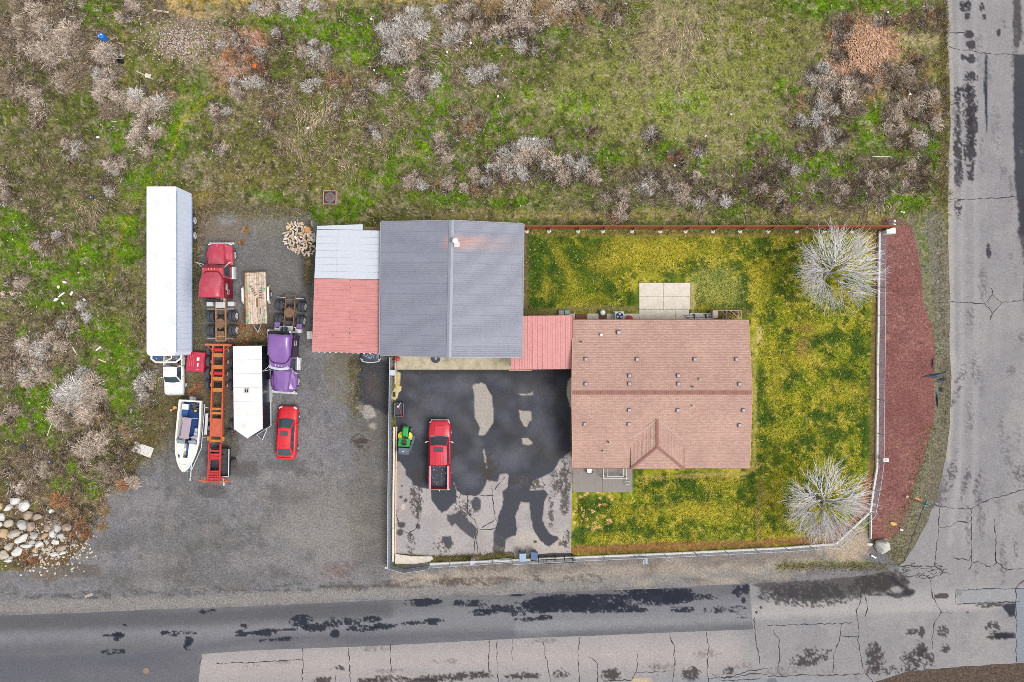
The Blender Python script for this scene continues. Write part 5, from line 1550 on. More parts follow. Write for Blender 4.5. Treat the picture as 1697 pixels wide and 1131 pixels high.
def cabin(root, pm, b0, b1, hb, r0, r1, hr, zb, zr, side_glass=2, glass_mat=None, zr1=None, zb1=None, bow=0.10):
 """roof + glass. b0/b1: y of front / rear glass base, r0/r1: y of roof front / rear edge (front = larger y)"""
 gm = glass_mat or glass_v
 zr1 = zr if zr1 is None else zr1
 zb1 = zb if zb1 is None else zb1
 BL, BR = (-hb, b0, zb), (hb, b0, zb)
 RL, RR = (-hr, r0, zr), (hr, r0, zr)
 BL2, BR2 = (-hb, b1, zb1), (hb, b1, zb1)
 RL2, RR2 = (-hr, r1, zr1), (hr, r1, zr1)
 m = MB()
 n = 6
 def row(a, b, z_add, y_add):
  a, b = Vector(a), Vector(b)
  return [a.lerp(b, i / n) + Vector((0, y_add * math.sin(math.pi * i / n), z_add * math.sin(math.pi * i / n))) for i in range(n + 1)]
 rows = [row(BL, BR, 0, bow), row(RL, RR, 0.03, bow * 0.5), row(Vector(RL).lerp(Vector(RL2), 0.33), Vector(RR).lerp(Vector(RR2), 0.33), 0.055, 0), row(Vector(RL).lerp(Vector(RL2), 0.67), Vector(RR).lerp(Vector(RR2), 0.67), 0.055, 0), row(RL2, RR2, 0.03, -bow * 0.4), row(BL2, BR2, 0, -bow * 0.6)]
 m.loft(rows, cap=False, closed=False)
 m.add([BL, RL, RL2, BL2], [(0, 1, 2, 3)])
 m.add([BR, RR, RR2, BR2], [(0, 1, 2, 3)])
 m.smooth = False
 m.build('roof', pm, root)
 def glass_strip(ra, rb, u0, u1, t0, t1, name):
  mm = MB()
  lo, hi = [], []
  for i in range(n + 1):
   u = u0 + (u1 - u0) * i / n
   fi = u * n
   k = min(int(fi), n - 1)
   pa = ra[k].lerp(ra[k + 1], fi - k)
   pb = rb[k].lerp(rb[k + 1], fi - k)
   lo.append(pa.lerp(pb, t0))
   hi.append(pa.lerp(pb, t1))
  nn = (lo[-1] - lo[0]).cross(hi[0] - lo[0]).normalized()
  if nn.z < 0:
   nn = -nn
  mm.loft([[p + nn * 0.012 for p in lo], [p + nn * 0.012 for p in hi]], cap=False, closed=False)
  mm.smooth = True
  mm.build(name, gm, root)
 glass_strip(rows[0], rows[1], 0.05, 0.95, 0.05, 0.93, 'windshield')
 glass_strip(rows[5], rows[4], 0.07, 0.93, 0.08, 0.9, 'rear_window')
 for s, (B, R_, R2_, B2) in ((-1, (BL, RL, RL2, BL2)), (1, (BR, RR, RR2, BR2))):
  B, R_, R2_, B2 = map(Vector, (B, R_, R2_, B2))
  for k in range(side_glass):
   f0 = 0.05 + k * 0.9 / side_glass + 0.015
   f1 = 0.05 + (k + 1) * 0.9 / side_glass - 0.015
   def q(f, t):
    return B.lerp(B2, f).lerp(R_.lerp(R2_, f), t) + Vector((s * 0.012, 0, 0.004))
   pts = [q(f0, 0.08), q(f1, 0.08), q(f1, 0.9), q(f0, 0.9)]
   MB().add(pts + [p - Vector((s * 0.01, 0, 0)) for p in pts], [(0, 1, 2, 3), (4, 5, 6, 7), (0, 1, 5, 4), (2, 3, 7, 6)]).build('side_window', gm, root)
 return rows
# ------------------------------------------------------------------ red sedan in the yard
c0 = W(474.8, 717.5, 0.8)
car = thing('parked_car', 'glossy bright red sedan with a sunroof, parked alone on the gravel below the purple lorry', 'car', (c0.x, c0.y, 0), -2.4)
L2 = 2.42
b = MB()
b.loft([section(L2 - 0.0, 0.62, 0.66, 0.60, 0.35, 0.5, 0.60, 0.62), section(L2 - 0.14, 0.80, 0.84, 0.74, 0.25, 0.5, 0.68, 0.72), section(L2 - 0.45, 0.88, 0.93, 0.80, 0.2, 0.55, 0.76, 0.84), section(1.35, 0.88, 0.94, 0.84, 0.2, 0.6, 0.86, 0.95),
  section(0.9, 0.88, 0.94, 0.85, 0.2, 0.62, 0.92, 0.99), section(0.0, 0.88, 0.94, 0.86, 0.2, 0.62, 0.95, 0.97), section(-1.2, 0.88, 0.94, 0.86, 0.2, 0.64, 0.97, 1.0), section(-1.9, 0.86, 0.93, 0.82, 0.24, 0.64, 0.97, 1.03),
  section(-2.25, 0.8, 0.86, 0.76, 0.3, 0.62, 0.95, 1.0), section(-2.42, 0.66, 0.74, 0.66, 0.36, 0.6, 0.86, 0.88)])
b.smooth = True
b.build('body', red_paint, car)
cabin(car, red_paint, 1.22, -2.02, 0.78, 0.42, -1.25, 0.58, 0.95, 1.42, 3, bow=0.16, zb1=1.0)
MB().box((0.0, 0.02, 1.475), (0.66, 0.46, 0.02), 0.008).build('sunroof', mat('sunroof glass', A(96, 78, 92), 0.15, spec=0.7), car)
MB().box((0, -2.3, 1.06), (1.2, 0.14, 0.03), 0.01).build('spoiler', red_paint, car)
for s in (-1, 1):
 MB().box((s * 0.2, 1.85, 0.9), (0.05, 0.5, 0.035), 0.012).build('hood_crease', red_paint, car)
 MB().box((s * 0.64, 2.22, 0.66), (0.34, 0.28, 0.12), 0.04, rz=-s * 25).build('headlight', lampw, car)
 MB().box((s * 0.66, -2.3, 0.82), (0.3, 0.16, 0.14), 0.03, rz=s * 20).build('taillight', red_lamp, car)
 MB().box((s * 1.0, 0.85, 0.98), (0.2, 0.12, 0.12), 0.03, rz=s * 10).build('mirror', red_paint, car)
 for y in (1.45, -1.45):
  wheel(car, s * 0.84, y, 0.34, 0.24, s, rim_g)
MB().box((0, 2.36, 0.45), (1.0, 0.08, 0.2), 0.02).build('grille', blackm, car)
MB().tube((0, -1.1, 1.45), (0, -1.2, 1.5), 0.02, 6).build('antenna', blackm, car)
# ------------------------------------------------------------------ crimson crew-cab pickup on the driveway
c0 = W(728.3, 754.5, 1.0)
pk = thing('pickup_truck', 'crimson crew-cab pickup with an open dark bed, parked on the sealed driveway', 'pickup truck', (c0.x, c0.y, 0), -0.3)
L2 = 3.12
b = MB()
b.loft([section(L2, 0.70, 0.74, 0.66, 0.5, 0.75, 0.98, 1.0, 0.8), section(L2 - 0.12, 0.84, 0.9, 0.80, 0.4, 0.75, 1.02, 1.08, 0.8), section(L2 - 0.5, 0.94, 1.0, 0.93, 0.36, 0.8, 1.08, 1.16, 0.85), section(1.9, 0.95, 1.02, 0.97, 0.36, 0.8, 1.14, 1.22, 0.88),
  section(1.5, 0.95, 1.01, 0.96, 0.36, 0.8, 1.16, 1.2, 0.88), section(-0.8, 0.95, 1.01, 0.96, 0.36, 0.8, 1.18, 1.2, 0.9)])
b.smooth = True
b.build('body', red_truck, pk)
MB().box((0, 2.15, 1.19), (0.9, 1.05, 0.06), 0.03).build('hood_bulge', red_truck, pk)
cabin(pk, red_truck, 1.68, -0.86, 0.90, 0.95, -0.72, 0.74, 1.16, 1.86, 3, bow=0.12)
MB().box((0, 0.62, 1.915), (0.86, 0.42, 0.02), 0.008).build('sunroof', mat('pickup sunroof glass', A(84, 66, 76), 0.15, spec=0.7), pk)
rr = MB()
for i in range(5):
 rr.box((-0.44 + i * 0.22, -0.28, 1.91), (0.05, 0.85, 0.02), 0.008)
rr.build('roof_ribs', red_truck, pk, kind='stuff')
bed = MB()
for s in (-1, 1):
 bed.loft([[(s * 0.74, y, 0.55), (s * 0.74, y, 1.28), (s * 0.92, y, 1.28), (s * (0.98 + f), y, 1.1), (s * (0.98 + f), y, 0.6), (s * 0.92, y, 0.5)] for y, f in ((-0.9, 0), (-1.5, 0.03), (-2.0, 0.05), (-2.6, 0.03), (-3.0, 0))])
bed.box((0, -0.93, 0.95), (1.5, 0.06, 0.66), 0.01).build('bed', red_truck, pk)
MB().box((0, -1.98, 0.62), (1.46, 2.06, 0.06), 0.01).build('bed_floor', mat('worn bed liner', A(52, 56, 72), 0.7, var=0.3, vscale=4, dirt=A(96, 98, 110), dirt_amt=0.5), pk)
for s in (-1, 1):
 MB().box((s * 0.80, -1.98, 1.295), (0.14, 2.08, 0.035), 0.012).build('bed_rail', mat('bed rail grey %d' % s, A(190, 176, 186), 0.5), pk)
 MB().box((s * 0.86, -3.0, 1.0), (0.12, 0.06, 0.4), 0.01).build('taillight', red_lamp, pk)
 MB().box((s * 0.78, 2.98, 0.9), (0.3, 0.16, 0.2), 0.03, rz=-s * 28).build('headlight', lampw, pk)
 mr = MB().tube((s * 0.92, 1.28, 1.2), (s * 1.1, 1.24, 1.22), 0.03, 6).box((s * 1.17, 1.22, 1.25), (0.26, 0.12, 0.24), 0.03, rz=-s * 25)
 mr.build('mirror', chrome, pk)
 for y in (1.95, -1.75):
  wheel(pk, s * 0.86, y, 0.40, 0.28, s, rim_g)
MB().box((0, -3.05, 0.98), (1.56, 0.07, 0.6), 0.015).build('tailgate', red_truck, pk)
MB().box((0, -3.15, 0.6), (1.8, 0.2, 0.2), 0.03).tube((0, -3.2, 0.6), (0, -3.35, 0.62), 0.04, 6).build('rear_bumper', chrome, pk)
MB().box((0, 3.1, 0.62), (1.7, 0.18, 0.22), 0.05).build('front_bumper', chrome, pk)
MB().box((0, 1.74, 1.2), (1.6, 0.12, 0.03), 0.01).build('cowl', mat('cowl grey', A(150, 120, 136), 0.6), pk)
jn = MB()
for i in range(26):
 jn.box((random.uniform(-0.66, 0.66), random.uniform(-2.9, -1.05), 0.665), (random.uniform(0.02, 0.07), random.uniform(0.02, 0.07), 0.03), 0, rz=random.uniform(0, 90))
jn.build('bed_debris', alu, pk, kind='stuff')
# ------------------------------------------------------------------ old white pickup under the trailer nose
c0 = W(288.5, 655, 0)
c0.y += 0
wp = thing('pickup_truck', 'old white regular-cab pickup facing down, its bed tucked under the white semi-trailer', 'pickup truck', (W(290.5, 652, 0.5).x, W(290, 653.5, 0.6).y + 2.3, 0), 180)
b = MB()
b.loft([section(2.3, 0.78, 0.82, 0.76, 0.35, 0.6, 0.82, 0.84, 0.85), section(2.15, 0.82, 0.86, 0.8, 0.3, 0.6, 0.88, 0.92, 0.85), section(1.2, 0.82, 0.88, 0.82, 0.3, 0.62, 0.94, 0.98, 0.85), section(0.0, 0.82, 0.88, 0.82, 0.3, 0.65, 0.98, 1.0, 0.85), section(-0.3, 0.82, 0.88, 0.82, 0.3, 0.65, 0.98, 1.0, 0.85)])
b.smooth = True
b.build('body', white_veh, wp)
cabin(wp, white_veh, 1.15, -0.3, 0.78, 0.62, -0.2, 0.6, 0.97, 1.5, 1, bow=0.1)
bed = MB()
for s in (-1, 1):
 bed.box((s * 0.8, -1.3, 0.72), (0.12, 1.96, 0.56), 0.02)
bed.box((0, -0.36, 0.72), (1.5, 0.06, 0.56), 0.01).box((0, -2.28, 0.72), (1.5, 0.06, 0.5), 0.01)
bed.build('bed', white_veh, wp)
MB().box((0, -1.3, 0.5), (1.5, 1.9, 0.05)).build('bed_floor', mat('dirty bed floor', A(150, 140, 130), 0.9, var=0.3, vscale=3), wp)
jn = MB()
for i in range(9):
 jn.box((random.uniform(-0.5, 0.5), random.uniform(-0.95, -0.5), 0.62), (random.uniform(0.08, 0.3), random.uniform(0.08, 0.25), 0.16), 0.02, rz=random.uniform(0, 90))
jn.build('bed_load', rust, wp, kind='stuff')
for s in (-1, 1):
 MB().box((s * 0.66, 2.28, 0.7), (0.26, 0.06, 0.16), 0.02).build('headlight', lampw, wp)
 MB().box((s * 0.98, 0.75, 1.0), (0.16, 0.08, 0.14), 0.02).build('mirror', white_veh, wp)
 for y in (1.5, -1.35):
  wheel(wp, s * 0.76, y, 0.33, 0.22, s, rim_w)
MB().box((0, 2.36, 0.48), (1.6, 0.12, 0.16), 0.03).build('front_bumper', chrome, wp)
# ------------------------------------------------------------------ white semi-trailer
TX0, TX1 = W(243, 450, 4.1).x, W(291.3, 450, 4.1).x
TY0, TY1 = W(260, 590, 4.1).y, W(260, 309.5, 4.1).y
tr = thing('semi_trailer', 'long white box semi-trailer with a pale ribbed side, longest vehicle on the left', 'trailer', ((TX0 + TX1) / 2, (TY0 + TY1) / 2, 0), 0)
hw, hl = (TX1 - TX0) / 2, (TY1 - TY0) / 2
trailer_white = mat('white trailer skin', A(246, 247, 248), 0.5, var=0.03, vscale=1.2, dirt=A(196, 200, 208), dirt_amt=0.55, dscale=0.8)
trailer_side = mat('pale blue-white trailer side', (0.56, 0.62, 0.73), 0.4, var=0.04, vscale=2)
r_ = 0.3
pts = [(-hw, hl), (hw, hl), (hw, -hl + r_), (hw - 0.1, -hl + 0.08), (hw - r_, -hl), (-hw + r_, -hl), (-hw + 0.1, -hl + 0.08), (-hw, -hl + r_)]
MB().prism([(x * 0.999, y * 0.9995) for x, y in pts], 1.2, 4.06).build('box', trailer_side, tr)
MB().prism(pts, 4.062, 4.1).build('roof', trailer_white, tr)
rb = MB()
ns = 30
rib1 = MB().box((0, 0, 2.63), (0.03, 0.05, 2.8), 0.006).mesh('side_rib', trailer_side)
for i in range(ns):
 y = -hl + 0.5 + (2 * hl - 0.8) * i / (ns - 1)
 link_mesh('side_rib', rib1, tr, loc=(hw + 0.012, y, 0))
 link_mesh('side_rib', rib1, tr, loc=(-hw - 0.012, y, 0))
for s in (-1, 1):
 MB().box((s * (hw + 0.02), 0, 3.98), (0.05, 2 * hl - 0.7, 0.14), 0.01).build('top_rail', mat('trailer rail %d' % s, A(150, 168, 196), 0.5), tr)
 MB().box((s * (hw + 0.02), 0, 1.2), (0.06, 2 * hl - 0.6, 0.16), 0.01).build('bottom_rail', mat('lower rail %d' % s, A(150, 168, 206), 0.5), tr)
for y in (W(0, 366, 0.5).y - (TY0 + TY1) / 2, W(0, 391, 0.5).y - (TY0 + TY1) / 2):
 for s in (-1, 1):
  wheel(tr, s * (hw - 0.14 + 0.0), y, 0.52, 0.27, s, rim_w)
  wheel(tr, s * (hw - 0.47), y, 0.52, 0.27, s, rim_w)
 MB().tube((-hw + 0.2, y, 0.52), (hw - 0.2, y, 0.52), 0.07, 8).build('axle', grime, tr)
for s in (-1, 1):
 MB().box((s * 0.7, -hl + 2.6, 0.6), (0.14, 0.14, 1.2), 0.02).box((s * 0.7, -hl + 2.6, 0.03), (0.35, 0.35, 0.06), 0.01).build('landing_leg', grime, tr)
 MB().box((s * 0.5, 0, 1.02), (0.12, 2 * hl - 1, 0.2), 0.01).build('chassis_beam', grime, tr)
for s in (-1, 1):
 MB().box((s * hw * 0.5, hl + 0.015, 2.63), (hw * 0.96, 0.03, 2.75), 0.005).build('rear_door', trailer_white, tr)
# plain white frame of unknown purpose, with blue panels, at the trailer nose
nf = thing('curved_frame', 'white curved frame with blue panels between the white trailer nose and the old pickup', 'frame', (W(276, 596, 1.9).x, W(276, 596, 1.9).y, 0), 0)
q = [W(x, y, 2.0) for x, y in ((251, 586), (251, 595), (258, 600.5), (291, 600.5), (300, 594), (301, 586))]
MB().path([p - Vector(nf.location) for p in q], 0.09, 8).build('curved_rail', white_veh, nf)
MB().path([W(272, 600, 1.95) - Vector(nf.location), W(284, 594, 2.1) - Vector(nf.location), W(284, 587, 2.1) - Vector(nf.location)], 0.06, 8).build('strut', white_veh, nf)
for x0, x1, y1, m in ((253, 269, 596.5, mat('blue panel', A(58, 92, 146), 0.6)), (286, 296, 596.5, mat('grey-blue panel', A(104, 112, 130), 0.6))):
 a, c = W(x0, 585, 1.9), W(x1, y1, 1.9)
 MB().box(((a.x + c.x) / 2 - nf.location.x, (a.y + c.y) / 2 - nf.location.y, 1.85), (c.x - a.x, a.y - c.y, 0.08), 0.02).build('panel', m, nf)
for s in (-0.9, 0.9):
 MB().tube((s, 0.05, 0), (s, 0.05, 1.95), 0.04, 8).build('leg', white_veh, nf)
# ------------------------------------------------------------------ red bed cap lying on the ground
c0 = W(323, 600, 0.7)
tc_ = thing('truck_cap', 'red boxy fibreglass truck cap lying on the ground beside the white trailer nose', 'truck cap', (c0.x, c0.y, 0), -5)
b = MB()
b.loft([[(-0.80, -0.95, 0), (0.86, -0.95, 0), (0.86, 0.95, 0), (-0.80, 0.95, 0)], [(-0.78, -0.92, 0.55), (0.8, -0.92, 0.55), (0.8, 0.92, 0.55), (-0.78, 0.92, 0.55)], [(-0.74, -0.88, 0.72), (0.62, -0.88, 0.72), (0.62, 0.88, 0.72), (-0.74, 0.88, 0.72)]])
b.build('shell', paint('faded red fibreglass', (198, 46, 74)), tc_)
for i in range(4):
 MB().box((-0.62 + i * 0.17, 0.12, 0.73), (0.06, 1.1, 0.035), 0.012).build('rib', paint('cap rib %d' % i, (214, 96, 112)), tc_)
for x, y, a, b_ in ((0.28, 0.28, 0.24, 0.3), (0.3, -0.25, 0.12, 0.34)):
 MB().box((x, y, 0.73), (a, b_, 0.03), 0.008).build('sticker', white_paint, tc_)
MB().box((0.34, -0.66, 0.74), (0.28, 0.04, 0.04), 0.01, rz=15).build('handle', chrome, tc_)
# ------------------------------------------------------------------ lorry tractors (nose towards +Y)
def dual_axle(root, y, x_out=1.28, r=0.52, w=0.27):
 for s in (-1, 1):
  wheel(root, s * (x_out - w / 2), y, r, w, s, rim_w)
  wheel(root, s * (x_out - w * 1.5 - 0.04), y, r, w, s, rim_w)
 MB().tube((-1.0, y, 0.52), (1.0, y, 0.52), 0.09, 8).build('axle', grime, root)
def lorry(name, label, loc, rot, pm, pdk, frame_m, back, style):
 """bonneted sleeper tractor; origin under the front bumper centre, rear of the chassis at y = -back"""
 t = thing(name, label, 'semi truck', loc, rot)
 for s in (-1, 1):
  MB().box((s * 0.42, -back / 2 - 0.2, 0.88), (0.1, back - 0.6, 0.26), 0.01).build('frame_rail', frame_m, t)
 # bonnet: high centre, lower fenders
 b = MB()
 yA, yB = -0.15, -2.0
 def hood(y, ht, hb, zt, zs, fw, zf):
  return [(-fw, y, 0.7), (-fw, y, zf - 0.12), (-fw + 0.12, y, zf), (-hb, y, zs), (-ht, y, zt), (-ht * 0.5, y, zt + 0.05), (ht * 0.5, y, zt + 0.05), (ht, y, zt), (hb, y, zs), (fw - 0.12, y, zf), (fw, y, zf - 0.12), (fw, y, 0.7)]
 b.loft([hood(yA, 0.50, 0.56, 1.55, 1.35, 0.92, 1.0), hood(yA - 0.25, 0.56, 0.62, 1.66, 1.36, 1.08, 1.18), hood(yA - 0.8, 0.62, 0.66, 1.74, 1.34, 1.18, 1.3), hood(yA - 1.3, 0.66, 0.7, 1.8, 1.34, 1.16, 1.26), hood(yB, 0.74, 0.78, 1.88, 1.4, 1.08, 1.0)])
 b.build('bonnet', pm, t)
 MB().box((0, yA + 0.05, 1.15), (1.0, 0.1, 0.75), 0.03).build('grille', chrome, t)
 MB().box((0, 0.02, 0.62), (2.3, 0.22, 0.34), 0.05).build('front_bumper', chrome, t)
 MB().tube((0, yA - 0.05, 1.62), (0, yA - 0.25, 1.72), 0.03, 6).build('bonnet_ornament', chrome, t)
 for s in (-1, 1):
  MB().box((s * 0.9, yA + 0.06, 0.98), (0.36, 0.14, 0.22), 0.03, rz=-s * 22).build('headlight', lampw, t)
  wheel(t, s * 1.0, -1.05, 0.52, 0.29, s, rim_w)
 # cab
 zc = 2.72
 b = MB()
 b.loft([[(-1.02, -1.95, 0.9), (1.02, -1.95, 0.9), (1.06, -3.3, 0.9), (-1.06, -3.3, 0.9)], [(-1.02, -1.95, 1.7), (1.02, -1.95, 1.7), (1.06, -3.3, 1.7), (-1.06, -3.3, 1.7)],
   [(-0.9, -2.3, 2.6), (0.9, -2.3, 2.6), (0.98, -3.3, 2.66), (-0.98, -3.3, 2.66)], [(-0.82, -2.4, zc), (0.82, -2.4, zc), (0.92, -3.3, zc + 0.05), (-0.92, -3.3, zc + 0.05)]])
 b.build('cab', pm, t)
 for s in (-1, 1):
  MB().patch((s * 0.03, -1.96, 1.75), (s * 0.96, -1.96, 1.75), (s * 0.86, -2.28, 2.55), (s * 0.03, -2.28, 2.55), m=(0.04, 0.05, 0.04, 0.05), off=0.012 * s, th=0.01, nu=1).build('windshield', glass_v, t)
  MB().patch((s * 1.03, -2.1, 1.75), (s * 1.06, -3.1, 1.75), (s * 0.985, -3.1, 2.5), (s * 0.93, -2.35, 2.5), off=-0.02 * s, th=0.01 * s, nu=1).build('side_window', glass_v, t)
  MB().box((s * 1.075, -2.6, 1.25), (0.03, 1.15, 0.8), 0.01).build('door', pdk, t)
 MB().loft([[(-0.9 + 0.18 * i, -2.12 - 0.16 * math.sin(math.pi * i / 10) * -1, 2.64 + z) for i in range(11)] for z in (0, 0.05)] if False else [[(x, -2.3 + 0.22 * math.cos(x * 1.5), 2.60) for x in np.linspace(-0.92, 0.92, 9)], [(x, -2.52 + 0.2 * math.cos(x * 1.5), 2.74) for x in np.linspace(-0.9, 0.9, 9)]], cap=False, closed=False).build('sun_visor', chrome if style == 'p' else pdk, t)
 for i in range(5):
  x = (-0.75, -0.28, 0.0, 0.28, 0.75)[i]
  MB().box((x, -2.52, 2.8), (0.07, 0.16, 0.06), 0.02).build('marker_light', amber if style == 'r' else alu, t)
 # sleeper with rounded fairing rising to the back
 ys0, ys1 = -3.3, -5.05 if style == 'r' else -5.25
 b = MB()
 b.loft([[(-1.07, y, 0.85), (1.07, y, 0.85), (1.09, y, 2.6), (0.98, y, 2.82), (-0.98, y, 2.82), (-1.09, y, 2.6)] for y in (ys0 - 0.02, ys1)])
 b.build('sleeper', pdk, t)
 b = MB()
 rings = []
 for k in range(15):
  f = (k / 14) ** 1.5
  y = -2.75 + (ys1 + 2.75) * f
  fp_ = min(1, f * 2.1 + 0.04)
  w = 0.25 + 0.76 * math.sqrt(1 - (1 - fp_) ** 2)
  h = 2.76 + 0.74 * math.sin(min(f * 1.2, 1) * math.pi / 2)
  rings.append([(w * math.copysign(abs(math.cos(q)) ** 0.45, math.cos(q)), y, 2.68 + (h - 2.68) * math.sin(q) ** 0.5) for q in np.linspace(math.pi, 0, 15)])
 b.loft(rings)
 b.smooth = True
 fo = b.build('roof_fairing', pm, t)
 lip = MB().path([tuple(Vector(r_[0]) + Vector((-0.02, 0.03, 0.08))) for r_ in reversed(rings)] + [tuple(Vector(r_[-1]) + Vector((0.02, 0.03, 0.08))) for r_ in rings], 0.04, 5)
 lip.build('gap_ring', pdk, fo)  # dark tube standing in for the shaded gap along the fairing
 for s in (-1, 1):
  MB().patch((s * 1.0, ys0 - 0.1, 2.84), (s * 1.06, ys1, 2.84), (s * 1.0, ys1 - 0.35, 3.3), (s * 0.96, ys0 - 0.6, 2.95), off=0, th=0.03, nu=1).build('side_fairing', pm, t)
  # windows and lettering band on the sleeper flank
  wn_ = MB()
  for (yy, zz, ly, lz) in (((ys0 - 0.75, 2.25, 0.5, 0.22), (ys0 - 1.2, 1.9, 0.4, 0.3)) if style == 'r' else ((ys0 - 1.25, 2.0, 0.42, 0.5),)):
   for dy, dz, a, c in ((0, lz / 2, ly, 0.06), (0, -lz / 2, ly, 0.06), (ly / 2, 0, 0.05, lz), (-ly / 2, 0, 0.05, lz)):
    wn_.box((s * 1.11, yy + dy, zz + dz), (0.02, a, c))
  wn_.build('window_trim', chrome, t)
  # tanks, steps, mirrors, stacks
  MB().tube((s * 1.0, -2.15, 0.72), (s * 1.0, -3.25, 0.72), 0.33, 14).build('fuel_tank', chrome, t)
  MB().box((s * 1.18, -2.7, 1.0), (0.16, 1.1, 0.05), 0.01).box((s * 1.28, -2.7, 0.7), (0.1, 1.1, 0.05), 0.01).build('step', alu, t)
  mm = MB().tube((s * 0.98, -2.05, 2.1), (s * 1.42, -1.92, 2.15), 0.025, 6).tube((s * 0.98, -2.35, 2.45), (s * 1.42, -1.92, 2.45), 0.02, 6).box((s * 1.45, -1.92, 2.2), (0.2, 0.06, 0.55), 0.02)
  mm.build('mirror', alu, t)
  MB().box((s * 0.95, ys1 - 0.45, 0.85), (0.55, 0.42, 0.5), 0.03).build('tool_box', alu, t)
 MB().box((0, ys1 - 0.35, 1.02), (0.85, 0.9, 0.05), 0.01).build('deck_plate', alu, t)
 jn = MB()
 for i in range(14):
  a = (random.uniform(-0.8, 0.8), ys1 - random.uniform(0.02, 0.3), random.uniform(1.4, 2.7))
  bq = (a[0] + random.uniform(-0.4, 0.4), a[1] - random.uniform(0, 0.12), a[2] + random.uniform(-0.2, 0.2))
  jn.tube(a, bq, 0.03, 5)
 jn.box((-0.1, ys1 - 0.18, 2.0), (1.3, 0.28, 0.5), 0.05)
 jn.build('air_lines', grime, t)
 # drive axles, fifth wheel, flaps
 ya, yb = (-back + 1.05, -back + 2.35)
 for y in (ya, yb):
  dual_axle(t, y)
 MB().lathe_z((0, (ya + yb) / 2 - 0.02, 1.05), [(0, 0.44), (0.06, 0.46), (0.1, 0.42)], 18).box((0, (ya + yb) / 2 - 0.42, 1.08), (0.14, 0.3, 0.1), 0.01).build('fifth_wheel', rust, t)
 for y in (ya + 0.6, -back + 0.1, yb + 0.6, ya - 0.55):
  MB().box((0, y, 0.92), (0.8, 0.1, 0.16), 0.01).build('cross_member', frame_m, t)
 for s in (-1, 1):
  MB().box((s * 0.86, -back + 0.35, 1.0), (0.76, 0.05, 0.06), 0.01).build('flap_hanger', alu, t)
  MB().box((s * 0.98, -back + 0.35, 0.62), (0.5, 0.02, 0.7), 0.005).build('mudflap', black, t)
  MB().box((s * 0.86, yb + 0.64, 0.98), (0.7, 0.06, 0.06), 0.01).build('flap_hanger', alu, t)
 return t
c0 = W(372.5, 406, 0)
lr = lorry('semi_truck', 'crimson long-nosed sleeper lorry facing up, in front of the orange container chassis', (c0.x, c0.y, 0), 0.3, red_semi, red_shade, frame_tan, 8.95, 'r')
MB().box((0.0, -8.35, 0.95), (0.62, 0.8, 0.06), 0.02).build('tail_plate', rust, lr)
c0 = W(475.5, 649.5, 0)
lp = lorry('semi_truck', 'purple long-nosed sleeper lorry facing down, left of the red lean-to', (c0.x, c0.y, 0), 180 - 4.3, purple, purple_dk, rust, 8.95, 'p')
MB().ball((0.15, -5.8, 1.2), (0.2, 0.2, 0.2)).build('air_tank', mat('blue tank', A(60, 84, 130), 0.4), lp)
for s in (-1, 1):
 MB().box((s * 1.0, -6.05, 1.05), (0.5, 0.55, 0.1), 0.04).build('fender', purple, lp)
 MB().tube((s * 0.95, -5.55, 1.0), (s * 0.95, -5.55, 3.3), 0.09, 10).build('exhaust_stack', chrome, lp)
# ------------------------------------------------------------------ orange container chassis
orange = mat('faded orange chassis paint', A(206, 98, 68), 0.7, var=0.14, vscale=2, dirt=A(190, 130, 86), dirt_amt=0.6, dscale=1.0)
orange2 = mat('ochre cross member', A(206, 132, 58), 0.75, var=0.2, vscale=3, dirt=A(150, 84, 44), dirt_amt=0.6)
redp = mat('red chassis paint', A(206, 52, 56), 0.7, var=0.14, vscale=2)
pT_, pB_ = W(361.5, 571, 1.2), W(355.2, 798, 1.2)
v = pT_ - pB_
ch = thing('container_chassis', 'orange skeletal container chassis trailer with eight wheels and ladder-like cross members', 'trailer', (pB_.x, pB_.y, 0), math.degrees(math.atan2(v.y, v.x)) - 90)
CL = v.length
def cy(py):
 return (W(0, 798, 1.2).y - W(0, py, 1.2).y) * -1
for s in (-1, 1):
 MB().box((s * 0.50, (CL + cy(735)) / 2, 1.0), (0.12, CL - cy(735), 0.36), 0.01).build('main_rail', orange, ch)
 MB().loft([[(s * x - 0.06, y, z - 0.09), (s * x + 0.06, y, z - 0.09), (s * x + 0.06, y, z + 0.09), (s * x - 0.06, y, z + 0.09)] for x, y, z in ((0.52, 0.0, 1.28), (0.52, cy(735), 1.28))]).build('gooseneck_rail', redp, ch)
 MB().box((s * 0.98, 0.03, 1.22), (0.9, 0.14, 0.16), 0.02, rz=s * 6).build('front_bolster', orange, ch)
 MB().loft([[(s * 0.5 - 0.04, 0.5, 1.1), (s * 0.5 + 0.04, 0.5, 1.1), (s * 0.5 + 0.04, 0.5, 1.3), (s * 0.5 - 0.04, 0.5, 1.3)], [(s * 1.2 - 0.04, 0.1, 1.1), (s * 1.2 + 0.04, 0.1, 1.1), (s * 1.2 + 0.04, 0.1, 1.3), (s * 1.2 - 0.04, 0.1, 1.3)]]).build('gusset', orange, ch)
 MB().loft([[(s * 0.5 - 0.04, CL - 0.6, 1.0), (s * 0.5 + 0.04, CL - 0.6, 1.0), (s * 0.5 + 0.04, CL - 0.6, 1.18), (s * 0.5 - 0.04, CL - 0.6, 1.18)], [(s * 1.05 - 0.04, CL - 0.1, 1.0), (s * 1.05 + 0.04, CL - 0.1, 1.0), (s * 1.05 + 0.04, CL - 0.1, 1.18), (s * 1.05 - 0.04, CL - 0.1, 1.18)]]).build('gusset', orange, ch)
 MB().box((s * 0.66, cy(727), 1.12), (0.2, 0.4, 0.28), 0.03).build('lock_bracket', orange2, ch)
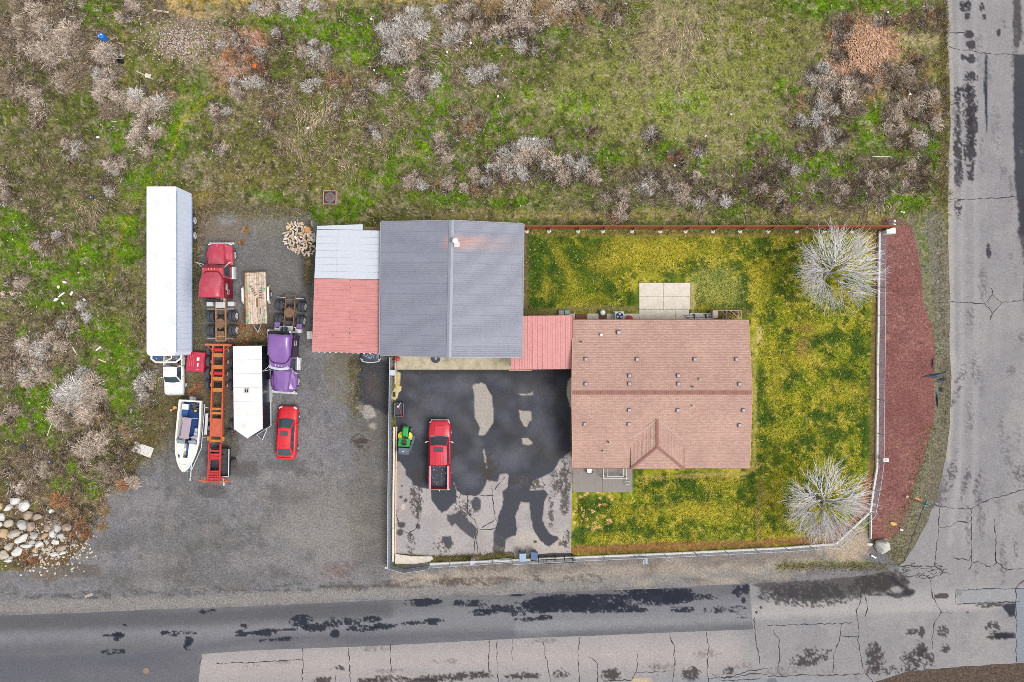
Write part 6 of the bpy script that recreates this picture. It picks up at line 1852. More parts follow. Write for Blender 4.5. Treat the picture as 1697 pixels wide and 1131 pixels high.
MB().box((0, CL - 0.05, 1.1), (2.42, 0.2, 0.2), 0.02).build('rear_bolster', orange, ch)
MB().box((0, -0.0, 1.22), (1.1, 0.18, 0.14), 0.02).build('front_beam', redp, ch)
for py in (589, 608.5, 628, 646.5, 678, 685.5, 731, 748):
 MB().box((0, cy(py), 1.0), (0.9, 0.34 if py < 650 else 0.2, 0.16), 0.01).build('cross_member', orange2 if py < 740 else redp, ch)
for py in (580, 619):
 MB().tube((-0.36, cy(py), 0.95), (0.36, cy(py), 0.95), 0.17, 12).build('air_tank', paint('tank red %d' % py, (214, 26, 48)), ch)
dk = MB().box((0, (cy(694) + cy(724)) / 2, 1.12), (0.92, cy(694) - cy(724), 0.05), 0.005)
for i in range(9):
 dk.box((0, cy(724) + (cy(694) - cy(724)) * (i + 0.5) / 9, 1.155), (0.86, 0.06, 0.02))
dk.build('deck_grating', orange, ch)
for py in (753, 757, 762, 781, 785, 789.5, 793):
 MB().box((0, cy(py), 1.26), (0.92, 0.07, 0.12), 0.01).build('cross_member', redp, ch)
for x in (-0.2, 0.1, 0.3):
 MB().box((x, cy(787), 1.26), (0.05, 0.8, 0.1), 0.01).build('stringer', redp, ch)
MB().box((0, cy(757), 1.18), (0.9, 0.6, 0.04)).build('plate', redp, ch)
MB().box((0, cy(787), 1.16), (0.9, 0.8, 0.04)).build('plate', redp, ch)
for py in (580, 600, 619.5, 639):
 for s in (-1, 1):
  w_ = wheel(ch, s * 1.06, cy(py), 0.5, 0.3, s, rust)
  MB().tube((s * 0.82, cy(py), 0.62), (s * 0.7, cy(py), 0.62), 0.19, 12).build('brake_drum', mat('tan drum %d%d' % (py, s), A(206, 150, 112), 0.8), ch)
 MB().tube((-0.9, cy(py), 0.55), (0.9, cy(py), 0.55), 0.07, 8).build('axle', grime, ch)
for s in (-1, 1):
 MB().box((s * 0.46, cy(735) / 2 + 0.6, 0.5), (0.1, 0.1, 1.0), 0.01).build('landing_leg', grime, ch)
# ------------------------------------------------------------------ black tipping trailer under the gooseneck
c0 = W(366, 766, 0.6)
dt = thing('dump_trailer', 'black open-topped dump trailer standing beneath the lower end of the orange chassis', 'trailer', (c0.x, c0.y, 0), -1)
blk = mat('worn black trailer bed', A(58, 56, 62), 0.5, var=0.3, vscale=2, dirt=A(110, 106, 110), dirt_amt=0.5)
MB().box((0, 0, 0.5), (1.75, 2.5, 0.06), 0.01).build('floor', blk, dt)
for s in (-1, 1):
 MB().box((s * 0.86, 0, 0.72), (0.06, 2.5, 0.42), 0.01).build('side_wall', blk, dt)
 MB().box((s * 0.86, 0, 0.945), (0.09, 2.54, 0.03), 0.008).build('rim', alu, dt)
 MB().box((0, s * 1.24, 0.72), (1.7, 0.06, 0.42), 0.01).build('end_wall', blk, dt)
 wheel(dt, s * 1.1, -0.1, 0.42, 0.26, s, rust)
MB().box((0, -1.25, 0.945), (1.76, 0.07, 0.03), 0.008).build('rim', alu, dt)
MB().tube((0.1, -1.2, 0.45), (0.25, -2.0, 0.45), 0.05, 6).box((0.25, -2.05, 0.47), (0.14, 0.26, 0.1), 0.02).build('drawbar', alu, dt)
c0 = W(381, 709, 0.4)
sp = thing('spare_wheels', 'two dark old wheels on the ground between the orange chassis and the white V-nosed trailer', 'wheels', (c0.x, c0.y, 0), 0)
wheel(sp, 0.25, 0.35, 0.42, 0.28, 1, rust)
wheel(sp, 0.05, -0.5, 0.42, 0.28, 1, rust)
# ------------------------------------------------------------------ white enclosed V-nose trailer
c0 = (W(386.5, 640, 2.6).x + W(435, 640, 2.6).x) / 2
yT, yS, yN = W(0, 574, 2.6).y, W(0, 711, 2.6).y, W(0, 727, 2.6).y
et = thing('cargo_trailer', 'white enclosed cargo trailer with a pointed V nose, black side and a roof hatch', 'trailer', (c0, (yT + yN) / 2, 0), 0.7)
oy = (yT + yN) / 2
hw = 1.27
pts = [(-hw, yT - oy), (hw, yT - oy), (hw, yS - oy), (-0.1, yN - oy), (-hw, yS - oy)]
MB().prism([(x * 0.995, y * 0.998) for x, y in pts], 0.5, 2.56).build('box', mat('black trailer wall', A(30, 36, 50), 0.4, var=0.15), et)
MB().prism(pts, 2.562, 2.6).build('roof', white_veh, et)
for i in range(1, 6):
 y = yT - oy + (yS - yT) * i / 6
 MB().box((0, y, 2.605), (2 * hw - 0.06, 0.035, 0.02), 0.004).build('roof_bow', mat('bow %d' % i, A(206, 204, 202), 0.6), et)
MB().prism([(x * 1.02, y * 1.005) for x, y in pts], 0.42, 0.6).build('lower_trim', white_veh, et)
p = W(409, 648, 2.65)
h_ = MB().box((p.x - c0, p.y - oy, 2.66), (0.42, 0.42, 0.1), 0.02).build('roof_hatch', mat('hatch', A(206, 200, 196), 0.6), et)
MB().box((p.x - c0 - 0.07, p.y - oy, 2.72), (0.1, 0.26, 0.03)).box((p.x - c0 + 0.09, p.y - oy, 2.72), (0.1, 0.26, 0.03)).build('vent_slots', blackm, h_)
for s in (-1, 1):
 for y in (0.75, -0.15):
  wheel(et, s * (hw + 0.02), y - 0.3, 0.36, 0.22, s, rim_w)
 MB().box((s * (hw + 0.12), 0, 0.82), (0.26, 2.1, 0.04), 0.015).build('fender', mat('trailer fender %d' % s, A(190, 192, 198), 0.4, 0.3), et)
MB().tube((0.0, yN - oy - 0.02, 0.5), (0.45, yN - oy - 0.45, 0.5), 0.05, 8).tube((0.9, yS - oy - 0.3, 0.5), (0.45, yN - oy - 0.45, 0.5), 0.05, 8).build('drawbar', galv, et)
MB().tube((0.4, yN - oy - 0.4, 0.1), (0.4, yN - oy - 0.4, 0.9), 0.05, 8).build('jack', galv, et)
for s in (-1, 1):
 MB().box((s * hw * 0.5, yT - oy + 0.015, 1.55), (hw * 0.94, 0.03, 1.9), 0.005).build('rear_door', white_veh, et)
# ------------------------------------------------------------------ wooden flatbed
plank_ms = [mat('deck plank %d' % i, A(*c), 0.9, var=0.3, vscale=9, dirt=A(112, 84, 66), dirt_amt=0.8, dscale=3.5) for i, c in enumerate(((222, 200, 180), (206, 184, 166), (228, 210, 192), (196, 168, 130)))]
c0 = W(424, 494.5, 0.7)
fb = thing('flatbed_trailer', 'small flatbed trailer with a weathered plank deck and green paint dabs, drawbar pointing down', 'trailer', (c0.x, c0.y, 0), 1.6)
fw, fl = 0.96, 2.38
for i in range(9):
 x = -fw + 2 * fw * (i + 0.5) / 9
 MB().box((x, random.uniform(-0.02, 0.02), 0.7 + random.uniform(-0.006, 0.006)), (2 * fw / 9 - 0.014, 2 * fl - 0.08, 0.05), 0.008).build('plank', plank_ms[3] if i == 0 else plank_ms[random.randrange(3)], fb)
for s in (-1, 1):
 MB().box((s * (fw + 0.05), 0, 0.68), (0.07, 2 * fl, 0.14), 0.01).build('side_rail', rust, fb)
 MB().box((0, s * fl, 0.68), (2 * fw + 0.1, 0.07, 0.14), 0.01).build('end_rail', rust, fb)
 MB().loft([[(s * (fw + 0.1), y, z), (s * (fw + 0.3), y, z), (s * (fw + 0.3), y, z + 0.03), (s * (fw + 0.1), y, z + 0.03)] for y, z in ((1.15, 0.4), (0.95, 0.78), (-0.25, 0.78), (-0.5, 0.4))]).build('fender', white_veh, fb)
 wheel(fb, s * (fw + 0.24), 0.35, 0.34, 0.2, s, rim_w)
for x, y in ((-0.8, 1.3), (-0.8, 0.75), (0.75, 1.35), (0.78, 0.8), (-0.75, -1.55), (-0.72, -2.05), (0.72, -1.5), (0.75, -2.0)):
 MB().prism([(x + math.cos(a) * random.uniform(0.06, 0.12), y + math.sin(a) * random.uniform(0.1, 0.16)) for a in np.linspace(0, math.tau, 9)[:-1]], 0.731, 0.736).build('paint_dab', mat('green dab %d' % int(x * 100 + y), A(70, 196, 134), 0.8), fb)
for (x0, y0, x1, y1, n) in ((-0.42, 1.05, 0.02, 0.3, 5), (0.5, 0.9, 0.42, 0.05, 5)):
 for i in range(n):
  t = i / (n - 1)
  MB().box((x0 + (x1 - x0) * t, y0 + (y1 - y0) * t, 0.75), (0.22, 0.1, 0.04), 0.01, rz=math.degrees(math.atan2(y1 - y0, x1 - x0)) + 90 + 3).build('chain_link', mat('link %d%d' % (i, x0 > 0), A(126, 100, 84), 0.8), fb)
MB().box((0.12, -0.4, 0.735), (0.17, 0.85, 0.012), 0.004).build('bare_slot', mat('brown slot', A(140, 104, 52), 0.9), fb)
MB().box((0.42, -1.15, 0.735), (0.07, 0.55, 0.012), 0.004).build('bare_slot', mat('brown slot b', A(112, 78, 66), 0.9), fb)
MB().tube((-0.35, -fl, 0.6), (0.02, -fl - 0.75, 0.5), 0.035, 8).tube((0.38, -fl, 0.6), (0.02, -fl - 0.75, 0.5), 0.035, 8).build('drawbar', galv, fb)
# ------------------------------------------------------------------ motor boat on its trailer
c0 = W(313, 722, 1.4)
bt = thing('motor_boat', 'white open motor boat with a blue interior and mauve canvas top, bow pointing down', 'boat', (c0.x, c0.y, 0), -3.8 + 180)
hull_w = mat('white boat hull', A(246, 244, 238), 0.35, var=0.04, coat=0.3, dirt=A(206, 190, 150), dirt_amt=0.3, dscale=2.5)
blue_in = mat('blue boat carpet', A(28, 62, 124), 0.85, var=0.25, vscale=4)
# stations: y (bow = +), half width at rim, at chine, z rim, z chine, z keel
ST = [(-3.15, 1.02, 0.86, 1.55, 0.85, 0.65), (-2.2, 1.06, 0.9, 1.56, 0.84, 0.62), (-0.6, 1.09, 0.9, 1.6, 0.86, 0.6), (0.6, 1.08, 0.84, 1.66, 0.9, 0.62), (1.5, 0.96, 0.66, 1.74, 0.98, 0.68), (2.3, 0.72, 0.4, 1.84, 1.1, 0.78), (2.85, 0.42, 0.18, 1.92, 1.25, 0.95), (3.2, 0.08, 0.04, 1.98, 1.5, 1.3)]
b = MB()
b.loft([[(-r, y, zr), (-c, y, zc), (0, y, zk), (c, y, zc), (r, y, zr)] for y, r, c, zr, zc, zk in ST], cap=False, closed=False)
y, r, c, zr, zc, zk = ST[0]
b.add([(-r, y, zr), (-c, y, zc), (0, y, zk), (c, y, zc), (r, y, zr)], [(0, 1, 2, 3, 4)])
b.build('hull', hull_w, bt)
# gunwale
for s in (-1, 1):
 MB().loft([[(s * r, y, zr), (s * r, y, zr + 0.05), (s * max(r - 0.17, 0.02), y, zr + 0.05), (s * max(r - 0.17, 0.02), y, zr - 0.08)] for y, r, c, zr, zc, zk in ST]).build('gunwale', hull_w, bt)
MB().box((0, -3.12, 1.53), (2.04, 0.16, 0.12), 0.02).build('transom', hull_w, bt)
MB().prism([(-0.86, -3.05), (0.86, -3.05), (0.9, 0.5), (-0.9, 0.5)], 0.92, 0.96).build('cockpit_floor', blue_in, bt)
# foredeck in two halves with a walk-through
for s in (-1, 1):
 pts = [(s * 0.2, 0.72), (s * 0.93, 0.72), (s * 0.83, 1.5), (s * 0.58, 2.3), (s * 0.3, 2.82), (s * 0.2, 2.9)]
 m_ = MB()
 zt = [1.64, 1.62, 1.7, 1.8, 1.88, 1.88]
 m_.loft([[(x, y, z) for (x, y), z in zip(pts, zt)], [(x, y, z + 0.04) for (x, y), z in zip(pts, zt)]])
 m_.build('foredeck', hull_w, bt)
m_ = MB()
pts = [(-0.21, 1.95), (0.21, 1.95), (0.25, 2.85), (0.06, 3.15), (-0.06, 3.15), (-0.25, 2.85)]
m_.loft([[(x, y, 1.74 + (y - 1.95) * 0.17) for x, y in pts], [(x, y, 1.79 + (y - 1.95) * 0.17) for x, y in pts]])
m_.build('foredeck', hull_w, bt)
MB().box((0, 1.35, 1.3), (0.36, 1.2, 0.04)).build('walkway', mat('blue walkway', A(70, 104, 160), 0.7, var=0.3, vscale=5), bt)
MB().box((0, 2.7, 1.925), (0.34, 0.34, 0.04), 0.01).build('anchor_hatch', white_paint, bt)
MB().prism([(0.5, 1.75), (0.68, 1.65), (0.62, 1.95), (0.52, 2.05)], 1.8, 1.82).build('blue_decal', mat('blue decal', A(30, 84, 140), 0.5), bt)
for s in (-1, 1):
 MB().patch((s * 0.22, 0.72, 1.68), (s * 0.92, 0.62, 1.66), (s * 0.84, 0.3, 2.0), (s * 0.22, 0.38, 2.02), off=0, th=0.015, nu=1).build('windscreen', mat('boat screen %d' % s, A(150, 160, 176), 0.15, spec=0.7), bt)
 MB().box((s * 0.55, 0.22, 1.2), (0.6, 0.4, 0.6), 0.06).build('console', mat('console %d' % s, A(196, 200, 206), 0.5), bt)
MB().box((0.02, 0.55, 1.5), (0.36, 0.3, 0.4), 0.03).build('companionway', blackm, bt)
for x, y in ((0.62, -0.45), (-0.55, -0.1), (-0.6, -0.5), (0.66, -0.05)):
 MB().box((x, y, 1.15), (0.42, 0.4, 0.34), 0.08).build('seat', mat('seat %d%d' % (x * 10, y * 10), A(188, 200, 220), 0.6), bt)
MB().box((0.6, -1.3, 1.1), (0.36, 0.5, 0.3), 0.05).build('seat', mat('seat white', A(230, 234, 238), 0.6), bt)
MB().box((0.55, -2.55, 1.25), (0.6, 0.52, 0.26), 0.04).build('cooler', white_paint, bt)
MB().box((0.6, -1.95, 1.1), (0.5, 0.6, 0.3), 0.05).build('seat', mat('seat blue', A(38, 92, 160), 0.6), bt)
m_ = MB()
for i in range(12):
 m_.box((random.uniform(-0.8, 0.1), random.uniform(-2.9, -2.1), 1.1), (random.uniform(0.1, 0.3), random.uniform(0.1, 0.25), random.uniform(0.1, 0.4)), 0.03, rz=random.uniform(0, 90))
m_.build('tackle', mat('tackle', A(84, 86, 84), 0.7, var=0.5, vscale=7), bt, kind='stuff')
MB().ball((-0.42, -2.25, 1.35), (0.13, 0.1, 0.08)).build('yellow_float', mat('yellow float', A(240, 206, 80), 0.5), bt)
MB().box((-0.02, -0.75, 2.1), (0.74, 1.9, 0.05), 0.02, rz=-5).build('canvas_top', mat('mauve canvas', A(178, 160, 172), 0.8, var=0.06), bt)
for s, yy in ((-1, -1.6), (1, -1.6), (-1, 0.1), (1, 0.1)):
 MB().tube((s * 0.34, yy, 2.1), (s * 0.8, yy, 1.3), 0.02, 6).build('canopy_pole', alu, bt)
MB().box((0.0, -3.35, 1.25), (0.34, 0.4, 0.5), 0.08).box((-0.25, -3.32, 1.25), (0.2, 0.3, 0.3), 0.05).build('outboard', mat('grey outboard', A(150, 152, 160), 0.5), bt)
# trailer under the boat
bl = thing('boat_trailer', 'galvanised boat trailer carrying the white motor boat, tongue pointing down', 'trailer', tuple(bt.location), -3.8 + 180)
for s in (-1, 1):
 MB().tube((s * 0.85, -2.8, 0.5), (s * 0.8, 1.2, 0.5), 0.05, 8).tube((s * 0.8, 1.2, 0.5), (0, 3.4, 0.5), 0.05, 8).build('frame_tube', galv, bl)
 for y in (-1.4, -0.6):
  wheel(bl, s * 1.2, y, 0.34, 0.2, s, rim_w)
 MB().box((s * 1.2, -1.0, 0.74), (0.26, 1.9, 0.04), 0.02).box((s * 1.2, -2.0, 0.6), (0.26, 0.05, 0.3), 0.02).build('fender', alu, bl)
 MB().box((s * 0.55, -1.0, 0.72), (0.12, 3.0, 0.1), 0.02).build('bunk', wood, bl)
 MB().box((s * 1.05, -2.5, 0.6), (0.4, 0.06, 0.06), 0.01).build('lamp_bracket', alu, bl)
 MB().box((s * 1.05, 0.2, 0.6), (0.4, 0.06, 0.06), 0.01).build('lamp_bracket', alu, bl)
MB().tube((0, 2.6, 0.52), (0, 4.15, 0.5), 0.06, 8).box((0, 4.1, 0.55), (0.16, 0.3, 0.14), 0.03).build('tongue', galv, bl)
MB().tube((0, 3.35, 0.5), (0, 3.25, 1.3), 0.05, 8).build('winch_post', galv, bl)
# ------------------------------------------------------------------ dark car nose under the lean-to
c0 = W(615, 598, 0.4)
dc = thing('parked_car', 'dark blue-grey car with a silver bumper, mostly hidden under the red lean-to roof', 'car', (c0.x, c0.y + 2.1, 0), 180)
b = MB()
dkp = paint('dark blue-grey paint', (52, 62, 82))
b.loft([section(2.1, 0.6, 0.66, 0.6, 0.35, 0.5, 0.7, 0.72), section(1.9, 0.8, 0.84, 0.78, 0.3, 0.5, 0.76, 0.8), section(1.0, 0.86, 0.9, 0.84, 0.3, 0.6, 0.86, 0.92), section(-1.6, 0.86, 0.9, 0.84, 0.3, 0.6, 0.9, 0.94), section(-2.1, 0.7, 0.74, 0.7, 0.35, 0.5, 0.84, 0.86)])
b.build('body', dkp, dc)
cabin(dc, dkp, 0.9, -1.9, 0.78, 0.2, -1.2, 0.6, 0.92, 1.38, 2)
m_ = MB()
arc = [(x, 2.1 + 0.16 * math.cos(x * 1.6) - (0.25 if abs(x) > 0.8 else 0), 0.62) for x in np.linspace(-0.92, 0.92, 11)]
m_.path(arc, 0.05, 6)
m_.build('bumper', alu, dc)
jn = MB()
for i in range(14):
 jn.box((random.uniform(-0.6, 0.6), random.uniform(1.45, 1.85), 0.84), (random.uniform(0.1, 0.35), random.uniform(0.05, 0.14), 0.03), 0.008, rz=random.uniform(-40, 40))
jn.build('bonnet_reflections', mat('painted reflection', A(150, 160, 180), 0.6), dc)  # pale strips that imitate reflections on the bonnet
for s in (-1, 1):
 MB().box((s * 0.66, 2.0, 0.62), (0.28, 0.12, 0.14), 0.03).build('headlight', lampw, dc)
 for y in (1.25, -1.3):
  wheel(dc, s * 0.8, y, 0.32, 0.2, s, rim_g)
# ------------------------------------------------------------------ ride-on mower
green_p = paint('green mower paint', (26, 168, 72))
yellow_p = paint('yellow mower paint', (226, 214, 30))
c0 = W(671, 727, 0.6)
mw = thing('riding_mower', 'green and yellow ride-on mower with a grey grass catcher, against the left driveway kerb', 'mower', (c0.x, c0.y, 0), -5)
b = MB()
b.loft([[(-0.24, y, 0.45), (-0.26, y, h - 0.08), (-0.16, y, h), (0.16, y, h), (0.26, y, h - 0.08), (0.24, y, 0.45)] for y, h in ((1.1, 0.72), (0.95, 0.84), (0.45, 0.9), (0.2, 0.92))])
b.build('bonnet', green_p, mw)
MB().loft([[(-0.55, -0.02, 0.5), (0.5, -0.02, 0.5), (0.5, -0.02, 0.56), (-0.55, -0.02, 0.56)], [(-0.55, -0.75, 0.6), (0.5, -0.75, 0.6), (0.5, -0.75, 0.68), (-0.55, -0.75, 0.68)]]).build('fender_deck', green_p, mw)
MB().box((0, 0.1, 0.42), (0.5, 0.5, 0.08), 0.02).build('footrest', blackm, mw)
for s in (-1, 1):
 MB().loft([[(s * 0.3, y, 0.3), (s * w, y, 0.28), (s * w, y, 0.4), (s * 0.3, y, 0.44)] for y, w in ((0.55, 0.48), (0.3, 0.68), (-0.05, 0.66), (-0.15, 0.5))]).build('mower_deck', yellow_p, mw)
 wheel(mw, s * 0.42, 0.82, 0.2, 0.15, s, yellow_p)
 wheel(mw, s * 0.46, -0.45, 0.27, 0.22, s, yellow_p)
MB().box((0, -0.35, 0.8), (0.42, 0.38, 0.14), 0.05).box((0, -0.52, 0.98), (0.42, 0.1, 0.3), 0.04).build('seat', mat('dark seat', A(60, 60, 50), 0.6, var=0.2), mw)
m_ = MB()
for i in range(12):
 a, b_ = math.tau * i / 12, math.tau * (i + 1) / 12
 m_.tube((0.16 * math.cos(a), 0.12 + 0.16 * math.sin(a), 1.02), (0.16 * math.cos(b_), 0.12 + 0.16 * math.sin(b_), 1.02), 0.018, 6)
m_.tube((-0.16, 0.12, 1.02), (0.16, 0.12, 1.02), 0.015, 5).tube((0, 0.12, 1.0), (0, 0.25, 0.85), 0.025, 6)
m_.build('steering_wheel', blackm, mw)
catch = mat('grey grass catcher', A(96, 106, 122), 0.6, var=0.15)
MB().loft([[(-0.5, y, z0), (0.52, y, z0), (0.52, y, z1), (0.4, y, z1 + 0.08), (-0.4, y, z1 + 0.08), (-0.5, y, z1)] for y, z0, z1 in ((-0.82, 0.3, 0.9), (-1.25, 0.35, 0.86), (-1.45, 0.45, 0.7))]).build('grass_catcher', catch, mw)
MB().loft([[(x - 0.11, y, z - 0.1), (x + 0.11, y, z - 0.1), (x + 0.11, y, z + 0.1), (x - 0.11, y, z + 0.1)] for x, y, z in ((0.78, 0.3, 0.35), (0.74, -0.3, 0.5), (0.6, -0.9, 0.85), (0.45, -1.1, 0.9))]).build('chute', catch, mw)
MB().box((0, -1.12, 0.99), (0.14, 0.05, 0.02)).build('badge', white_paint, mw)
MB().tube((0.5, -0.35, 0.7), (0.62, -0.3, 0.85), 0.02, 6).build('lever', alu, mw)
# small dark cart by the fence
c0 = W(661.5, 679, 0.4)
ct = thing('garden_cart', 'small dark garden cart with a red handle, beside the slatted fence above the mower', 'cart', (c0.x, c0.y, 0), -1)
dkc = mat('dark cart plastic', A(66, 64, 78), 0.6, var=0.2, vscale=5)
MB().box((0, 0, 0.3), (0.78, 1.2, 0.05), 0.01).build('floor', dkc, ct)
for s in (-1, 1):
 MB().box((s * 0.4, 0, 0.42), (0.04, 1.24, 0.3), 0.01).build('side', mat('cart side %d' % s, A(120, 120, 134), 0.6), ct)
 MB().box((0, s * 0.61, 0.42), (0.78, 0.04, 0.3), 0.01).build('end', mat('cart end %d' % s, A(110, 108, 122), 0.6), ct)
 for y in (-0.4, 0.4):
  wheel(ct, s * 0.42, y, 0.16, 0.1, s, dkc)
for i in range(5):
 MB().box((-0.28 + i * 0.14, 0, 0.335), (0.03, 1.1, 0.02)).build('floor_rib', dkc, ct)
MB().tube((0.02, 0.2, 0.5), (0.28, -0.62, 0.6), 0.025, 6).tube((0.12, -0.58, 0.6), (0.4, -0.66, 0.6), 0.03, 6).build('handle', mat('red handle', A(206, 60, 56), 0.5), ct)
MB().ball((-0.1, 0.28, 0.45), (0.13, 0.12, 0.1)).tube((-0.05, 0.3, 0.5), (0.16, 0.66, 0.5), 0.03, 6).build('white_jug', alu, ct)
# ================================================================== vegetation
def blade_mat(name, rough=0.9, transl=0.0):
 m, nt, b = _nt(name)
 at = nt.nodes.new('ShaderNodeAttribute')
 at.attribute_name = 'Col'
 tc = nt.nodes.new('ShaderNodeTexCoord')
 n = nt.nodes.new('ShaderNodeTexNoise')
 n.inputs['Scale'].default_value = 5
 nt.links.new(tc.outputs['Object'], n.inputs['Vector'])
 mr = nt.nodes.new('ShaderNodeMapRange')
 mr.inputs['To Min'].default_value = 0.8
 mr.inputs['To Max'].default_value = 1.25
 nt.links.new(n.outputs['Fac'], mr.inputs['Value'])
 s = nt.nodes.new('ShaderNodeVectorMath')
 s.operation = 'SCALE'
 nt.links.new(at.outputs['Color'], s.inputs[0])
 nt.links.new(mr.outputs[0], s.inputs['Scale'])
 nt.links.new(s.outputs[0], b.inputs['Base Color'])
 b.inputs['Roughness'].default_value = rough
 b.inputs['Specular IOR Level'].default_value = 0.15
 return m
blade_m = blade_mat('grass blades')
twig_m = blade_mat('shrub twigs')
def blades(name, px, py, ang, length, width, lift, cols, z0=0.0, label=None):
 """curved-over blades as thin triangles; arrays of equal length"""
 n = len(px)
 x = (px - 848.5) * H / F
 y = (565.5 - py) * H / F
 dx, dy = np.cos(ang), np.sin(ang)
 w = width / 2
 v = np.zeros((n, 4, 3), dtype=np.float32)
 v[:, 0] = np.stack([x - dy * w, y + dx * w, np.full(n, z0)], 1)
 v[:, 1] = np.stack([x + dy * w, y - dx * w, np.full(n, z0)], 1)
 v[:, 2] = np.stack([x + dx * length * 0.55 + dy * w * 0.8, y + dy * length * 0.55 - dx * w * 0.8, z0 + lift * 0.9], 1)
 v[:, 3] = np.stack([x + dx * length, y + dy * length, z0 + lift], 1)
 base = np.arange(n)[:, None] * 4
 f = np.concatenate([base + np.array([[0, 1, 2]]), base + np.array([[0, 2, 3]])], 1).reshape(-1, 3)
 c = np.repeat(cols[:, None, :], 4, 1).copy()
 me = np_mesh(name, v.reshape(-1, 3), f, 3, blade_m, c.reshape(-1, 3))
 o = link_mesh(name, me)
 o['kind'] = 'stuff'
 o['label'] = label
 return o
def flow(px, py):
 """direction the dead grass was laid down in"""
 return 0.55 + (fbm(px, py, 110, 2, 91) - 0.5) * 5.0 + (fbm(px, py, 22, 2, 95) - 0.5) * 2.6
FIELD_POLY = [(-140, -140), (1562, -140), (1566, 60), (1570, 200), (1568, 330), (1552, 372), (1466, 372), (868, 372), (632, 364), (526, 370), (512, 352), (385, 338), (335, 356), (328, 400), (322, 480), (300, 560), (255, 600), (270, 670), (262, 720), (225, 775), (178, 815), (160, 850), (140, 905), (110, 936), (40, 946), (-140, 948)]
def scatter(n, poly=None, box=(-140, -140, 1570, 950), margin=0.0):
 x = rng.uniform(box[0], box[2], n).astype(np.float32)
 y = rng.uniform(box[1], box[3], n).astype(np.float32)
 if poly:
  d = poly_sdf(x, y, poly) + (fbm(x, y, 20, 3, 60) - 0.5) * 24
  k = (d < margin) & ~((y < 9 + 10 * (fbm(x, y, 20, 2, 6) - 0.5)) & (x > 265) & (x < 890) & (rng.random(n) < 0.85)) & ~((y < 26) & (x > 280) & (x < 400) & (rng.random(n) < 0.7))
  x, y = x[k], y[k]
 return x, y
# zones of laid-down dead grass: cx cy rx ry density
dry = [(600, 205, 85, 55), (570, 250, 70, 40), (660, 160, 40, 30), (640, 230, 60, 40), (780, 210, 50, 30), (760, 130, 60, 40), (470, 160, 60, 60), (80, 300, 110, 60), (120, 350, 100, 60), (60, 480, 60, 40), (160, 500, 60, 30), (60, 590, 70, 60), (130, 690, 80, 60), (50, 780, 70, 60), (150, 760, 60, 50), (120, 830, 70, 50),
  (230, 470, 30, 80), (250, 580, 30, 60), (235, 650, 30, 60), (1100, 320, 140, 40), (960, 290, 80, 40), (720, 300, 60, 25), (1400, 330, 90, 40), (1300, 300, 60, 40), (1500, 260, 50, 60), (600, 30, 120, 25), (900, 30, 160, 30), (1100, 70, 60, 80), (340, 380, 50, 60), (390, 570, 50, 40), (330, 650, 40, 30), (470, 250, 90, 50)]
x, y = scatter(420000, FIELD_POLY, margin=14)
w = np.full(len(x), 0.11)
for cx_, cy_, rx_, ry_ in dry:
 w += 0.9 * np.exp(-(((x - cx_) / rx_) ** 2 + ((y - cy_) / ry_) ** 2) * 1.2)
w *= 0.12 + 1.7 * sstep(0.38, 0.6, fbm(x, y, 16, 3, 33))
g_ = field.sample(x, y)
w *= np.clip(1.25 - 2.6 * (g_[:, 1] - g_[:, 0]) / (g_[:, 1] + 1e-4), 0.15, 1)
w *= 1 - 0.6 * np.exp(-(((x - 1150) / 180) ** 2 + ((y - 170) / 80) ** 2))
w *= 1 - 0.85 * np.exp(-(((x - 1432) / 55) ** 2 + ((y - 92) / 65) ** 2) * 1.5)
w *= 1 - 0.7 * np.exp(-(((x - 398) / 45) ** 2 + ((y - 95) / 50) ** 2) * 1.5)
k = rng.random(len(x)) < w * 0.62
x, y = x[k], y[k]
n = len(x)
base = field.sample(x, y)
straw = C3((198, 178, 158))
straw2 = C3((168, 150, 132))
straw3 = C3((206, 184, 138))
t = rng.random((n, 1)).astype(np.float32)
sel = rng.random((n, 1))
tone = np.where(sel < 0.5, straw, np.where(sel < 0.85, straw2, straw3))
cols = base * 0.2 + tone * 0.8
cols *= (0.5 + 1.0 * t)
sw = np.zeros(n)
for cx_, cy_, rx_, ry_ in ((610, 200, 80, 50), (580, 250, 60, 36), (640, 235, 50, 34), (120, 690, 60, 50), (780, 205, 40, 20), (1100, 70, 50, 60), (60, 600, 40, 40)):
 sw = np.maximum(sw, np.exp(-(((x - cx_) / rx_) ** 2 + ((y - cy_) / ry_) ** 2)))
cols *= (1 + 0.45 * sw)[:, None]
blades('dry_grass', x, y, flow(x, y) + rng.normal(0, 0.4, n), rng.uniform(0.3, 0.95, n), rng.uniform(0.03, 0.055, n), rng.uniform(0.03, 0.28, n), cols.astype(np.float32), label='dead straw-coloured grass laid flat in swirls over the open field')
print('dry', n)
x, y = scatter(300000, FIELD_POLY, margin=6)
b_ = field.sample(x, y)
g = (b_[:, 1] - b_[:, 0]) / (b_[:, 1] + 1e-4)
k = rng.random(len(x)) < np.clip(0.14 + g * 2.0, 0.12, 0.9) * 0.7
x, y, b_ = x[k], y[k], b_[k]
n = len(x)
cols = b_ * (0.4 + 1.35 * rng.random((n, 1)) ** 1.2) + C3((120, 130, 60)) * 0.08
blades('green_grass', x, y, rng.uniform(0, 6.283, n), rng.uniform(0.12, 0.4, n), rng.uniform(0.03, 0.06, n), rng.uniform(0.04, 0.2, n), cols.astype(np.float32), label='short green and olive grass growing over the open field')
print('green', n)
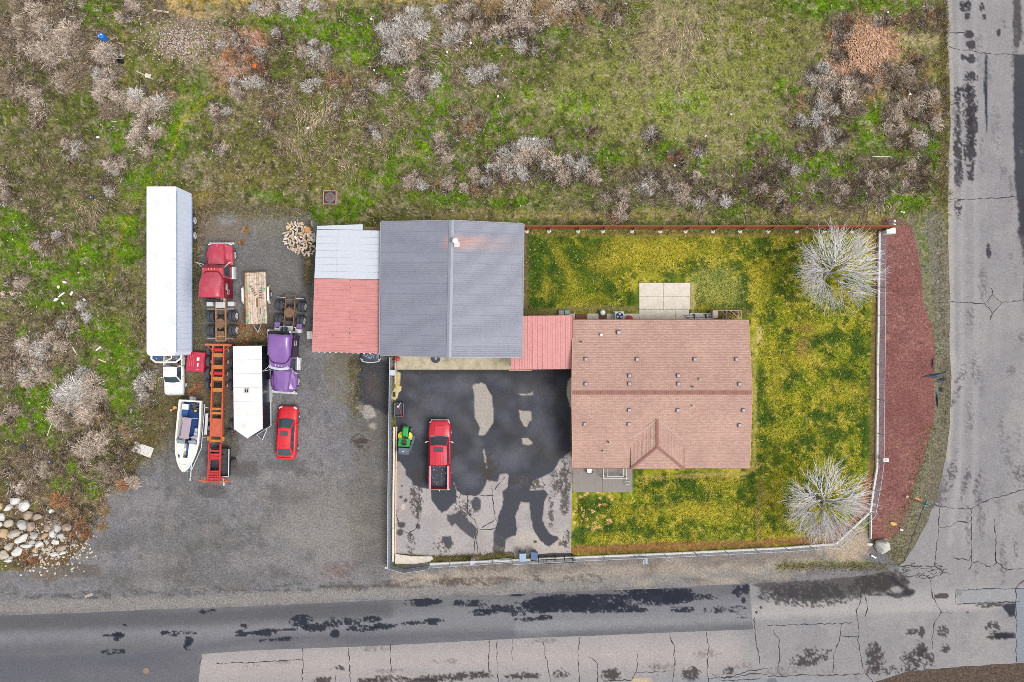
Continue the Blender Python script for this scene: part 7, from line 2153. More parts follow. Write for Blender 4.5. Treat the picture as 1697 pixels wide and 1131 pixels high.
# lawn
LAWN2 = [(869, 386), (1452, 386), (1449, 560), (1447, 700), (1445, 775), (1432, 850), (1384, 892), (1300, 900), (1130, 909), (950, 915), (950, 818), (1049, 818), (1049, 778), (1244, 778), (1247, 651), (1242, 531), (1146, 531), (1146, 467), (1056, 467), (1056, 518), (869, 518)]
x, y = scatter(230000, LAWN2, box=(866, 380, 1456, 920), margin=-10)
b_ = lawn.sample(x, y)
n = len(x)
k = rng.random(n) < 0.72
x, y, b_ = x[k], y[k], b_[k]
n = len(x)
cols = b_ * (0.5 + 1.1 * rng.random((n, 1)))
k2 = rng.random(n) < 0.03
cols[k2] = C3((206, 196, 110)) * 1.0
k2 = rng.random(n) < 0.06
cols[k2] = C3((54, 76, 24))
blades('lawn_grass', x, y, rng.uniform(0, 6.283, n), rng.uniform(0.08, 0.22, n), rng.uniform(0.04, 0.08, n), rng.uniform(0.02, 0.09, n), cols.astype(np.float32), z0=0.008, label='mottled yellow-green lawn grass around the house')
print('lawn', n)
# weeds of the verges and yard edge
xs1, ys1 = [], []
for (x0, y0, x1, y1, w_, cnt) in ((1556, 365, 1569, 700, 12, 900), (1566, 0, 1564, 340, 8, 2400), (1545, 700, 1480, 935, 14, 800), (1290, 938, 1470, 940, 7, 1000), (330, 345, 512, 352, 14, 2600), (322, 400, 330, 640, 12, 2400), (262, 720, 190, 810, 12, 1400), (300, 640, 240, 760, 26, 3500), (512, 372, 510, 470, 5, 900), (395, 565, 445, 560, 18, 1700), (585, 600, 592, 690, 10, 700), (720, 924, 850, 918, 2.5, 900), (655, 920, 780, 925, 2, 400),
        (345, 640, 385, 740, 14, 900), (870, 386, 1450, 384, 3, 1500)):
 t = rng.random(cnt)
 xs1.append(x0 + (x1 - x0) * t + rng.normal(0, w_ * 0.6, cnt))
 ys1.append(y0 + (y1 - y0) * t + rng.normal(0, w_ * 0.6, cnt))
x, y = np.concatenate(xs1).astype(np.float32), np.concatenate(ys1).astype(np.float32)
k = (x < 1572)
x, y = x[k], y[k]
n = len(x)
sel = rng.random((n, 1))
cols = np.where(sel < 0.35, C3((112, 118, 52)), np.where(sel < 0.7, C3((150, 132, 96)), C3((112, 94, 72)))) * (0.6 + 0.8 * rng.random((n, 1)))
blades('verge_weeds', x, y, rng.uniform(0, 6.283, n), rng.uniform(0.08, 0.34, n), rng.uniform(0.02, 0.045, n), rng.uniform(0.03, 0.12, n), cols.astype(np.float32), z0=0.012, label='thin mixed weeds along the gravel edges and road verges')
# ------------------------------------------------------------------ shrubs
def shrub_mesh(name, seed, c_lo, c_hi, n_clump=11, per=34, bushy=1.0):
 r = np.random.default_rng(seed)
 V, Fc, Cc = [], [], []
 k = 0
 lo, hi = C3(c_lo), C3(c_hi)
 cl = [(0, 0, 0.1, 1.0)]
 for i in range(n_clump):
  a = r.uniform(0, 6.283)
  rr = 0.5 * math.sqrt(r.uniform(0.05, 1))
  cl.append((rr * math.cos(a), rr * math.sin(a), 0.26 * (1 - rr) * r.uniform(0.7, 1.2), r.uniform(0.4, 0.62)))
 for cx_, cy_, cz_, cr_ in cl:
  tone = r.uniform(0.72, 1.2)
  for j in range(per if cr_ < 1 else per * 2):
   a = r.uniform(0, 6.283)
   el = r.uniform(-0.1, 1.25)
   L_ = cr_ * r.uniform(0.6, 1.08)
   d = np.array([math.cos(a) * math.cos(el), math.sin(a) * math.cos(el), math.sin(el) * 0.8])
   s0 = np.array([cx_, cy_, cz_]) + d * L_ * 0.12
   e = s0 + d * L_ * 0.9
   e[2] = max(e[2], 0.03)
   sd_ = np.array([-math.sin(a), math.cos(a), 0]) * r.uniform(0.010, 0.022)
   bend = np.array([-math.sin(a), math.cos(a), 0]) * r.uniform(-0.09, 0.09) * L_ * 2
   mid = s0 * 0.45 + e * 0.55 + bend
   V += [tuple(s0 - sd_ * 0.5), tuple(mid + sd_), tuple(e), tuple(mid - sd_)]
   Fc += [(k, k + 1, k + 3), (k + 3, k + 1, k + 2)]
   c = (lo + (hi - lo) * r.uniform(0, 1)) * tone
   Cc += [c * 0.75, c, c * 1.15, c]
   k += 4
   # side twiglet
   f2 = a + r.choice([-0.7, 0.7])
   e2 = mid + np.array([math.cos(f2), math.sin(f2), 0.25]) * L_ * 0.34
   V += [tuple(mid + sd_ * 0.6), tuple(mid - sd_ * 0.6), tuple(e2)]
   Fc += [(k, k + 1, k + 2)]
   Cc += [c, c, c * 1.15]
   k += 3
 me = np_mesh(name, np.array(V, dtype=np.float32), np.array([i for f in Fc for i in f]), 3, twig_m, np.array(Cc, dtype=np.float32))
 return me
TONES = {'mauve-grey': ((146, 128, 112), (242, 224, 206)), 'dark grey-brown': ((98, 84, 68), (196, 176, 152)), 'pale silvery': ((170, 162, 154), (250, 246, 238)), 'straw-brown': ((132, 108, 78), (206, 176, 134)), 'rusty orange-brown': ((118, 82, 58), (202, 150, 112))}
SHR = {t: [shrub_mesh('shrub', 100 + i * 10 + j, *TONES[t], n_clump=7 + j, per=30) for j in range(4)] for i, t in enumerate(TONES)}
LAND = [('blue barrel', 175, 66), ('black bucket', 203, 103), ('pale square board', 245, 126), ('old white-rimmed wheel', 152, 328), ('plastic litter', 105, 480), ('white semi-trailer', 268, 430), ('white board', 236, 745), ('stone pile', 60, 880), ('square fire pit', 547, 328), ('firewood pile', 497, 395), ('grey shed', 748, 400), ('orange rag', 422, 110),
  ('upper right pebble patch', 1432, 92), ('back fence', 1100, 378), ('utility box', 1468, 385), ('white pickup', 288, 630), ('motor boat', 313, 722), ('white stick', 1460, 260), ('blue rag', 827, 70), ('round white lid', 780, 72), ('orange can', 754, 50), ('white tin', 884, 231), ('white bush scrap', 248, 213),
  ('small black can', 393, 240), ('bluish scrap', 430, 202), ('tan bag', 271, 174), ('white-ringed tyre', 84, 765), ('dark tyre', 40, 742), ('bare branch', 1382, 186), ('pale brush rock', 1551, 204), ('upper middle scrap', 825, 160), ('top middle scrap', 615, 32), ('pale top plank', 267, 19), ('thin pale branch', 82, 712), ('curved white strip', 124, 582), ('tan field rock', 20, 487),
  ('top right field corner', 1555, 5), ('top left corner', 0, 0), ('flatbed trailer', 424, 495), ('side road edge', 1572, 280), ('white tan-tumbleweed scrap', 1118, 275), ('white rag', 1496, 352)]
def where(px, py):
 best = min(LAND, key=lambda l: (l[1] - px) ** 2 + (l[2] - py) ** 2)
 dx, dy = px - best[1], py - best[2]
 d = math.hypot(dx, dy) / 18.0
 a = math.degrees(math.atan2(-dy, dx)) % 360
 w = ['right of', 'up and right of', 'above', 'up and left of', 'left of', 'down and left of', 'below', 'down and right of'][int((a + 22.5) // 45) % 8]
 q = 'just' if d < 0.9 else 'one step' if d < 1.7 else 'two steps' if d < 2.6 else 'three steps' if d < 3.5 else 'a few steps' if d < 4.6 else 'some way' if d < 6 else 'well' if d < 8 else 'far'
 return '%s %s the %s' % (q, w, best[0])
# clusters: cx cy rx ry count size_lo size_hi tones
M, D, P_, S, R_ = 'mauve-grey', 'dark grey-brown', 'pale silvery', 'straw-brown', 'rusty orange-brown'
clusters = [(75, 45, 75, 45, 14, .9, 1.5, (D, M)), (120, 95, 55, 45, 10, .9, 1.4, (M, D)), (40, 70, 40, 20, 4, .7, 1.1, (D, M)), (18, 135, 20, 18, 3, .9, 1.3, (D,)), (45, 155, 18, 12, 2, .6, 1., (M,)), (180, 90, 20, 12, 2, .7, 1., (P_,)), (175, 110, 14, 26, 3, .7, 1.1, (P_, M)), (185, 160, 20, 36, 6, .8, 1.2, (M, D)), (245, 178, 28, 28, 5, .8, 1.3, (M, P_)), (275, 160, 12, 12, 2, .7, .9, (S, M)),
   (243, 232, 24, 30, 5, .7, 1.1, (M,)), (62, 190, 8, 22, 3, .5, .8, (M, D)), (190, 275, 14, 18, 3, .6, .9, (P_, M)), (120, 245, 20, 20, 3, .5, .8, (M, P_)), (365, 190, 14, 12, 2, .6, .8, (P_, M)), (365, 250, 14, 18, 2, .6, .8, (M,)), (215, 20, 16, 20, 3, .7, 1., (M,)), (255, 18, 20, 12, 2, .7, .9, (D,)),
   (385, 75, 26, 20, 3, .5, .8, (R_, P_)), (410, 100, 26, 16, 3, .6, .9, (R_,)), (430, 120, 12, 8, 1, .7, .8, (R_,)), (405, 145, 30, 16, 4, .6, .9, (P_, M)), (462, 62, 8, 10, 1, .6, .7, (P_,)), (440, 95, 10, 12, 2, .6, .8, (P_, M)),
   (480, 12, 60, 8, 6, .7, 1.1, (M, P_)), (520, 85, 34, 14, 5, .6, .9, (M, P_)), (530, 110, 20, 12, 3, .5, .8, (M,)), (520, 140, 16, 12, 2, .5, .8, (P_,)), (553, 138, 8, 8, 1, .7, .8, (R_,)), (580, 135, 10, 8, 1, .7, .8, (S,)), (468, 148, 10, 10, 2, .5, .7, (M,)), (560, 182, 6, 10, 1, .5, .6, (P_,)), (448, 200, 8, 16, 2, .5, .7, (S, M)),
   (665, 50, 40, 30, 9, .8, 1.3, (M, D, P_)), (650, 95, 34, 20, 6, .7, 1.1, (P_, M)), (690, 70, 20, 20, 4, .7, 1.1, (M, D)), (700, 130, 26, 16, 4, .7, 1., (M, P_)), (625, 140, 12, 10, 2, .6, .9, (P_, M)), (600, 165, 20, 12, 3, .5, .8, (M,)), (760, 30, 40, 20, 5, .7, 1., (M, P_)), (755, 70, 14, 10, 2, .6, .9, (P_,)), (800, 55, 30, 16, 3, .6, .9, (M,)), (805, 125, 24, 12, 3, .6, .9, (P_,)),
   (690, 155, 14, 8, 2, .6, .8, (P_,)), (780, 205, 24, 16, 3, .6, .9, (M, S)), (735, 245, 24, 18, 3, .6, .9, (M,)), (615, 220, 12, 10, 2, .5, .7, (P_,)), (870, 22, 70, 16, 9, .8, 1.2, (M, S)), (960, 18, 50, 16, 6, .7, 1.1, (M, S)), (862, 60, 24, 18, 3, .7, 1., (M, P_)), (885, 88, 14, 6, 1, .6, .7, (P_,)), (1010, 30, 14, 16, 2, .6, .9, (M,)),
   (860, 255, 40, 24, 8, .7, 1.1, (P_, M)), (900, 278, 60, 22, 9, .7, 1.1, (P_, M)), (960, 285, 36, 20, 5, .7, 1., (P_, M)), (820, 290, 40, 20, 6, .6, 1., (M, P_)), (770, 310, 50, 14, 6, .5, .9, (M, S)), (700, 300, 26, 10, 3, .6, .9, (M, P_)), (1020, 330, 24, 16, 3, .6, 1., (M,)), (1022, 362, 16, 8, 2, .8, 1.1, (S, M)), (1080, 228, 12, 10, 1, .8, .9, (P_,)), (985, 222, 6, 6, 1, .4, .5, (S,)),
   (1120, 262, 12, 8, 3, .45, .6, (S, R_)), (1155, 248, 8, 8, 1, .6, .7, (P_,)), (1115, 300, 50, 16, 6, .5, .9, (M, P_)), (1170, 325, 50, 14, 6, .5, .9, (M, P_)), (1070, 305, 20, 16, 3, .6, .9, (P_,)), (910, 232, 6, 6, 1, .5, .6, (P_,)), (1260, 256, 6, 6, 1, .5, .6, (S,)), (1250, 300, 30, 20, 3, .5, .8, (M,)),
   (1352, 125, 18, 14, 3, .7, .9, (P_,)), (1378, 145, 20, 16, 4, .7, 1., (P_, M)), (1395, 165, 34, 24, 6, .8, 1.1, (M, D)), (1425, 140, 26, 14, 3, .7, .9, (P_, M)), (1490, 130, 26, 20, 4, .7, 1.1, (D, M)), (1520, 160, 30, 20, 5, .8, 1.1, (M, D)), (1500, 185, 30, 16, 5, .7, 1., (D, M)), (1540, 185, 16, 30, 4, .7, 1., (M, S)), (1325, 175, 14, 12, 2, .6, .9, (M, S)), (1320, 205, 10, 10, 1, .7, .8, (P_,)), (1365, 195, 20, 24, 4, .7, 1., (M, P_)), (1380, 228, 22, 12, 3, .6, .9, (P_, M)), (1345, 245, 20, 10, 3, .5, .7, (P_, M)), (1475, 205, 20, 14, 2, .7, .9, (M,)), (1510, 235, 24, 14, 4, .7, 1., (M, P_)), (1300, 280, 20, 12, 2, .6, .8, (P_,)), (1400, 40, 12, 8, 2, .5, .8, (D, R_)), (1465, 35, 18, 8, 2, .6, .9, (M,)), (1510, 35, 16, 10, 2, .6, .9, (S,)), (1545, 35, 12, 14, 2, .6, .9, (S,)), (1392, 62, 8, 16, 3, .5, .7, (P_, M)), (1390, 95, 8, 12, 2, .5, .7, (M,)), (1510, 110, 16, 14, 2, .7, .9, (S,)), (1375, 320, 40, 20, 4, .5, .8, (M,)), (1450, 300, 40, 30, 5, .5, .9, (M, D)), (1520, 290, 30, 24, 4, .6, .9, (D, M)), (1290, 335, 30, 14, 3, .5, .8, (M, S)),
   (50, 600, 36, 34, 8, .8, 1.3, (P_, M)), (80, 575, 30, 14, 4, .7, 1.1, (M,)), (15, 600, 14, 40, 4, .8, 1.2, (D,)), (130, 650, 36, 30, 8, .9, 1.4, (M, P_)), (155, 670, 18, 20, 4, .9, 1.3, (M,)), (115, 690, 26, 20, 4, .7, 1.1, (M,)), (165, 695, 14, 14, 2, .7, 1., (S,)), (130, 625, 14, 8, 2, .6, .9, (P_,)), (240, 640, 12, 22, 4, .7, .9, (M, P_)), (150, 740, 34, 20, 5, .7, 1.1, (M,)), (185, 780, 20, 20, 4, .7, 1., (D, M)), (215, 795, 16, 12, 3, .6, .9, (R_, M)), (60, 770, 40, 20, 5, .7, 1.1, (M, D)), (30, 820, 26, 16, 3, .7, 1., (D, M)), (110, 840, 24, 14, 4, .7, 1., (R_, S)), (90, 870, 20, 16, 3, .6, .9, (S, M)), (130, 880, 14, 14, 3, .6, .9, (R_,)), (50, 925, 14, 8, 2, .6, .8, (R_,)), (170, 860, 10, 20, 2, .6, .8, (S,)), (135, 520, 16, 16, 2, .7, .9, (P_,)), (110, 540, 20, 14, 2, .6, .9, (P_, M)), (20, 690, 16, 12, 2, .7, .9, (M,)), (210, 730, 14, 30, 3, .6, .9, (M, S)), (180, 310, 8, 10, 1, .6, .7, (P_,)), (90, 400, 30, 20, 2, .5, .7, (P_,)), (25, 470, 14, 12, 2, .6, .9, (M,)), (14, 320, 14, 20, 2, .7, .9, (M,)),
   (325, 652, 14, 10, 2, .6, .8, (R_,)), (420, 553, 26, 12, 5, .5, .8, (R_, S)), (400, 560, 10, 16, 3, .5, .7, (R_,)), (438, 490, 8, 20, 2, .5, .6, (S,))]
SG = 'low dead shrubs scattered over the field and yard edge'
ns = 0
random.seed(21)
plants = []
first = True
for cx_, cy_, rx_, ry_, cnt, s0, s1, tones in clusters:
 placed = []
 for i in range(cnt):
  for _ in range(12):
   a = random.uniform(0, math.tau)
   r = math.sqrt(random.random())
   px, py = cx_ + rx_ * r * math.cos(a), cy_ + ry_ * r * math.sin(a)
   if all((px - q[0]) ** 2 + (py - q[1]) ** 2 > 110 for q in placed):
    break
  placed.append((px, py))
  t = random.choice(tones)
  s = random.uniform(s0, s1) * 1.12
  plants.append((s, px, py, t))
plants.sort(key=lambda q: -q[0])
srt = [q[0] for q in plants[:290]]
seen = set()
rest_v, rest_f, rest_c = [], [], []
off = 0
for i, (s, px, py, t) in enumerate(plants):
 me = random.choice(SHR[t])
 rz_ = random.uniform(0, 6.28)
 sc3 = (s * random.uniform(0.85, 1.15), s * random.uniform(0.85, 1.15), s * random.uniform(0.6, 0.85))
 if i < 290:
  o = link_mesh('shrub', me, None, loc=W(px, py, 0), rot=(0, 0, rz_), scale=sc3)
  rank = ['largest', 'large', 'big', 'mid-sized', 'smallish', 'small', 'tiny'][min(6, i * 7 // 290)]
  lb = '%s %s shrub %s' % (rank, t, where(px, py))
  for alt in ('round ', 'spreading ', 'ragged ', 'low ', 'tufty ', 'sparse '):
   if lb not in seen:
    break
   lb = '%s%s %s shrub %s' % (alt, rank, t, where(px, py))
  seen.add(lb)
  tag(o, lb, 'shrub', SG)
 else:
  co = np.empty(len(me.vertices) * 3, dtype=np.float32)
  me.vertices.foreach_get('co', co)
  co = co.reshape(-1, 3) * np.array(sc3)
  cz, sz = math.cos(rz_), math.sin(rz_)
  p = W(px, py, 0)
  rest_v.append(np.stack([co[:, 0] * cz - co[:, 1] * sz + p.x, co[:, 0] * sz + co[:, 1] * cz + p.y, co[:, 2]], 1))
  fi = np.empty(len(me.loops), dtype=np.int32)
  me.loops.foreach_get('vertex_index', fi)
  rest_f.append(fi + off)
  off += len(co)
  cc = np.empty(len(me.vertices) * 4, dtype=np.float32)
  me.color_attributes['Col'].data.foreach_get('color', cc)
  rest_c.append(cc.reshape(-1, 4)[:, :3])
print('shrubs', len(plants))
o = link_mesh('small_shrubs', np_mesh('small_shrubs', np.concatenate(rest_v), np.concatenate(rest_f), 3, twig_m, np.concatenate(rest_c)))
tag(o, 'the smallest dead shrubs, scattered between the larger ones over the field', None, None, 'stuff')
# low dead brush: star-shaped tufts thick round the shrubs
NT = 10500
ci = rng.choice(len(clusters), NT, p=np.array([c[2] * c[3] + 200 for c in clusters], dtype=float) / sum(c[2] * c[3] + 200 for c in clusters))
ca = np.array([(c[0], c[1], c[2], c[3]) for c in clusters], dtype=np.float32)[ci]
tx = ca[:, 0] + rng.normal(0, 0.62, NT) * (ca[:, 2] + 5)
ty = ca[:, 1] + rng.normal(0, 0.62, NT) * (ca[:, 3] + 5)
k = (poly_sdf(tx, ty, FIELD_POLY) < 6) & (rng.random(NT) < 0.35 + 0.9 * sstep(0.4, 0.6, fbm(tx, ty, 12, 3, 71)))
tx, ty = tx[k], ty[k]
NT = len(tx)
PB = 13
tc_ = np.array([C3((196, 176, 160)), C3((168, 148, 130)), C3((214, 204, 196)), C3((186, 158, 120)), C3((142, 122, 104))])[rng.choice(5, NT, p=[.34, .24, .2, .12, .1])]
a0 = flow(tx, ty)
px_ = np.repeat(tx, PB) + rng.normal(0, 1.6, NT * PB)
py_ = np.repeat(ty, PB) + rng.normal(0, 1.6, NT * PB)
an = np.repeat(a0, PB) + rng.normal(0, 1.25, NT * PB)
cc = np.repeat(tc_, PB, 0) * (0.45 + 0.9 * rng.random((NT * PB, 1)))
blades('dead_brush', px_.astype(np.float32), py_.astype(np.float32), an, rng.uniform(0.2, 0.62, NT * PB), rng.uniform(0.02, 0.04, NT * PB), rng.uniform(0.08, 0.34, NT * PB), cc.astype(np.float32), z0=0.04, label='low tangle of dead grey-brown brush round the shrubs')
print('brush', NT * PB)
# tumbleweeds in the yard
for x_, y_, s, lab, tn in ((409, 381, 0.62, 'larger brown tumbleweed on the gravel above the crimson lorry', S), (401, 402, 0.46, 'smaller round tumbleweed at the nose of the crimson lorry', R_), (412, 388, 0.3, 'smallest tumbleweed wedged between the two bigger ones', S), (512, 436, 0.35, 'small pinkish tumbleweed at the foot of the woodpile beside the lean-to', S)):
 o = link_mesh('tumbleweed', shrub_mesh('tumbleweed', int(x_), *TONES[tn], n_clump=7, per=44), None, loc=W(x_, y_, 0), scale=(s, s, s))
 tag(o, lab, 'tumbleweed')
# ------------------------------------------------------------------ bare trees
bark = mat('pale bark', A(176, 166, 166), 0.9, var=0.15, vscale=4, bump=0.3)
twigc = mat('pale silvery twigs', A(236, 232, 234), 0.85, var=0.12, vscale=3)
darkbark = mat('grey trunk bark', A(128, 122, 124), 0.9, var=0.2, vscale=4)
def bare_tree(label, bpx, bpy_, fpx, fpy, fz, R, topz, seed, squash=1.0, cpx=None, cpy=None):
 r = random.Random(seed)
 base = W(bpx, bpy_, 0)
 fork = W(fpx, fpy, fz)
 t = thing('bare_tree', label, 'tree', base)
 o = Vector(base)
 f = fork - o
 cc = (W(cpx, cpy, topz * 0.75) - o) if cpx else f
 tr_ = MB()
 tr_.tube((0, 0, -0.1), f * 0.5 + Vector((0.03, 0.02, 0)), 0.2, 9, 0.16).tube(f * 0.5 + Vector((0.03, 0.02, 0)), f, 0.16, 9, 0.13)
 tr_.build('trunk', darkbark, t)
 tw = MB()
 def curve(p, d, L_, r0, r1, mb, n=4, up=0.05, segs=4, wob=0.07):
  pts = [p]
  step = L_ / segs
  for i in range(segs):
   d = (d + Vector((r.uniform(-wob, wob), r.uniform(-wob, wob), up + r.uniform(-wob, wob) * 0.4))).normalized()
   q = pts[-1] + d * step
   mb.tube(pts[-1], q, r0 + (r1 - r0) * i / segs, n, r0 + (r1 - r0) * (i + 1) / segs, cap=False)
   pts.append(q)
  return pts, d
 subs = [f * r.uniform(0.8, 1.0) + Vector((math.cos(q) * r.uniform(0.2, 1.1), math.sin(q) * r.uniform(0.2, 1.1), r.uniform(0.0, 0.7))) for q in (0.3, 1.7, 2.9, 4.1, 5.3)]
 sb = MB()
 for q in subs:
  sb.tube(f * 0.75, q, 0.1, 6, 0.06)
 sb.build('branch', bark, t)
 nl = 17
 for i in range(nl):
  a = math.tau * i / nl + r.uniform(-0.2, 0.2)
  el = r.choice([0.2, 0.45, 0.75, 1.1]) + r.uniform(-0.1, 0.1)
  h0 = r.uniform(0.55, 1.0)
  p = min(subs, key=lambda q: abs((math.atan2(q.y - f.y, q.x - f.x) - a + math.pi) % math.tau - math.pi) + r.uniform(0, 1.6))
  tgt = Vector((cc.x + math.cos(a) * R * math.cos(el) * 0.62, cc.y + math.sin(a) * R * squash * math.cos(el) * 0.62, f.z + (topz - f.z) * (0.25 + 0.55 * math.sin(el))))
  d = (tgt - p)
  L_ = d.length
  d.normalize()
  mb = MB()
  pts, d2 = curve(p, d, L_, 0.05, 0.022, mb, 5, 0.0, 5, 0.24)
  mb.build('branch', bark, t)
  for j in range(11):
   u = r.uniform(0.0, 1.0)
   q = pts[int(u * 4.99)]
   sp = r.uniform(-1.5, 1.5)
   outv = Vector((q.x - cc.x, q.y - cc.y, 0))
   outv = outv.normalized() if outv.length > 0.2 else Vector((math.cos(a), math.sin(a), 0))
   d3 = (d2 * 0.35 + outv * 0.7 + Vector((-d2.y, d2.x, 0)) * sp + Vector((0, 0, r.uniform(0.0, 0.5)))).normalized()
   reach = max(0.7, R * r.uniform(0.6, 1.14) - math.hypot(q.x - cc.x, q.y - cc.y))
   pts2, d4 = curve(q, d3, reach * 0.72, 0.02, 0.013, tw, 3, 0.03, 4, 0.26)
   for k_ in range(5):
    qq = pts2[r.randrange(1, 5)]
    out2 = Vector((qq.x - cc.x, qq.y - cc.y, 0))
    out2 = out2.normalized() if out2.length > 0.3 else d4
    d5 = (d4 * 0.5 + out2 * 0.5 + Vector((-d4.y, d4.x, 0)) * r.uniform(-0.55, 0.55) + Vector((0, 0, r.uniform(-0.1, 0.4)))).normalized()
    rem = max(0.35, min(1.6, (R * r.uniform(0.75, 1.1) - math.hypot(qq.x - cc.x, qq.y - cc.y))))
    curve(qq, d5, rem, 0.013, 0.006, tw, 3, 0.02, 3, 0.3)
 tw.build('twigs', twigc, t, kind='stuff')
 return t
bare_tree('bare silvery tree in the upper right corner of the lawn', 1357, 458, 1372, 454, 2.2, 4.4, 4.9, 3, 0.92, 1389, 446)
bare_tree('bare silvery tree in the lower right corner of the lawn, by the bent fence', 1345, 820, 1366, 835, 2.6, 4.35, 5.0, 5, 0.95, 1368, 832)
# ================================================================== boulders, wood, small things
def rock_mesh(name, seed, rx, ry, rz, m, sub=3):
 import bmesh
 bm = bmesh.new()
 bmesh.ops.create_icosphere(bm, subdivisions=sub, radius=1.0)
 r = np.random.default_rng(seed)
 ph = r.uniform(0, 10, 6)
 cuts = []
 for _ in range(11):
  v = r.normal(0, 1, 3)
  v /= np.linalg.norm(v)
  cuts.append((v, r.uniform(0.6, 0.88)))
 for v in bm.verts:
  p = np.array(v.co)
  n = 1 + 0.10 * math.sin(p[0] * 2.3 + ph[0]) * math.cos(p[1] * 2.7 + ph[1]) + 0.06 * math.sin(p[2] * 4 + p[0] * 3 + ph[2]) + 0.03 * math.sin(p[1] * 9 + ph[3])
  p = p * n
  for c, d in cuts:
   s = float(np.dot(p, c))
   if s > d:
    p = p - c * (s - d) * 0.95
  v.co = (p[0] * rx, p[1] * ry, p[2] * rz)
 me = bpy.data.meshes.new(name)
 bm.to_mesh(me)
 bm.free()
 for p in me.polygons:
  p.use_smooth = False
 me.materials.append(m)
 return me
def rock_mat(name, c, d=(150, 146, 140), amt=0.45):
 return mat(name, A(*c), 0.9, var=0.1, vscale=3, bump=0.6, bscale=8, dirt=A(*d), dirt_amt=amt, dscale=2.2)
RM = {'white': rock_mat('white rock', (228, 226, 222), (150, 142, 134), 0.6), 'pale grey': rock_mat('pale grey rock', (196, 194, 190), (140, 134, 126), 0.6), 'beige': rock_mat('beige rock', (202, 192, 174), (166, 152, 130)), 'tan': rock_mat('tan rock', (204, 174, 138), (176, 150, 120)), 'brownish': rock_mat('brown rock', (178, 156, 138), (206, 196, 186))}
boul = [(190, 225, 75, 55, 20, 'white'), (100, 315, 72, 42, 30, 'white'), (310, 290, 72, 88, -20, 'white'), (14, 300, 30, 44, 0, 'tan'), (22, 430, 44, 60, 0, 'white'), (110, 512, 58, 60, 10, 'beige'), (290, 525, 78, 70, -35, 'pale grey'), (385, 545, 70, 66, 0, 'brownish'), (640, 355, 40, 36, 0, 'white'), (470, 430, 60, 44, 10, 'brownish'),
  (185, 638, 92, 68, 15, 'beige'), (30, 640, 78, 70, 0, 'tan'), (275, 700, 104, 60, 30, 'white'), (430, 665, 56, 58, 0, 'pale grey'), (556, 668, 60, 44, 20, 'tan'), (665, 645, 46, 72, 0, 'white'), (722, 560, 54, 64, 20, 'pale grey'), (765, 665, 48, 52, 0, 'pale grey'), (692, 742, 66, 40, -20, 'white'), (490, 768, 62, 46, 20, 'white'), (330, 792, 92, 40, 15, 'white'), (402, 750, 44, 40, 0, 'pale grey'),
  (220, 855, 84, 70, 0, 'white'), (115, 806, 68, 50, 45, 'beige'), (38, 905, 78, 68, 25, 'beige'), (100, 975, 62, 28, 0, 'white'), (440, 845, 52, 42, 0, 'tan'), (440, 903, 56, 24, 0, 'white'), (770, 818, 78, 46, 15, 'brownish'), (780, 880, 52, 26, 10, 'white'), (670, 896, 54, 32, 0, 'white'), (592, 602, 38, 24, 0, 'beige'), (840, 555, 66, 60, 0, 'brownish'), (14, 520, 30, 34, 0, 'white'), (150, 935, 50, 28, 10, 'beige'), (600, 560, 60, 50, 0, 'brownish'), (590, 740, 30, 40, 10, 'pale grey'), (500, 700, 26, 30, 0, 'brownish'), (235, 600, 40, 30, 0, 'brownish'), (350, 400, 60, 60, 0, 'brownish')]
random.seed(5)
for i, (u, v, a, b, an, tn) in enumerate(boul):
 px, py = u / 7.54, 800 + v / 7.54
 rx, ry = a / 7.54 / 18, b / 7.54 / 18
 o = link_mesh('boulder', rock_mesh('boulder', i, rx * 0.93, ry * 0.93, min(rx, ry), RM[tn]), None, loc=W(px, py, min(rx, ry) * 0.55), rot=(0, 0, math.radians(an)))
 big = 'large' if max(rx, ry) > 0.55 else ('medium' if max(rx, ry) > 0.38 else 'small')
 row = ['topmost row', 'second row', 'upper middle', 'middle', 'lower middle', 'lower row', 'bottom row'][min(6, int((v - 190) / 118))]
 colw = ['far left edge', 'left side', 'left of centre', 'centre', 'right of centre', 'right side', 'far right tip'][min(6, int(u / 122))]
 lb = '%s %s boulder in the %s of the stone pile, %s' % (big, tn, row, colw)
 tag(o, lb, 'boulder', 'boulders of the stone pile')
rb = MB()
for i in range(800):
 x_, y_ = random.gauss(80, 34), random.gauss(905, 20)
 if poly_sdf(np.array([x_]), np.array([y_]), [(10, 900), (60, 840), (120, 850), (160, 900), (130, 950), (20, 945)])[0] > 12:
  continue
 p = W(x_, y_, 0.02)
 s = random.choice([0.05, 0.08, 0.12, 0.2])
 rb.box(tuple(p), (s, s * random.uniform(0.6, 1.3), s * 0.7), s * 0.25, rz=random.uniform(0, 90))
o = rb.build('stone_rubble', rock_mat('pale rubble', (214, 200, 180)))
tag(o, 'small pale rubble spilling from the right side of the stone pile', None, None, 'stuff')
p = W(1461.5, 906, 0.35)
tag(link_mesh('boulder', rock_mesh('boulder', 77, 0.72, 0.76, 0.55, rock_mat('grey speckled rock', (206, 202, 198), (150, 150, 152), 0.6), 3), None, loc=p), 'lone large pale grey boulder on the verge outside the bent fence corner', 'boulder')
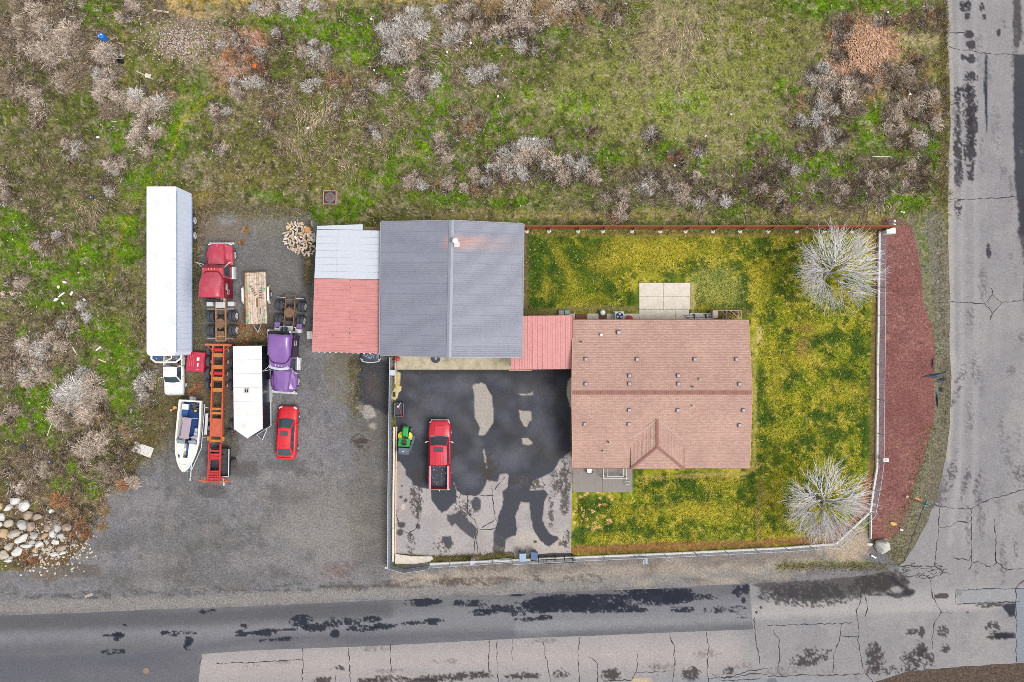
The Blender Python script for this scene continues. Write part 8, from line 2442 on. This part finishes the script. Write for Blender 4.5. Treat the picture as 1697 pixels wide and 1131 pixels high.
for x_, y_, a, b, h, rz, c, lab in ((1441, 902, 0.33, 0.2, 0.15, 0, (240, 236, 230), 'small white rock just left of the lone corner boulder'), (1480.5, 868, 0.32, 0.2, 0.15, -10, (236, 196, 112), 'yellow-tan rock at the lower end of the red gravel bed'), (1494, 878.5, 0.22, 0.12, 0.08, -30, (238, 236, 232), 'small white rock right of the yellow-tan rock on the verge'), (1499, 269 - 50, 0.2, 0.3, 0.2, 0, (226, 214, 190), 'pale rock in the brush near the side road at upper right'),
         (20, 487, 0.3, 0.3, 0.2, 0, (212, 196, 176), 'tan rock in the left field, left of the plastic litter'), (5, 487, 0.25, 0.3, 0.2, 0, (212, 192, 166), 'tan rock at the very left edge of the photo in the left field')):
 if x_ == 1499:
  x_, y_ = 1551, 204
 tag(link_mesh('rock', rock_mesh('rock', int(x_), a, b, h, rock_mat('rock %d' % x_, c)), None, loc=W(x_, y_, 0.06), rot=(0, 0, math.radians(rz))), lab, 'rock')
# pale stones scattered over everything
st = MB()
for i in range(420):
 if i < 300:
  x_, y_ = random.uniform(-20, 1560), random.uniform(-10, 360)
 else:
  x_, y_ = random.uniform(-20, 240), random.uniform(360, 800)
 s = random.uniform(0.04, 0.12)
 p = W(x_, y_, 0.12)
 st.box(tuple(p), (s, s * random.uniform(0.6, 1.4), s), s * 0.25, rz=random.uniform(0, 90))
o = st.build('field_stones', rock_mat('field stones', (226, 220, 208)))
tag(o, 'tiny pale stones and scraps sprinkled over the open field', None, None, 'stuff')
# pebbles of the shingle patches
for (cx_, cy_, rx_, ry_, an, c1, nm, lab, cnt) in ((1430, 92, 50, 60, 35, (212, 170, 140), 'pebble_patch', 'dense rust and pink pebbles forming a patch in the upper right of the field', 1700), (398, 92, 38, 44, 25, (200, 164, 146), 'pebble_patch', 'rust and pink pebbles under the orange shrubs at upper left', 900), (300, 70, 60, 36, 0, (196, 180, 172), 'pebble_patch', 'pale mauve pebbles by the tan track at the top left', 900)):
 st = MB()
 for i in range(cnt):
  g1, g2 = random.gauss(0, 0.5), random.gauss(0, 0.5)
  p = W(cx_ + rx_ * g1, cy_ + ry_ * g2, random.uniform(0.03, 0.09))
  s = random.uniform(0.05, 0.12)
  st.box(tuple(p), (s, s * random.uniform(0.6, 1.4), s * 0.7), 0, rz=random.uniform(0, 90), rx=random.uniform(-25, 25))
 tag(st.build(nm, rock_mat(nm + str(cx_), c1, (170, 110, 84), 0.8)), lab, None, None, 'stuff')
# firewood
wood_e = [mat('split wood %d' % i, A(*c), 0.9, var=0.2, vscale=9, dirt=A(*d), dirt_amt=0.6, dscale=4) for i, (c, d) in enumerate((((238, 224, 206), (190, 160, 134)), ((230, 208, 178), (170, 136, 108)), ((216, 184, 148), (160, 124, 96)), ((210, 198, 188), (140, 122, 110))))]
lm = []
for j in range(12):
 L_ = random.uniform(0.3, 0.46)
 r = random.uniform(0.07, 0.12)
 k = random.choice([3, 4, 5, 8])
 mb = MB()
 rot = random.uniform(0, 1)
 ring = [(math.cos(math.tau * q / k + rot) * r * random.uniform(0.85, 1.1), math.sin(math.tau * q / k + rot) * r * random.uniform(0.85, 1.1)) for q in range(k)]
 mb.loft([[(-L_ / 2, a, b) for a, b in ring], [(L_ / 2, a, b) for a, b in ring]])
 lm.append(mb.mesh('log', wood_e[j % 4]))
pile = [(476, 369), (492, 366), (510, 376), (523, 392), (523, 408), (520, 420), (505, 425), (490, 418), (474, 410), (471, 395), (471, 380)]
cnt = 0
logs = []
while cnt < 112:
 x_, y_ = random.uniform(470, 524), random.uniform(364, 426)
 if poly_sdf(np.array([x_]), np.array([y_]), pile)[0] > 0:
  continue
 if any((x_ - a) ** 2 + (y_ - b) ** 2 < 7 for a, b in logs):
  if random.random() < 0.9:
   continue
 logs.append((x_, y_))
 hgt = 0.08 + 0.34 * max(0, 1 - math.hypot((x_ - 498) / 30, (y_ - 396) / 34)) + random.uniform(0, 0.12)
 o = link_mesh('firewood_log', lm[(li := random.randrange(12))], None, loc=W(x_, y_, hgt), rot=(random.uniform(-0.3, 0.3), random.uniform(-0.6, 0.6), random.uniform(0, 6.28)))
 tag(o, '%s log %s in the firewood pile, %s, %s' % (['pale', 'yellowish', 'tan-orange', 'greyish'][li % 4], ['lying level', 'slanting', 'pointing up the photo', 'tilted back'][int((o.rotation_euler[2] % math.pi) / math.pi * 3.99)], ['top edge', 'upper part', 'middle', 'lower part', 'bottom edge'][min(4, int((y_ - 364) / 12.5))], ['far left', 'left', 'centre', 'right', 'far right'][min(4, int((x_ - 470) / 11))]), 'log', 'split logs of the firewood pile')
 cnt += 1
rd = MB().tube((0, 0, 0), (0, 0, 0.35), 0.27, 12)
o = rd.build('tree_round', mat('orange cut wood', A(216, 152, 96), 0.9, var=0.2, vscale=6))
o.location = W(511, 381, 0.2)
o.rotation_euler = (0.2, 0.1, 0)
tag(o, 'orange-brown uncut round of wood at the top right of the firewood pile', 'log')
# white board
bd = MB().box((0, 0, 0), (1.85, 0.95, 0.04), 0.01).build('white_board', mat('scuffed white board', A(228, 224, 222), 0.7, var=0.06, vscale=2, dirt=A(226, 200, 166), dirt_amt=0.6))
p = W(236.5, 745.5, 0.08)
bd.location = p
bd.rotation_euler = (0, 0, math.radians(-20))
tag(bd, 'scuffed white rectangular board lying at the left edge of the gravel yard', 'board')
# fire pit
fpt = thing('fire_pit', 'square metal-rimmed fire pit with a grey wheel inside, in the grass above the white lean-to', 'fire pit', W(547.5, 328.5, 0), -1)
rim_c = mat('pinkish steel rim', A(206, 166, 150), 0.7, var=0.15)
for s in (-1, 1):
 MB().box((s * 0.58, 0, 0.15), (0.06, 1.24, 0.3), 0.01).build('side', rim_c, fpt)
 MB().box((0, s * 0.6, 0.15), (1.1, 0.06, 0.3), 0.01).build('side', rim_c, fpt)
MB().box((0, 0, 0.03), (1.1, 1.14, 0.05)).build('ash_floor', mat('rusty ash', A(104, 58, 42), 0.95, var=0.4, vscale=5), fpt)
MB().lathe_z((0, 0, 0.1), [(0, 0.5), (0.12, 0.5), (0.18, 0.42), (0.18, 0.27), (0.1, 0.24)], 20).build('wheel_ring', mat('grey ring', A(110, 108, 118), 0.7, var=0.15), fpt)
MB().lathe_z((0, 0, 0.285), [(0, 0.24), (0.01, 0.22)], 16).build('rusty_hub', rust, fpt)
# old wheel in the grass
def flat_wheel(x_, y_, r, lab, rimm, z=0.12):
 t = thing('old_wheel', lab, 'wheel', W(x_, y_, 0.0))
 MB().lathe_z((0, 0, 0.02), [(0, r * 0.8), (0.03, r), (0.17, r), (0.2, r * 0.8), (0.2, r * 0.62)], 20).build('tyre', tyre_m, t)
 MB().lathe_z((0, 0, 0.16), [(0, r * 0.6), (0.06, r * 0.6), (0.04, r * 0.3), (0.09, r * 0.2)], 16).build('rim', rimm, t)
 return t
flat_wheel(152.5, 328, 0.26, 'small old wheel with a white rim lying in the left field', rim_w)
flat_wheel(84, 765, 0.28, 'white-ringed tyre lying in the brush above the stone pile', rim_w)
flat_wheel(40, 742, 0.3, 'dark tyre half-hidden in brush left of the white-ringed tyre', grime)
flat_wheel(722.5, 594.5, 0.42, 'dark tyre leaning by the shed front on the concrete apron', mat('tan rim', A(196, 176, 150), 0.8))
# blue barrel etc.
bb = thing('blue_barrel', 'bright blue plastic barrel with white glints among the bushes at upper left', 'barrel', W(175.5, 66, 0))
blu = mat('bright blue plastic', A(44, 116, 208), 0.4, var=0.15)
MB().lathe_z((0, 0, 0), [(0, 0.28), (0.3, 0.31), (0.34, 0.33), (0.6, 0.31), (0.85, 0.28), (0.88, 0.2)], 14).build('barrel_body', blu, bb)
MB().box((0.08, 0.08, 0.9), (0.16, 0.1, 0.03), 0.01).box((-0.12, -0.06, 0.9), (0.08, 0.1, 0.03), 0.01).build('lid_glint', white_paint, bb)  # white pieces imitating glints on top of the barrel
bk = thing('black_bucket', 'black plastic bucket standing in the grass below right of the blue barrel', 'bucket', W(203, 103, 0))
MB().lathe_z((0, 0, 0), [(0, 0.2), (0.4, 0.26), (0.42, 0.28), (0.42, 0.24), (0.1, 0.19)], 14).build('bucket_body', blackm, bk)
m_ = MB()
for i in range(8):
 a, b = math.pi * i / 8, math.pi * (i + 1) / 8
 m_.tube((0.27 * math.cos(a), 0.1, 0.42 + 0.1 * math.sin(a)), (0.27 * math.cos(b), 0.1, 0.42 + 0.1 * math.sin(b)), 0.012, 5)
m_.build('handle', alu, bk)
def plank(x_, y_, L_, w, rz, c, lab, nm='plank', z=0.15):
 o = MB().box((0, 0, 0), (L_, w, 0.04), 0.008).build(nm, mat(nm + ' %d %d' % (x_, y_), A(*c), 0.85, var=0.15, vscale=6))
 o.location = W(x_, y_, z)
 o.rotation_euler = (0.03, 0.04, math.radians(rz))
 return tag(o, lab, nm.replace('_', ' '))
plank(240, 125, 1.7, 0.12, -25, (190, 176, 150), 'long grey plank in the brush below the black bucket')
plank(245, 126, 0.5, 0.4, -10, (224, 214, 196), 'pale square board lying on the long grey plank', 'board', 0.22)
plank(267, 19, 1.4, 0.16, -8, (206, 196, 166), 'pale plank by the tan track at the top of the photo', z=0.2)
plank(1460, 260, 1.7, 0.07, 0, (206, 220, 206), 'straight white stick lying in the brush at right', 'stick')
plank(169, 598, 0.75, 0.12, -22, (220, 200, 170), 'short pale plank in green grass left of the white pickup')
plank(163, 578, 0.6, 0.14, 40, (240, 238, 230), 'short white plank above the pale one left of the trailer')
plank(1448, 923, 0.55, 0.14, -30, (240, 240, 240), 'short white plank on the verge below the lone boulder')
plank(124, 582, 0.8, 0.1, -60, (224, 222, 206), 'curved white strip in the green grass of the left field')
plank(82, 712, 1.2, 0.07, 72, (214, 214, 180), 'thin pale branch in the grass above the stone pile', 'branch')
plank(1382, 186, 1.0, 0.05, 48, (196, 186, 166), 'thin bare branch on the dark shrubs at upper right', 'branch', 0.6)
plank(147, 987, 0.75, 0.25, 20, (170, 160, 150), 'flat pale scrap lying on the gravel near the road', 'scrap', 0.03)
plank(517, 371, 0.55, 0.07, 92, (226, 214, 190), 'thin pale stick standing at the back of the white lean-to', 'stick')
plank(1496, 352, 0.42, 0.12, -15, (236, 232, 230), 'white rag-like scrap above the red gravel bed', 'scrap')
plank(513, 556, 0.5, 0.72, 0, (246, 246, 246), 'white panel sticking out below the red lean-to edge beside the purple lorry', 'panel', 0.5)
# plastic litter
wl = mat('white plastic', A(240, 240, 238), 0.5, var=0.06)
for k, (x_, y_, a, b, rz, lab) in enumerate(((107, 468, .5, .3, -30, 'upper piece of crumpled white plastic in the left field'), (97, 476, .4, .25, 60, 'left piece of crumpled white plastic in the left field'), (103, 488, .9, .22, 40, 'longest strip of white plastic in the left field'), (93, 497, .5, .3, 35, 'lower left piece of white plastic in the left field'), (119, 487, .55, .25, 60, 'right piece of white plastic in the left field'), (104, 503, .3, .2, -60, 'lowest piece of white plastic in the left field'), (140, 497, .32, .22, -20, 'white scrap right of the plastic strips in the left field'),
            (163, 228, .35, .22, 0, 'white scrap between bushes in the left field below the plank'), (248, 213, .25, .3, 20, 'white scrap on the bush right of the plank'), (271, 174, .3, .3, 0, 'pale tan bag on the bush below the plank'), (780, 72, .3, .3, 0, 'round white lid in the upper field left of the blue rag'), (741, 87, .2, .3, 30, 'white scrap below left of the round white lid'), (884, 231, .35, .25, 0, 'white tin in the brush above the grey shed'), (1211, 190, .25, .22, 0, 'white stone-like scrap in the middle right field'), (1169, 226, .22, .22, 0, 'white scrap left of and below the other one, middle right field'), (1118, 275, .24, .24, 0, 'white scrap beside the tan tumbleweeds above the back fence'), (825, 160, .22, .22, 0, 'white scrap above the grey shed, upper middle field'), (615, 32, .25, .25, 0, 'white scrap at the top middle of the field'), (1471, 21, .22, .2, 0, 'white scrap at the top near the stone patch'), (510, 213, .35, .2, 0, 'white scrap left of the flattened grass'), (430, 202, .25, .2, 0, 'bluish scrap above the fire pit'), (1508, 157, .35, .2, 10, 'white scrap in the dark brush at upper right'), (620, 117, .2, .2, 0, 'small white scrap below the top middle bushes'))):
 n_ = 9
 mb = MB()
 ring = [(math.cos(math.tau * i / n_) * a / 2 * random.uniform(0.6, 1.2), math.sin(math.tau * i / n_) * b / 2 * random.uniform(0.6, 1.2)) for i in range(n_)]
 mb.loft([[(x, y, 0) for x, y in ring], [(x * 0.9, y * 0.9, 0.06 + random.uniform(0, 0.05)) for x, y in ring], [(x * 0.4, y * 0.4, 0.1) for x, y in ring]])
 o = mb.build('litter', wl if k != 9 else mat('tan bag', A(190, 170, 150), 0.8))
 o.location = W(x_, y_, 0.2 if k not in (8, 9) else 0.7)
 o.rotation_euler = (0, 0, math.radians(rz))
 tag(o, lab, 'litter')
for x_, y_, c, s, lab in ((827, 70, (40, 96, 170), 0.35, 'small blue rag in the upper middle field'), (755, 50, (226, 120, 50), 0.32, 'orange and white can in the upper middle field'), (1533, 442, (30, 70, 150), 0.22, 'tiny blue scrap at the right edge of the red gravel bed'), (422, 110, (226, 110, 40), 0.5, 'bright orange rag on the rusty shrubs at upper left'), (290, 676, (236, 180, 104), 0.45, 'tan-orange ball beside the left stern of the motor boat'), (284, 680, (226, 170, 150), 0.25, 'pinkish rag left of the tan ball by the boat'), (393, 240, (24, 24, 34), 0.2, 'small black can in the middle left field')):
 me = rock_mesh('litter', int(x_), s / 2, s / 2.4, s / 3, mat('scrap %d' % x_, A(*c), 0.6))
 tag(link_mesh('litter', me, None, loc=W(x_, y_, 0.25)), lab, 'litter')
cn = MB()
tp = [(251, 122), ]
# torn blue-black tarp on the verge
tpm = mat('blue-black tarp', A(34, 44, 66), 0.5, var=0.5, vscale=3)
for pts, lab in (([(1527, 626), (1535, 622.5), (1549, 620), (1556, 619), (1571, 617), (1565, 621), (1556, 626), (1548, 627.5), (1537, 624.5)], 'longest shred of torn dark blue tarp, crossing the verge'), ([(1553, 630), (1560, 627), (1571, 628.5), (1562, 632), (1555, 635)], 'short shred of dark blue tarp just below the longest one'), ([(1556, 642), (1560, 642), (1564, 648), (1562, 651), (1557, 648)], 'small bright blue tarp scrap on the verge'), ([(1551, 650), (1555, 655), (1555, 668), (1553.5, 677), (1552, 665)], 'thin pointed shred of dark tarp, lowest on the verge'), ([(1545, 594), (1547, 594), (1546.5, 612), (1544, 608)], 'thin black strip standing above the torn tarp on the verge')):
 mb = MB()
 q = [W(x, y, 0.03 + random.uniform(0, 0.05)) for x, y in pts]
 c = sum(q, Vector()) / len(q) + Vector((0, 0, 0.12))
 mb.add([tuple(p) for p in q] + [tuple(c)], [(i, (i + 1) % len(q), len(q)) for i in range(len(q))])
 tag(mb.build('torn_tarp', tpm), lab, 'tarp')
# ------------------------------------------------------------------ street furniture
sg = thing('street_sign', 'tall street sign post seen from above, rust-orange pole with a teal name blade', 'street sign', W(1505, 825, 0))
MB().tube((0, 0, 0), (0, 0, 2.5), 0.045, 8).build('pole', mat('rust-orange pole', A(206, 124, 56), 0.7, var=0.2), sg)
MB().box((0.0, 0, 2.62), (0.06, 0.75, 0.16), 0.01, rz=-22).box((0.0, 0, 2.78), (0.75, 0.03, 0.14), 0.005, rz=12).build('name_blade', mat('teal sign', A(60, 160, 160), 0.5), sg)
MB().lathe_z((-0.12, 0.08, 0), [(0, 0.13), (0.08, 0.13), (0.1, 0.05)], 10).build('footing', conc, sg)
MB().box((0.35, 0.1, 0.9), (0.5, 0.14, 0.03), 0.01, rz=-20).build('orange_ribbon', mat('orange tape', A(222, 140, 70), 0.7), sg)
ub = thing('utility_box', 'pale green-white utility box at the upper end of the right fence', 'utility box', W(1468.5, 385, 0))
ubm = mat('pale utility box', A(222, 232, 222), 0.6, var=0.05)
MB().box((0, 0, 0.4), (0.8, 0.5, 0.8), 0.04).build('cabinet', ubm, ub)
MB().box((0, 0, 0.82), (0.84, 0.54, 0.05), 0.02).build('lid', ubm, ub)
for x_, y_, lab in ((1472.5, 369.5, 'upper of two white marker posts by the utility box'), (1472, 375.5, 'lower of two white marker posts, touching the utility box side')):
 tag(MB().tube(tuple(W(x_, y_, 0)), tuple(W(x_, y_, 0) + Vector((0, 0, 1.0))), 0.11, 12).lathe_z(tuple(W(x_, y_, 0) + Vector((0, 0, 1.0))), [(0, 0.12), (0.06, 0.08), (0.08, 0.02)], 12).build('marker_post', white_paint), lab, 'post')
mb_ = thing('meter_box', 'small white box mounted on the rail of the right fence', 'box', W(1456, 759.5, 0), -2)
MB().box((0.12, 0, 0.9), (0.55, 0.34, 0.3), 0.03).build('case', mat('white box', A(226, 226, 222), 0.6), mb_)
MB().box((0.1, 0, 1.06), (0.12, 0.1, 0.015)).build('plate', mat('grey plate', A(160, 160, 160), 0.6), mb_)
MB().tube((0, 0, 0), (0, 0, 0.8), 0.04, 8).build('stem', galv, mb_)
ml = thing('mailbox', 'grey mailbox on a post outside the lower fence, below the front lawn', 'mailbox', W(1066.5, 923, 0), 0)
MB().tube((0, 0, 0), (0, 0, 0.95), 0.05, 6).build('post', wood, ml)
MB().loft([[(0.18 * math.cos(a), y, 1.05 + 0.14 * math.sin(a)) for a in np.linspace(0, math.pi, 9)] + [(-0.18, y, 0.95), (0.18, y, 0.95)] for y in (-0.28, 0.22)]).build('box', mat('mailbox grey', A(150, 156, 172), 0.5), ml)
MB().box((-0.2, -0.1, 1.1), (0.06, 0.4, 0.2), 0.01).build('side_plate', white_paint, ml)
def bin_(x_, y_, c, lab, rot):
 t = thing('wheelie_bin', lab, 'bin', W(x_, y_, 0), rot, 'wheeled bins at the driveway gate')
 m = mat('bin %d' % x_, A(*c), 0.55, var=0.08)
 b = MB()
 b.loft([[(-a, -d, z), (a, -d, z), (a, d, z), (-a, d, z)] for a, d, z in ((0.22, 0.26, 0.08), (0.29, 0.34, 0.98))])
 b.build('bin_body', m, t)
 MB().loft([[(-0.32, -0.38, 0.99), (0.32, -0.38, 0.99), (0.31, 0.38, 0.99), (-0.31, 0.38, 0.99)], [(-0.30, -0.36, 1.05), (0.30, -0.36, 1.05), (0.28, 0.34, 1.07), (-0.28, 0.34, 1.07)]]).build('lid', m, t)
 MB().tube((-0.28, 0.42, 1.0), (0.28, 0.42, 1.0), 0.025, 6).box((0, 0.4, 0.95), (0.6, 0.08, 0.08), 0.02).build('handle', blackm, t)
 for s in (-1, 1):
  wheel(t, s * 0.27, 0.32, 0.1, 0.06, s, blackm)
 return t
bin_(866, 918.5, (150, 176, 206), 'light blue-grey wheeled bin, left one of the two at the gate', 2)
bin_(884.5, 916.5, (72, 98, 140), 'dark blue wheeled bin, right one of the two at the gate', 176)
# manhole covers and valves
mhm = mat('tan iron cover', A(150, 122, 100), 0.8, var=0.2, vscale=6)
for x_, y_, r, c, lab in ((242.5, 1112, 0.28, (146, 120, 100), 'tan manhole cover in the newer asphalt at lower left'), (1588.5, 982, 0.34, (128, 126, 128), 'round valve cover set in a ring of the corner pavement'), (1261, 1007, 0.12, (70, 66, 66), 'upper right of two small valve caps beside the asphalt joint'), (1253.5, 1015, 0.12, (70, 66, 66), 'lower left of two small valve caps beside the asphalt joint'), (1198, 1010, 0.2, (84, 82, 88), 'dark round valve cover in the tarred lane'), (1645, 503, 0.42, (140, 138, 140), 'manhole cover inside a diamond patch of the side road')):
 p = W(x_, y_, 0)
 mt_ = mat('cover %d' % x_, A(*c), 0.8, var=0.2, vscale=6)
 tag(MB().lathe_z((p.x, p.y, 0.012), [(0, r), (0.014, r), (0.014, r * 0.82), (0.009, r * 0.8), (0.012, r * 0.3), (0.016, r * 0.25)], 20).build('manhole_cover', mt_), lab, 'manhole cover')
# ------------------------------------------------------------------ behind and in front of the house
ac = thing('air_conditioner', 'square outdoor air conditioner with a black fan, behind the house', 'air conditioner', W(1024.5, 524.5, 0), 0)
acm = mat('ac casing', A(206, 210, 214), 0.5, var=0.05)
MB().box((0, 0, 0.4), (0.86, 0.82, 0.76), 0.05).build('casing', acm, ac)
MB().lathe_z((0, -0.02, 0.78), [(0, 0.36), (0.02, 0.34)], 20).build('fan_well', mat('navy well', A(24, 34, 58), 0.6), ac)
for a in (90, 210, 330):
 MB().patch(tuple(Matrix.Rotation(math.radians(a), 3, 'Z') @ Vector((0.08, -0.1, 0.81))), tuple(Matrix.Rotation(math.radians(a), 3, 'Z') @ Vector((0.28, -0.12, 0.81))), tuple(Matrix.Rotation(math.radians(a), 3, 'Z') @ Vector((0.28, 0.12, 0.84))), tuple(Matrix.Rotation(math.radians(a), 3, 'Z') @ Vector((0.08, 0.06, 0.84))), off=0, th=0.01, nu=1).build('fan_blade', mat('blade %d' % a, A(170, 190, 210), 0.5), ac)
MB().box((0, 0, 0.01), (0.95, 0.95, 0.08), 0.01).build('pad', conc, ac)
p = W(997.5, 519, 0)
tag(MB().lathe_z((p.x, p.y, 0), [(0, 0.16), (0.5, 0.18), (0.55, 0.26), (0.72, 0.2), (0.8, 0.05)], 14).build('white_urn', white_paint), 'round white urn standing behind the house, left of the air conditioner', 'urn')
for x0, x1, y0, c, lab in ((953, 972, 521, (140, 92, 78), 'red-brown planter bed behind the house beside the covered walkway'), (992, 1005, 521, (124, 90, 80), 'red-brown planter bed behind the house below the white urn')):
 a, c_ = W(x0, y0, 0), W(x1, 531, 0)
 tag(MB().box(((a.x + c_.x) / 2, (a.y + c_.y) / 2, 0.05), (c_.x - a.x - 0.05, a.y - c_.y, 0.14), 0.03).build('planter_bed', mat('bark bed %d' % x0, A(*c), 0.95, var=0.3, vscale=12, bump=0.8)), lab, 'planter bed')
p = W(1043, 529, 0.4)
tag(MB().lathe_z((p.x, p.y, 0), [(0, 0.3), (0.35, 0.34), (0.42, 0.3), (0.45, 0.05)], 12).build('red_cover', mat('red cover', A(170, 60, 56), 0.7, var=0.2)), 'dark red dome peeking out behind the house beside the air conditioner', 'grill cover')
gb = thing('grey_storage_bin', 'pair of grey lidded boxes behind the covered walkway by the lawn', 'storage box', W(935, 519, 0))
for dx in (-0.3, 0.25):
 MB().box((dx, 0.05 * (dx > 0), 0.22), (0.5, 0.46, 0.4), 0.04).build('box', mat('grey box %d' % (dx > 0), A(146, 152, 158), 0.6), gb)
# poles and cage behind the right half of the house
pb = thing('stored_poles', 'bundle of white and dark poles stored against the back wall, right of the patio', 'poles', W(1160, 526, 0))
for i in range(5):
 MB().tube((-1.5 + 0.1 * i, 0.2 - 0.08 * i, 0.2 + 0.03 * i), (1.1, 0.15 - 0.07 * i, 0.22 + 0.03 * i), 0.035, 6).build('pole', white_paint if i % 2 == 0 else mat('dull pole %d' % i, A(150, 146, 156), 0.6), pb)
for x_ in (-0.6, 0.45):
 MB().box((x_, 0.05, 0.25), (0.1, 0.5, 0.28), 0.02).build('strap', blackm, pb)
cg = thing('wire_cage', 'square metal-framed wire cage over brown clutter behind the house, right of the stored poles', 'cage', W(1201, 523, 0))
m_ = MB()
for x_ in (-1.3, -0.1, 1.25):
 for z in (0.02, 0.9):
  m_.tube((x_, -0.6, z), (x_, 0.42, z), 0.022, 6)
for y_ in (-0.6, 0.42):
 for z in (0.02, 0.9):
  m_.tube((-1.3, y_, z), (1.25, y_, z), 0.022, 6)
for x_ in (-1.3, -0.1, 1.25):
 for y_ in (-0.6, 0.42):
  m_.tube((x_, y_, 0), (x_, y_, 0.9), 0.022, 6)
m_.tube((0.2, 0.42, 0.9), (1.2, -0.5, 0.9), 0.018, 6)
m_.build('frame', mat('rosy frame', A(196, 170, 160), 0.6), cg)
m_ = MB()
for i in range(40):
 m_.box((random.uniform(-1.2, 1.1), random.uniform(-0.5, 0.35), random.uniform(0.05, 0.35)), (random.uniform(0.1, 0.4), random.uniform(0.05, 0.2), 0.08), 0.01, rz=random.uniform(0, 180))
m_.build('clutter', mat('brown clutter', A(110, 84, 74), 0.8, var=0.6, vscale=6), cg, kind='stuff')
MB().box((-1.1, 0.05, 0.6), (0.5, 0.7, 0.35), 0.05).build('wrapped_bundle', mat('pale bundle', A(206, 188, 180), 0.8, var=0.3, vscale=8), cg)
# front patio furniture
ch_ = thing('patio_chair', 'round-backed white and black patio chair half under the front eave', 'chair', W(976, 779, 0), 180)
m_ = MB()
for i in range(10):
 a, b = math.pi * i / 10, math.pi * (i + 1) / 10
 m_.tube((0.28 * math.cos(a), 0.28 * math.sin(a), 0.6), (0.28 * math.cos(b), 0.28 * math.sin(b), 0.6), 0.03, 6)
m_.build('backrest', blackm, ch_)
MB().box((0, 0.02, 0.45), (0.46, 0.42, 0.08), 0.03).build('seat', white_paint, ch_)
for sx in (-1, 1):
 for sy in (-1, 1):
  MB().tube((sx * 0.2, sy * 0.18, 0.08), (sx * 0.2, sy * 0.18, 0.45), 0.02, 6).build('leg', blackm, ch_)
sw = thing('railing', 'white painted pipe railing in a U shape on the front patio', 'railing', W(1018, 784, 0))
wr = mat('chalky white pipe', A(214, 214, 202), 0.7, var=0.15, vscale=6)
for (ax, ay, bx, by, z, r) in ((1000, 773, 1000, 793.5, 0.85, 0.05), (1006, 773, 1006, 790, 0.8, 0.035), (1000, 793.5, 1040, 793.5, 0.85, 0.05), (1006, 790, 1033, 790, 0.8, 0.04), (1033, 773, 1033, 790, 0.8, 0.035), (1038, 773, 1038, 795, 0.85, 0.035)):
 a, b = W(ax, ay, z) - sw.location, W(bx, by, z) - sw.location
 MB().tube(a, b, r, 8).tube(b, (b.x, b.y, 0.05), r * 0.8, 6).build('rail', wr, sw)
st_ = thing('plant_stand', 'small square white stand at the right corner of the front patio', 'stand', W(1038.5, 799, 0))
for s in (-1, 1):
 MB().box((s * 0.15, 0, 0.4), (0.04, 0.34, 0.04), 0.01).build('side', wr, st_)
 MB().box((0, s * 0.15, 0.4), (0.34, 0.04, 0.04), 0.01).build('side', wr, st_)
 for t_ in (-1, 1):
  MB().tube((s * 0.15, t_ * 0.15, 0.07), (s * 0.15, t_ * 0.15, 0.4), 0.018, 6).build('leg', wr, st_)
# hose reel at shed corner
hr = thing('hose_reel', 'red hose reel with a red handle on the concrete beside the shed corner', 'hose reel', W(660, 594, 0), 30)
m_ = MB()
for i in range(14):
 a, b = math.tau * i / 14, math.tau * (i + 1) / 14
 m_.tube((0.2 * math.cos(a), 0.2 * math.sin(a), 0.45), (0.2 * math.cos(b), 0.2 * math.sin(b), 0.45), 0.045, 6)
redm = mat('red reel', A(206, 44, 44), 0.5, var=0.15)
m_.build('reel', redm, hr)
MB().tube((0, 0, 0.1), (0, 0, 0.5), 0.07, 8).tube((0.0, 0, 0.45), (-0.55, 0.0, 0.3), 0.035, 6).build('handle', redm, hr)
wbx = thing('gate_box', 'white control box beside the left fence at the driveway corner', 'box', W(653.5, 617, 0), -3)
MB().box((0, 0, 0.6), (0.42, 0.45, 1.1), 0.03).build('case', mat('control white', A(232, 236, 240), 0.5), wbx)
MB().box((0, 0, 1.16), (0.46, 0.5, 0.05), 0.02).build('lid', mat('control lid', A(206, 212, 220), 0.5), wbx)
tag(MB().tube(tuple(W(642.5, 936, 0)), tuple(W(642.5, 936, 0) + Vector((0, 0, 0.9))), 0.09, 10).build('bollard', white_paint), 'short white bollard outside the lower left fence corner', 'bollard')
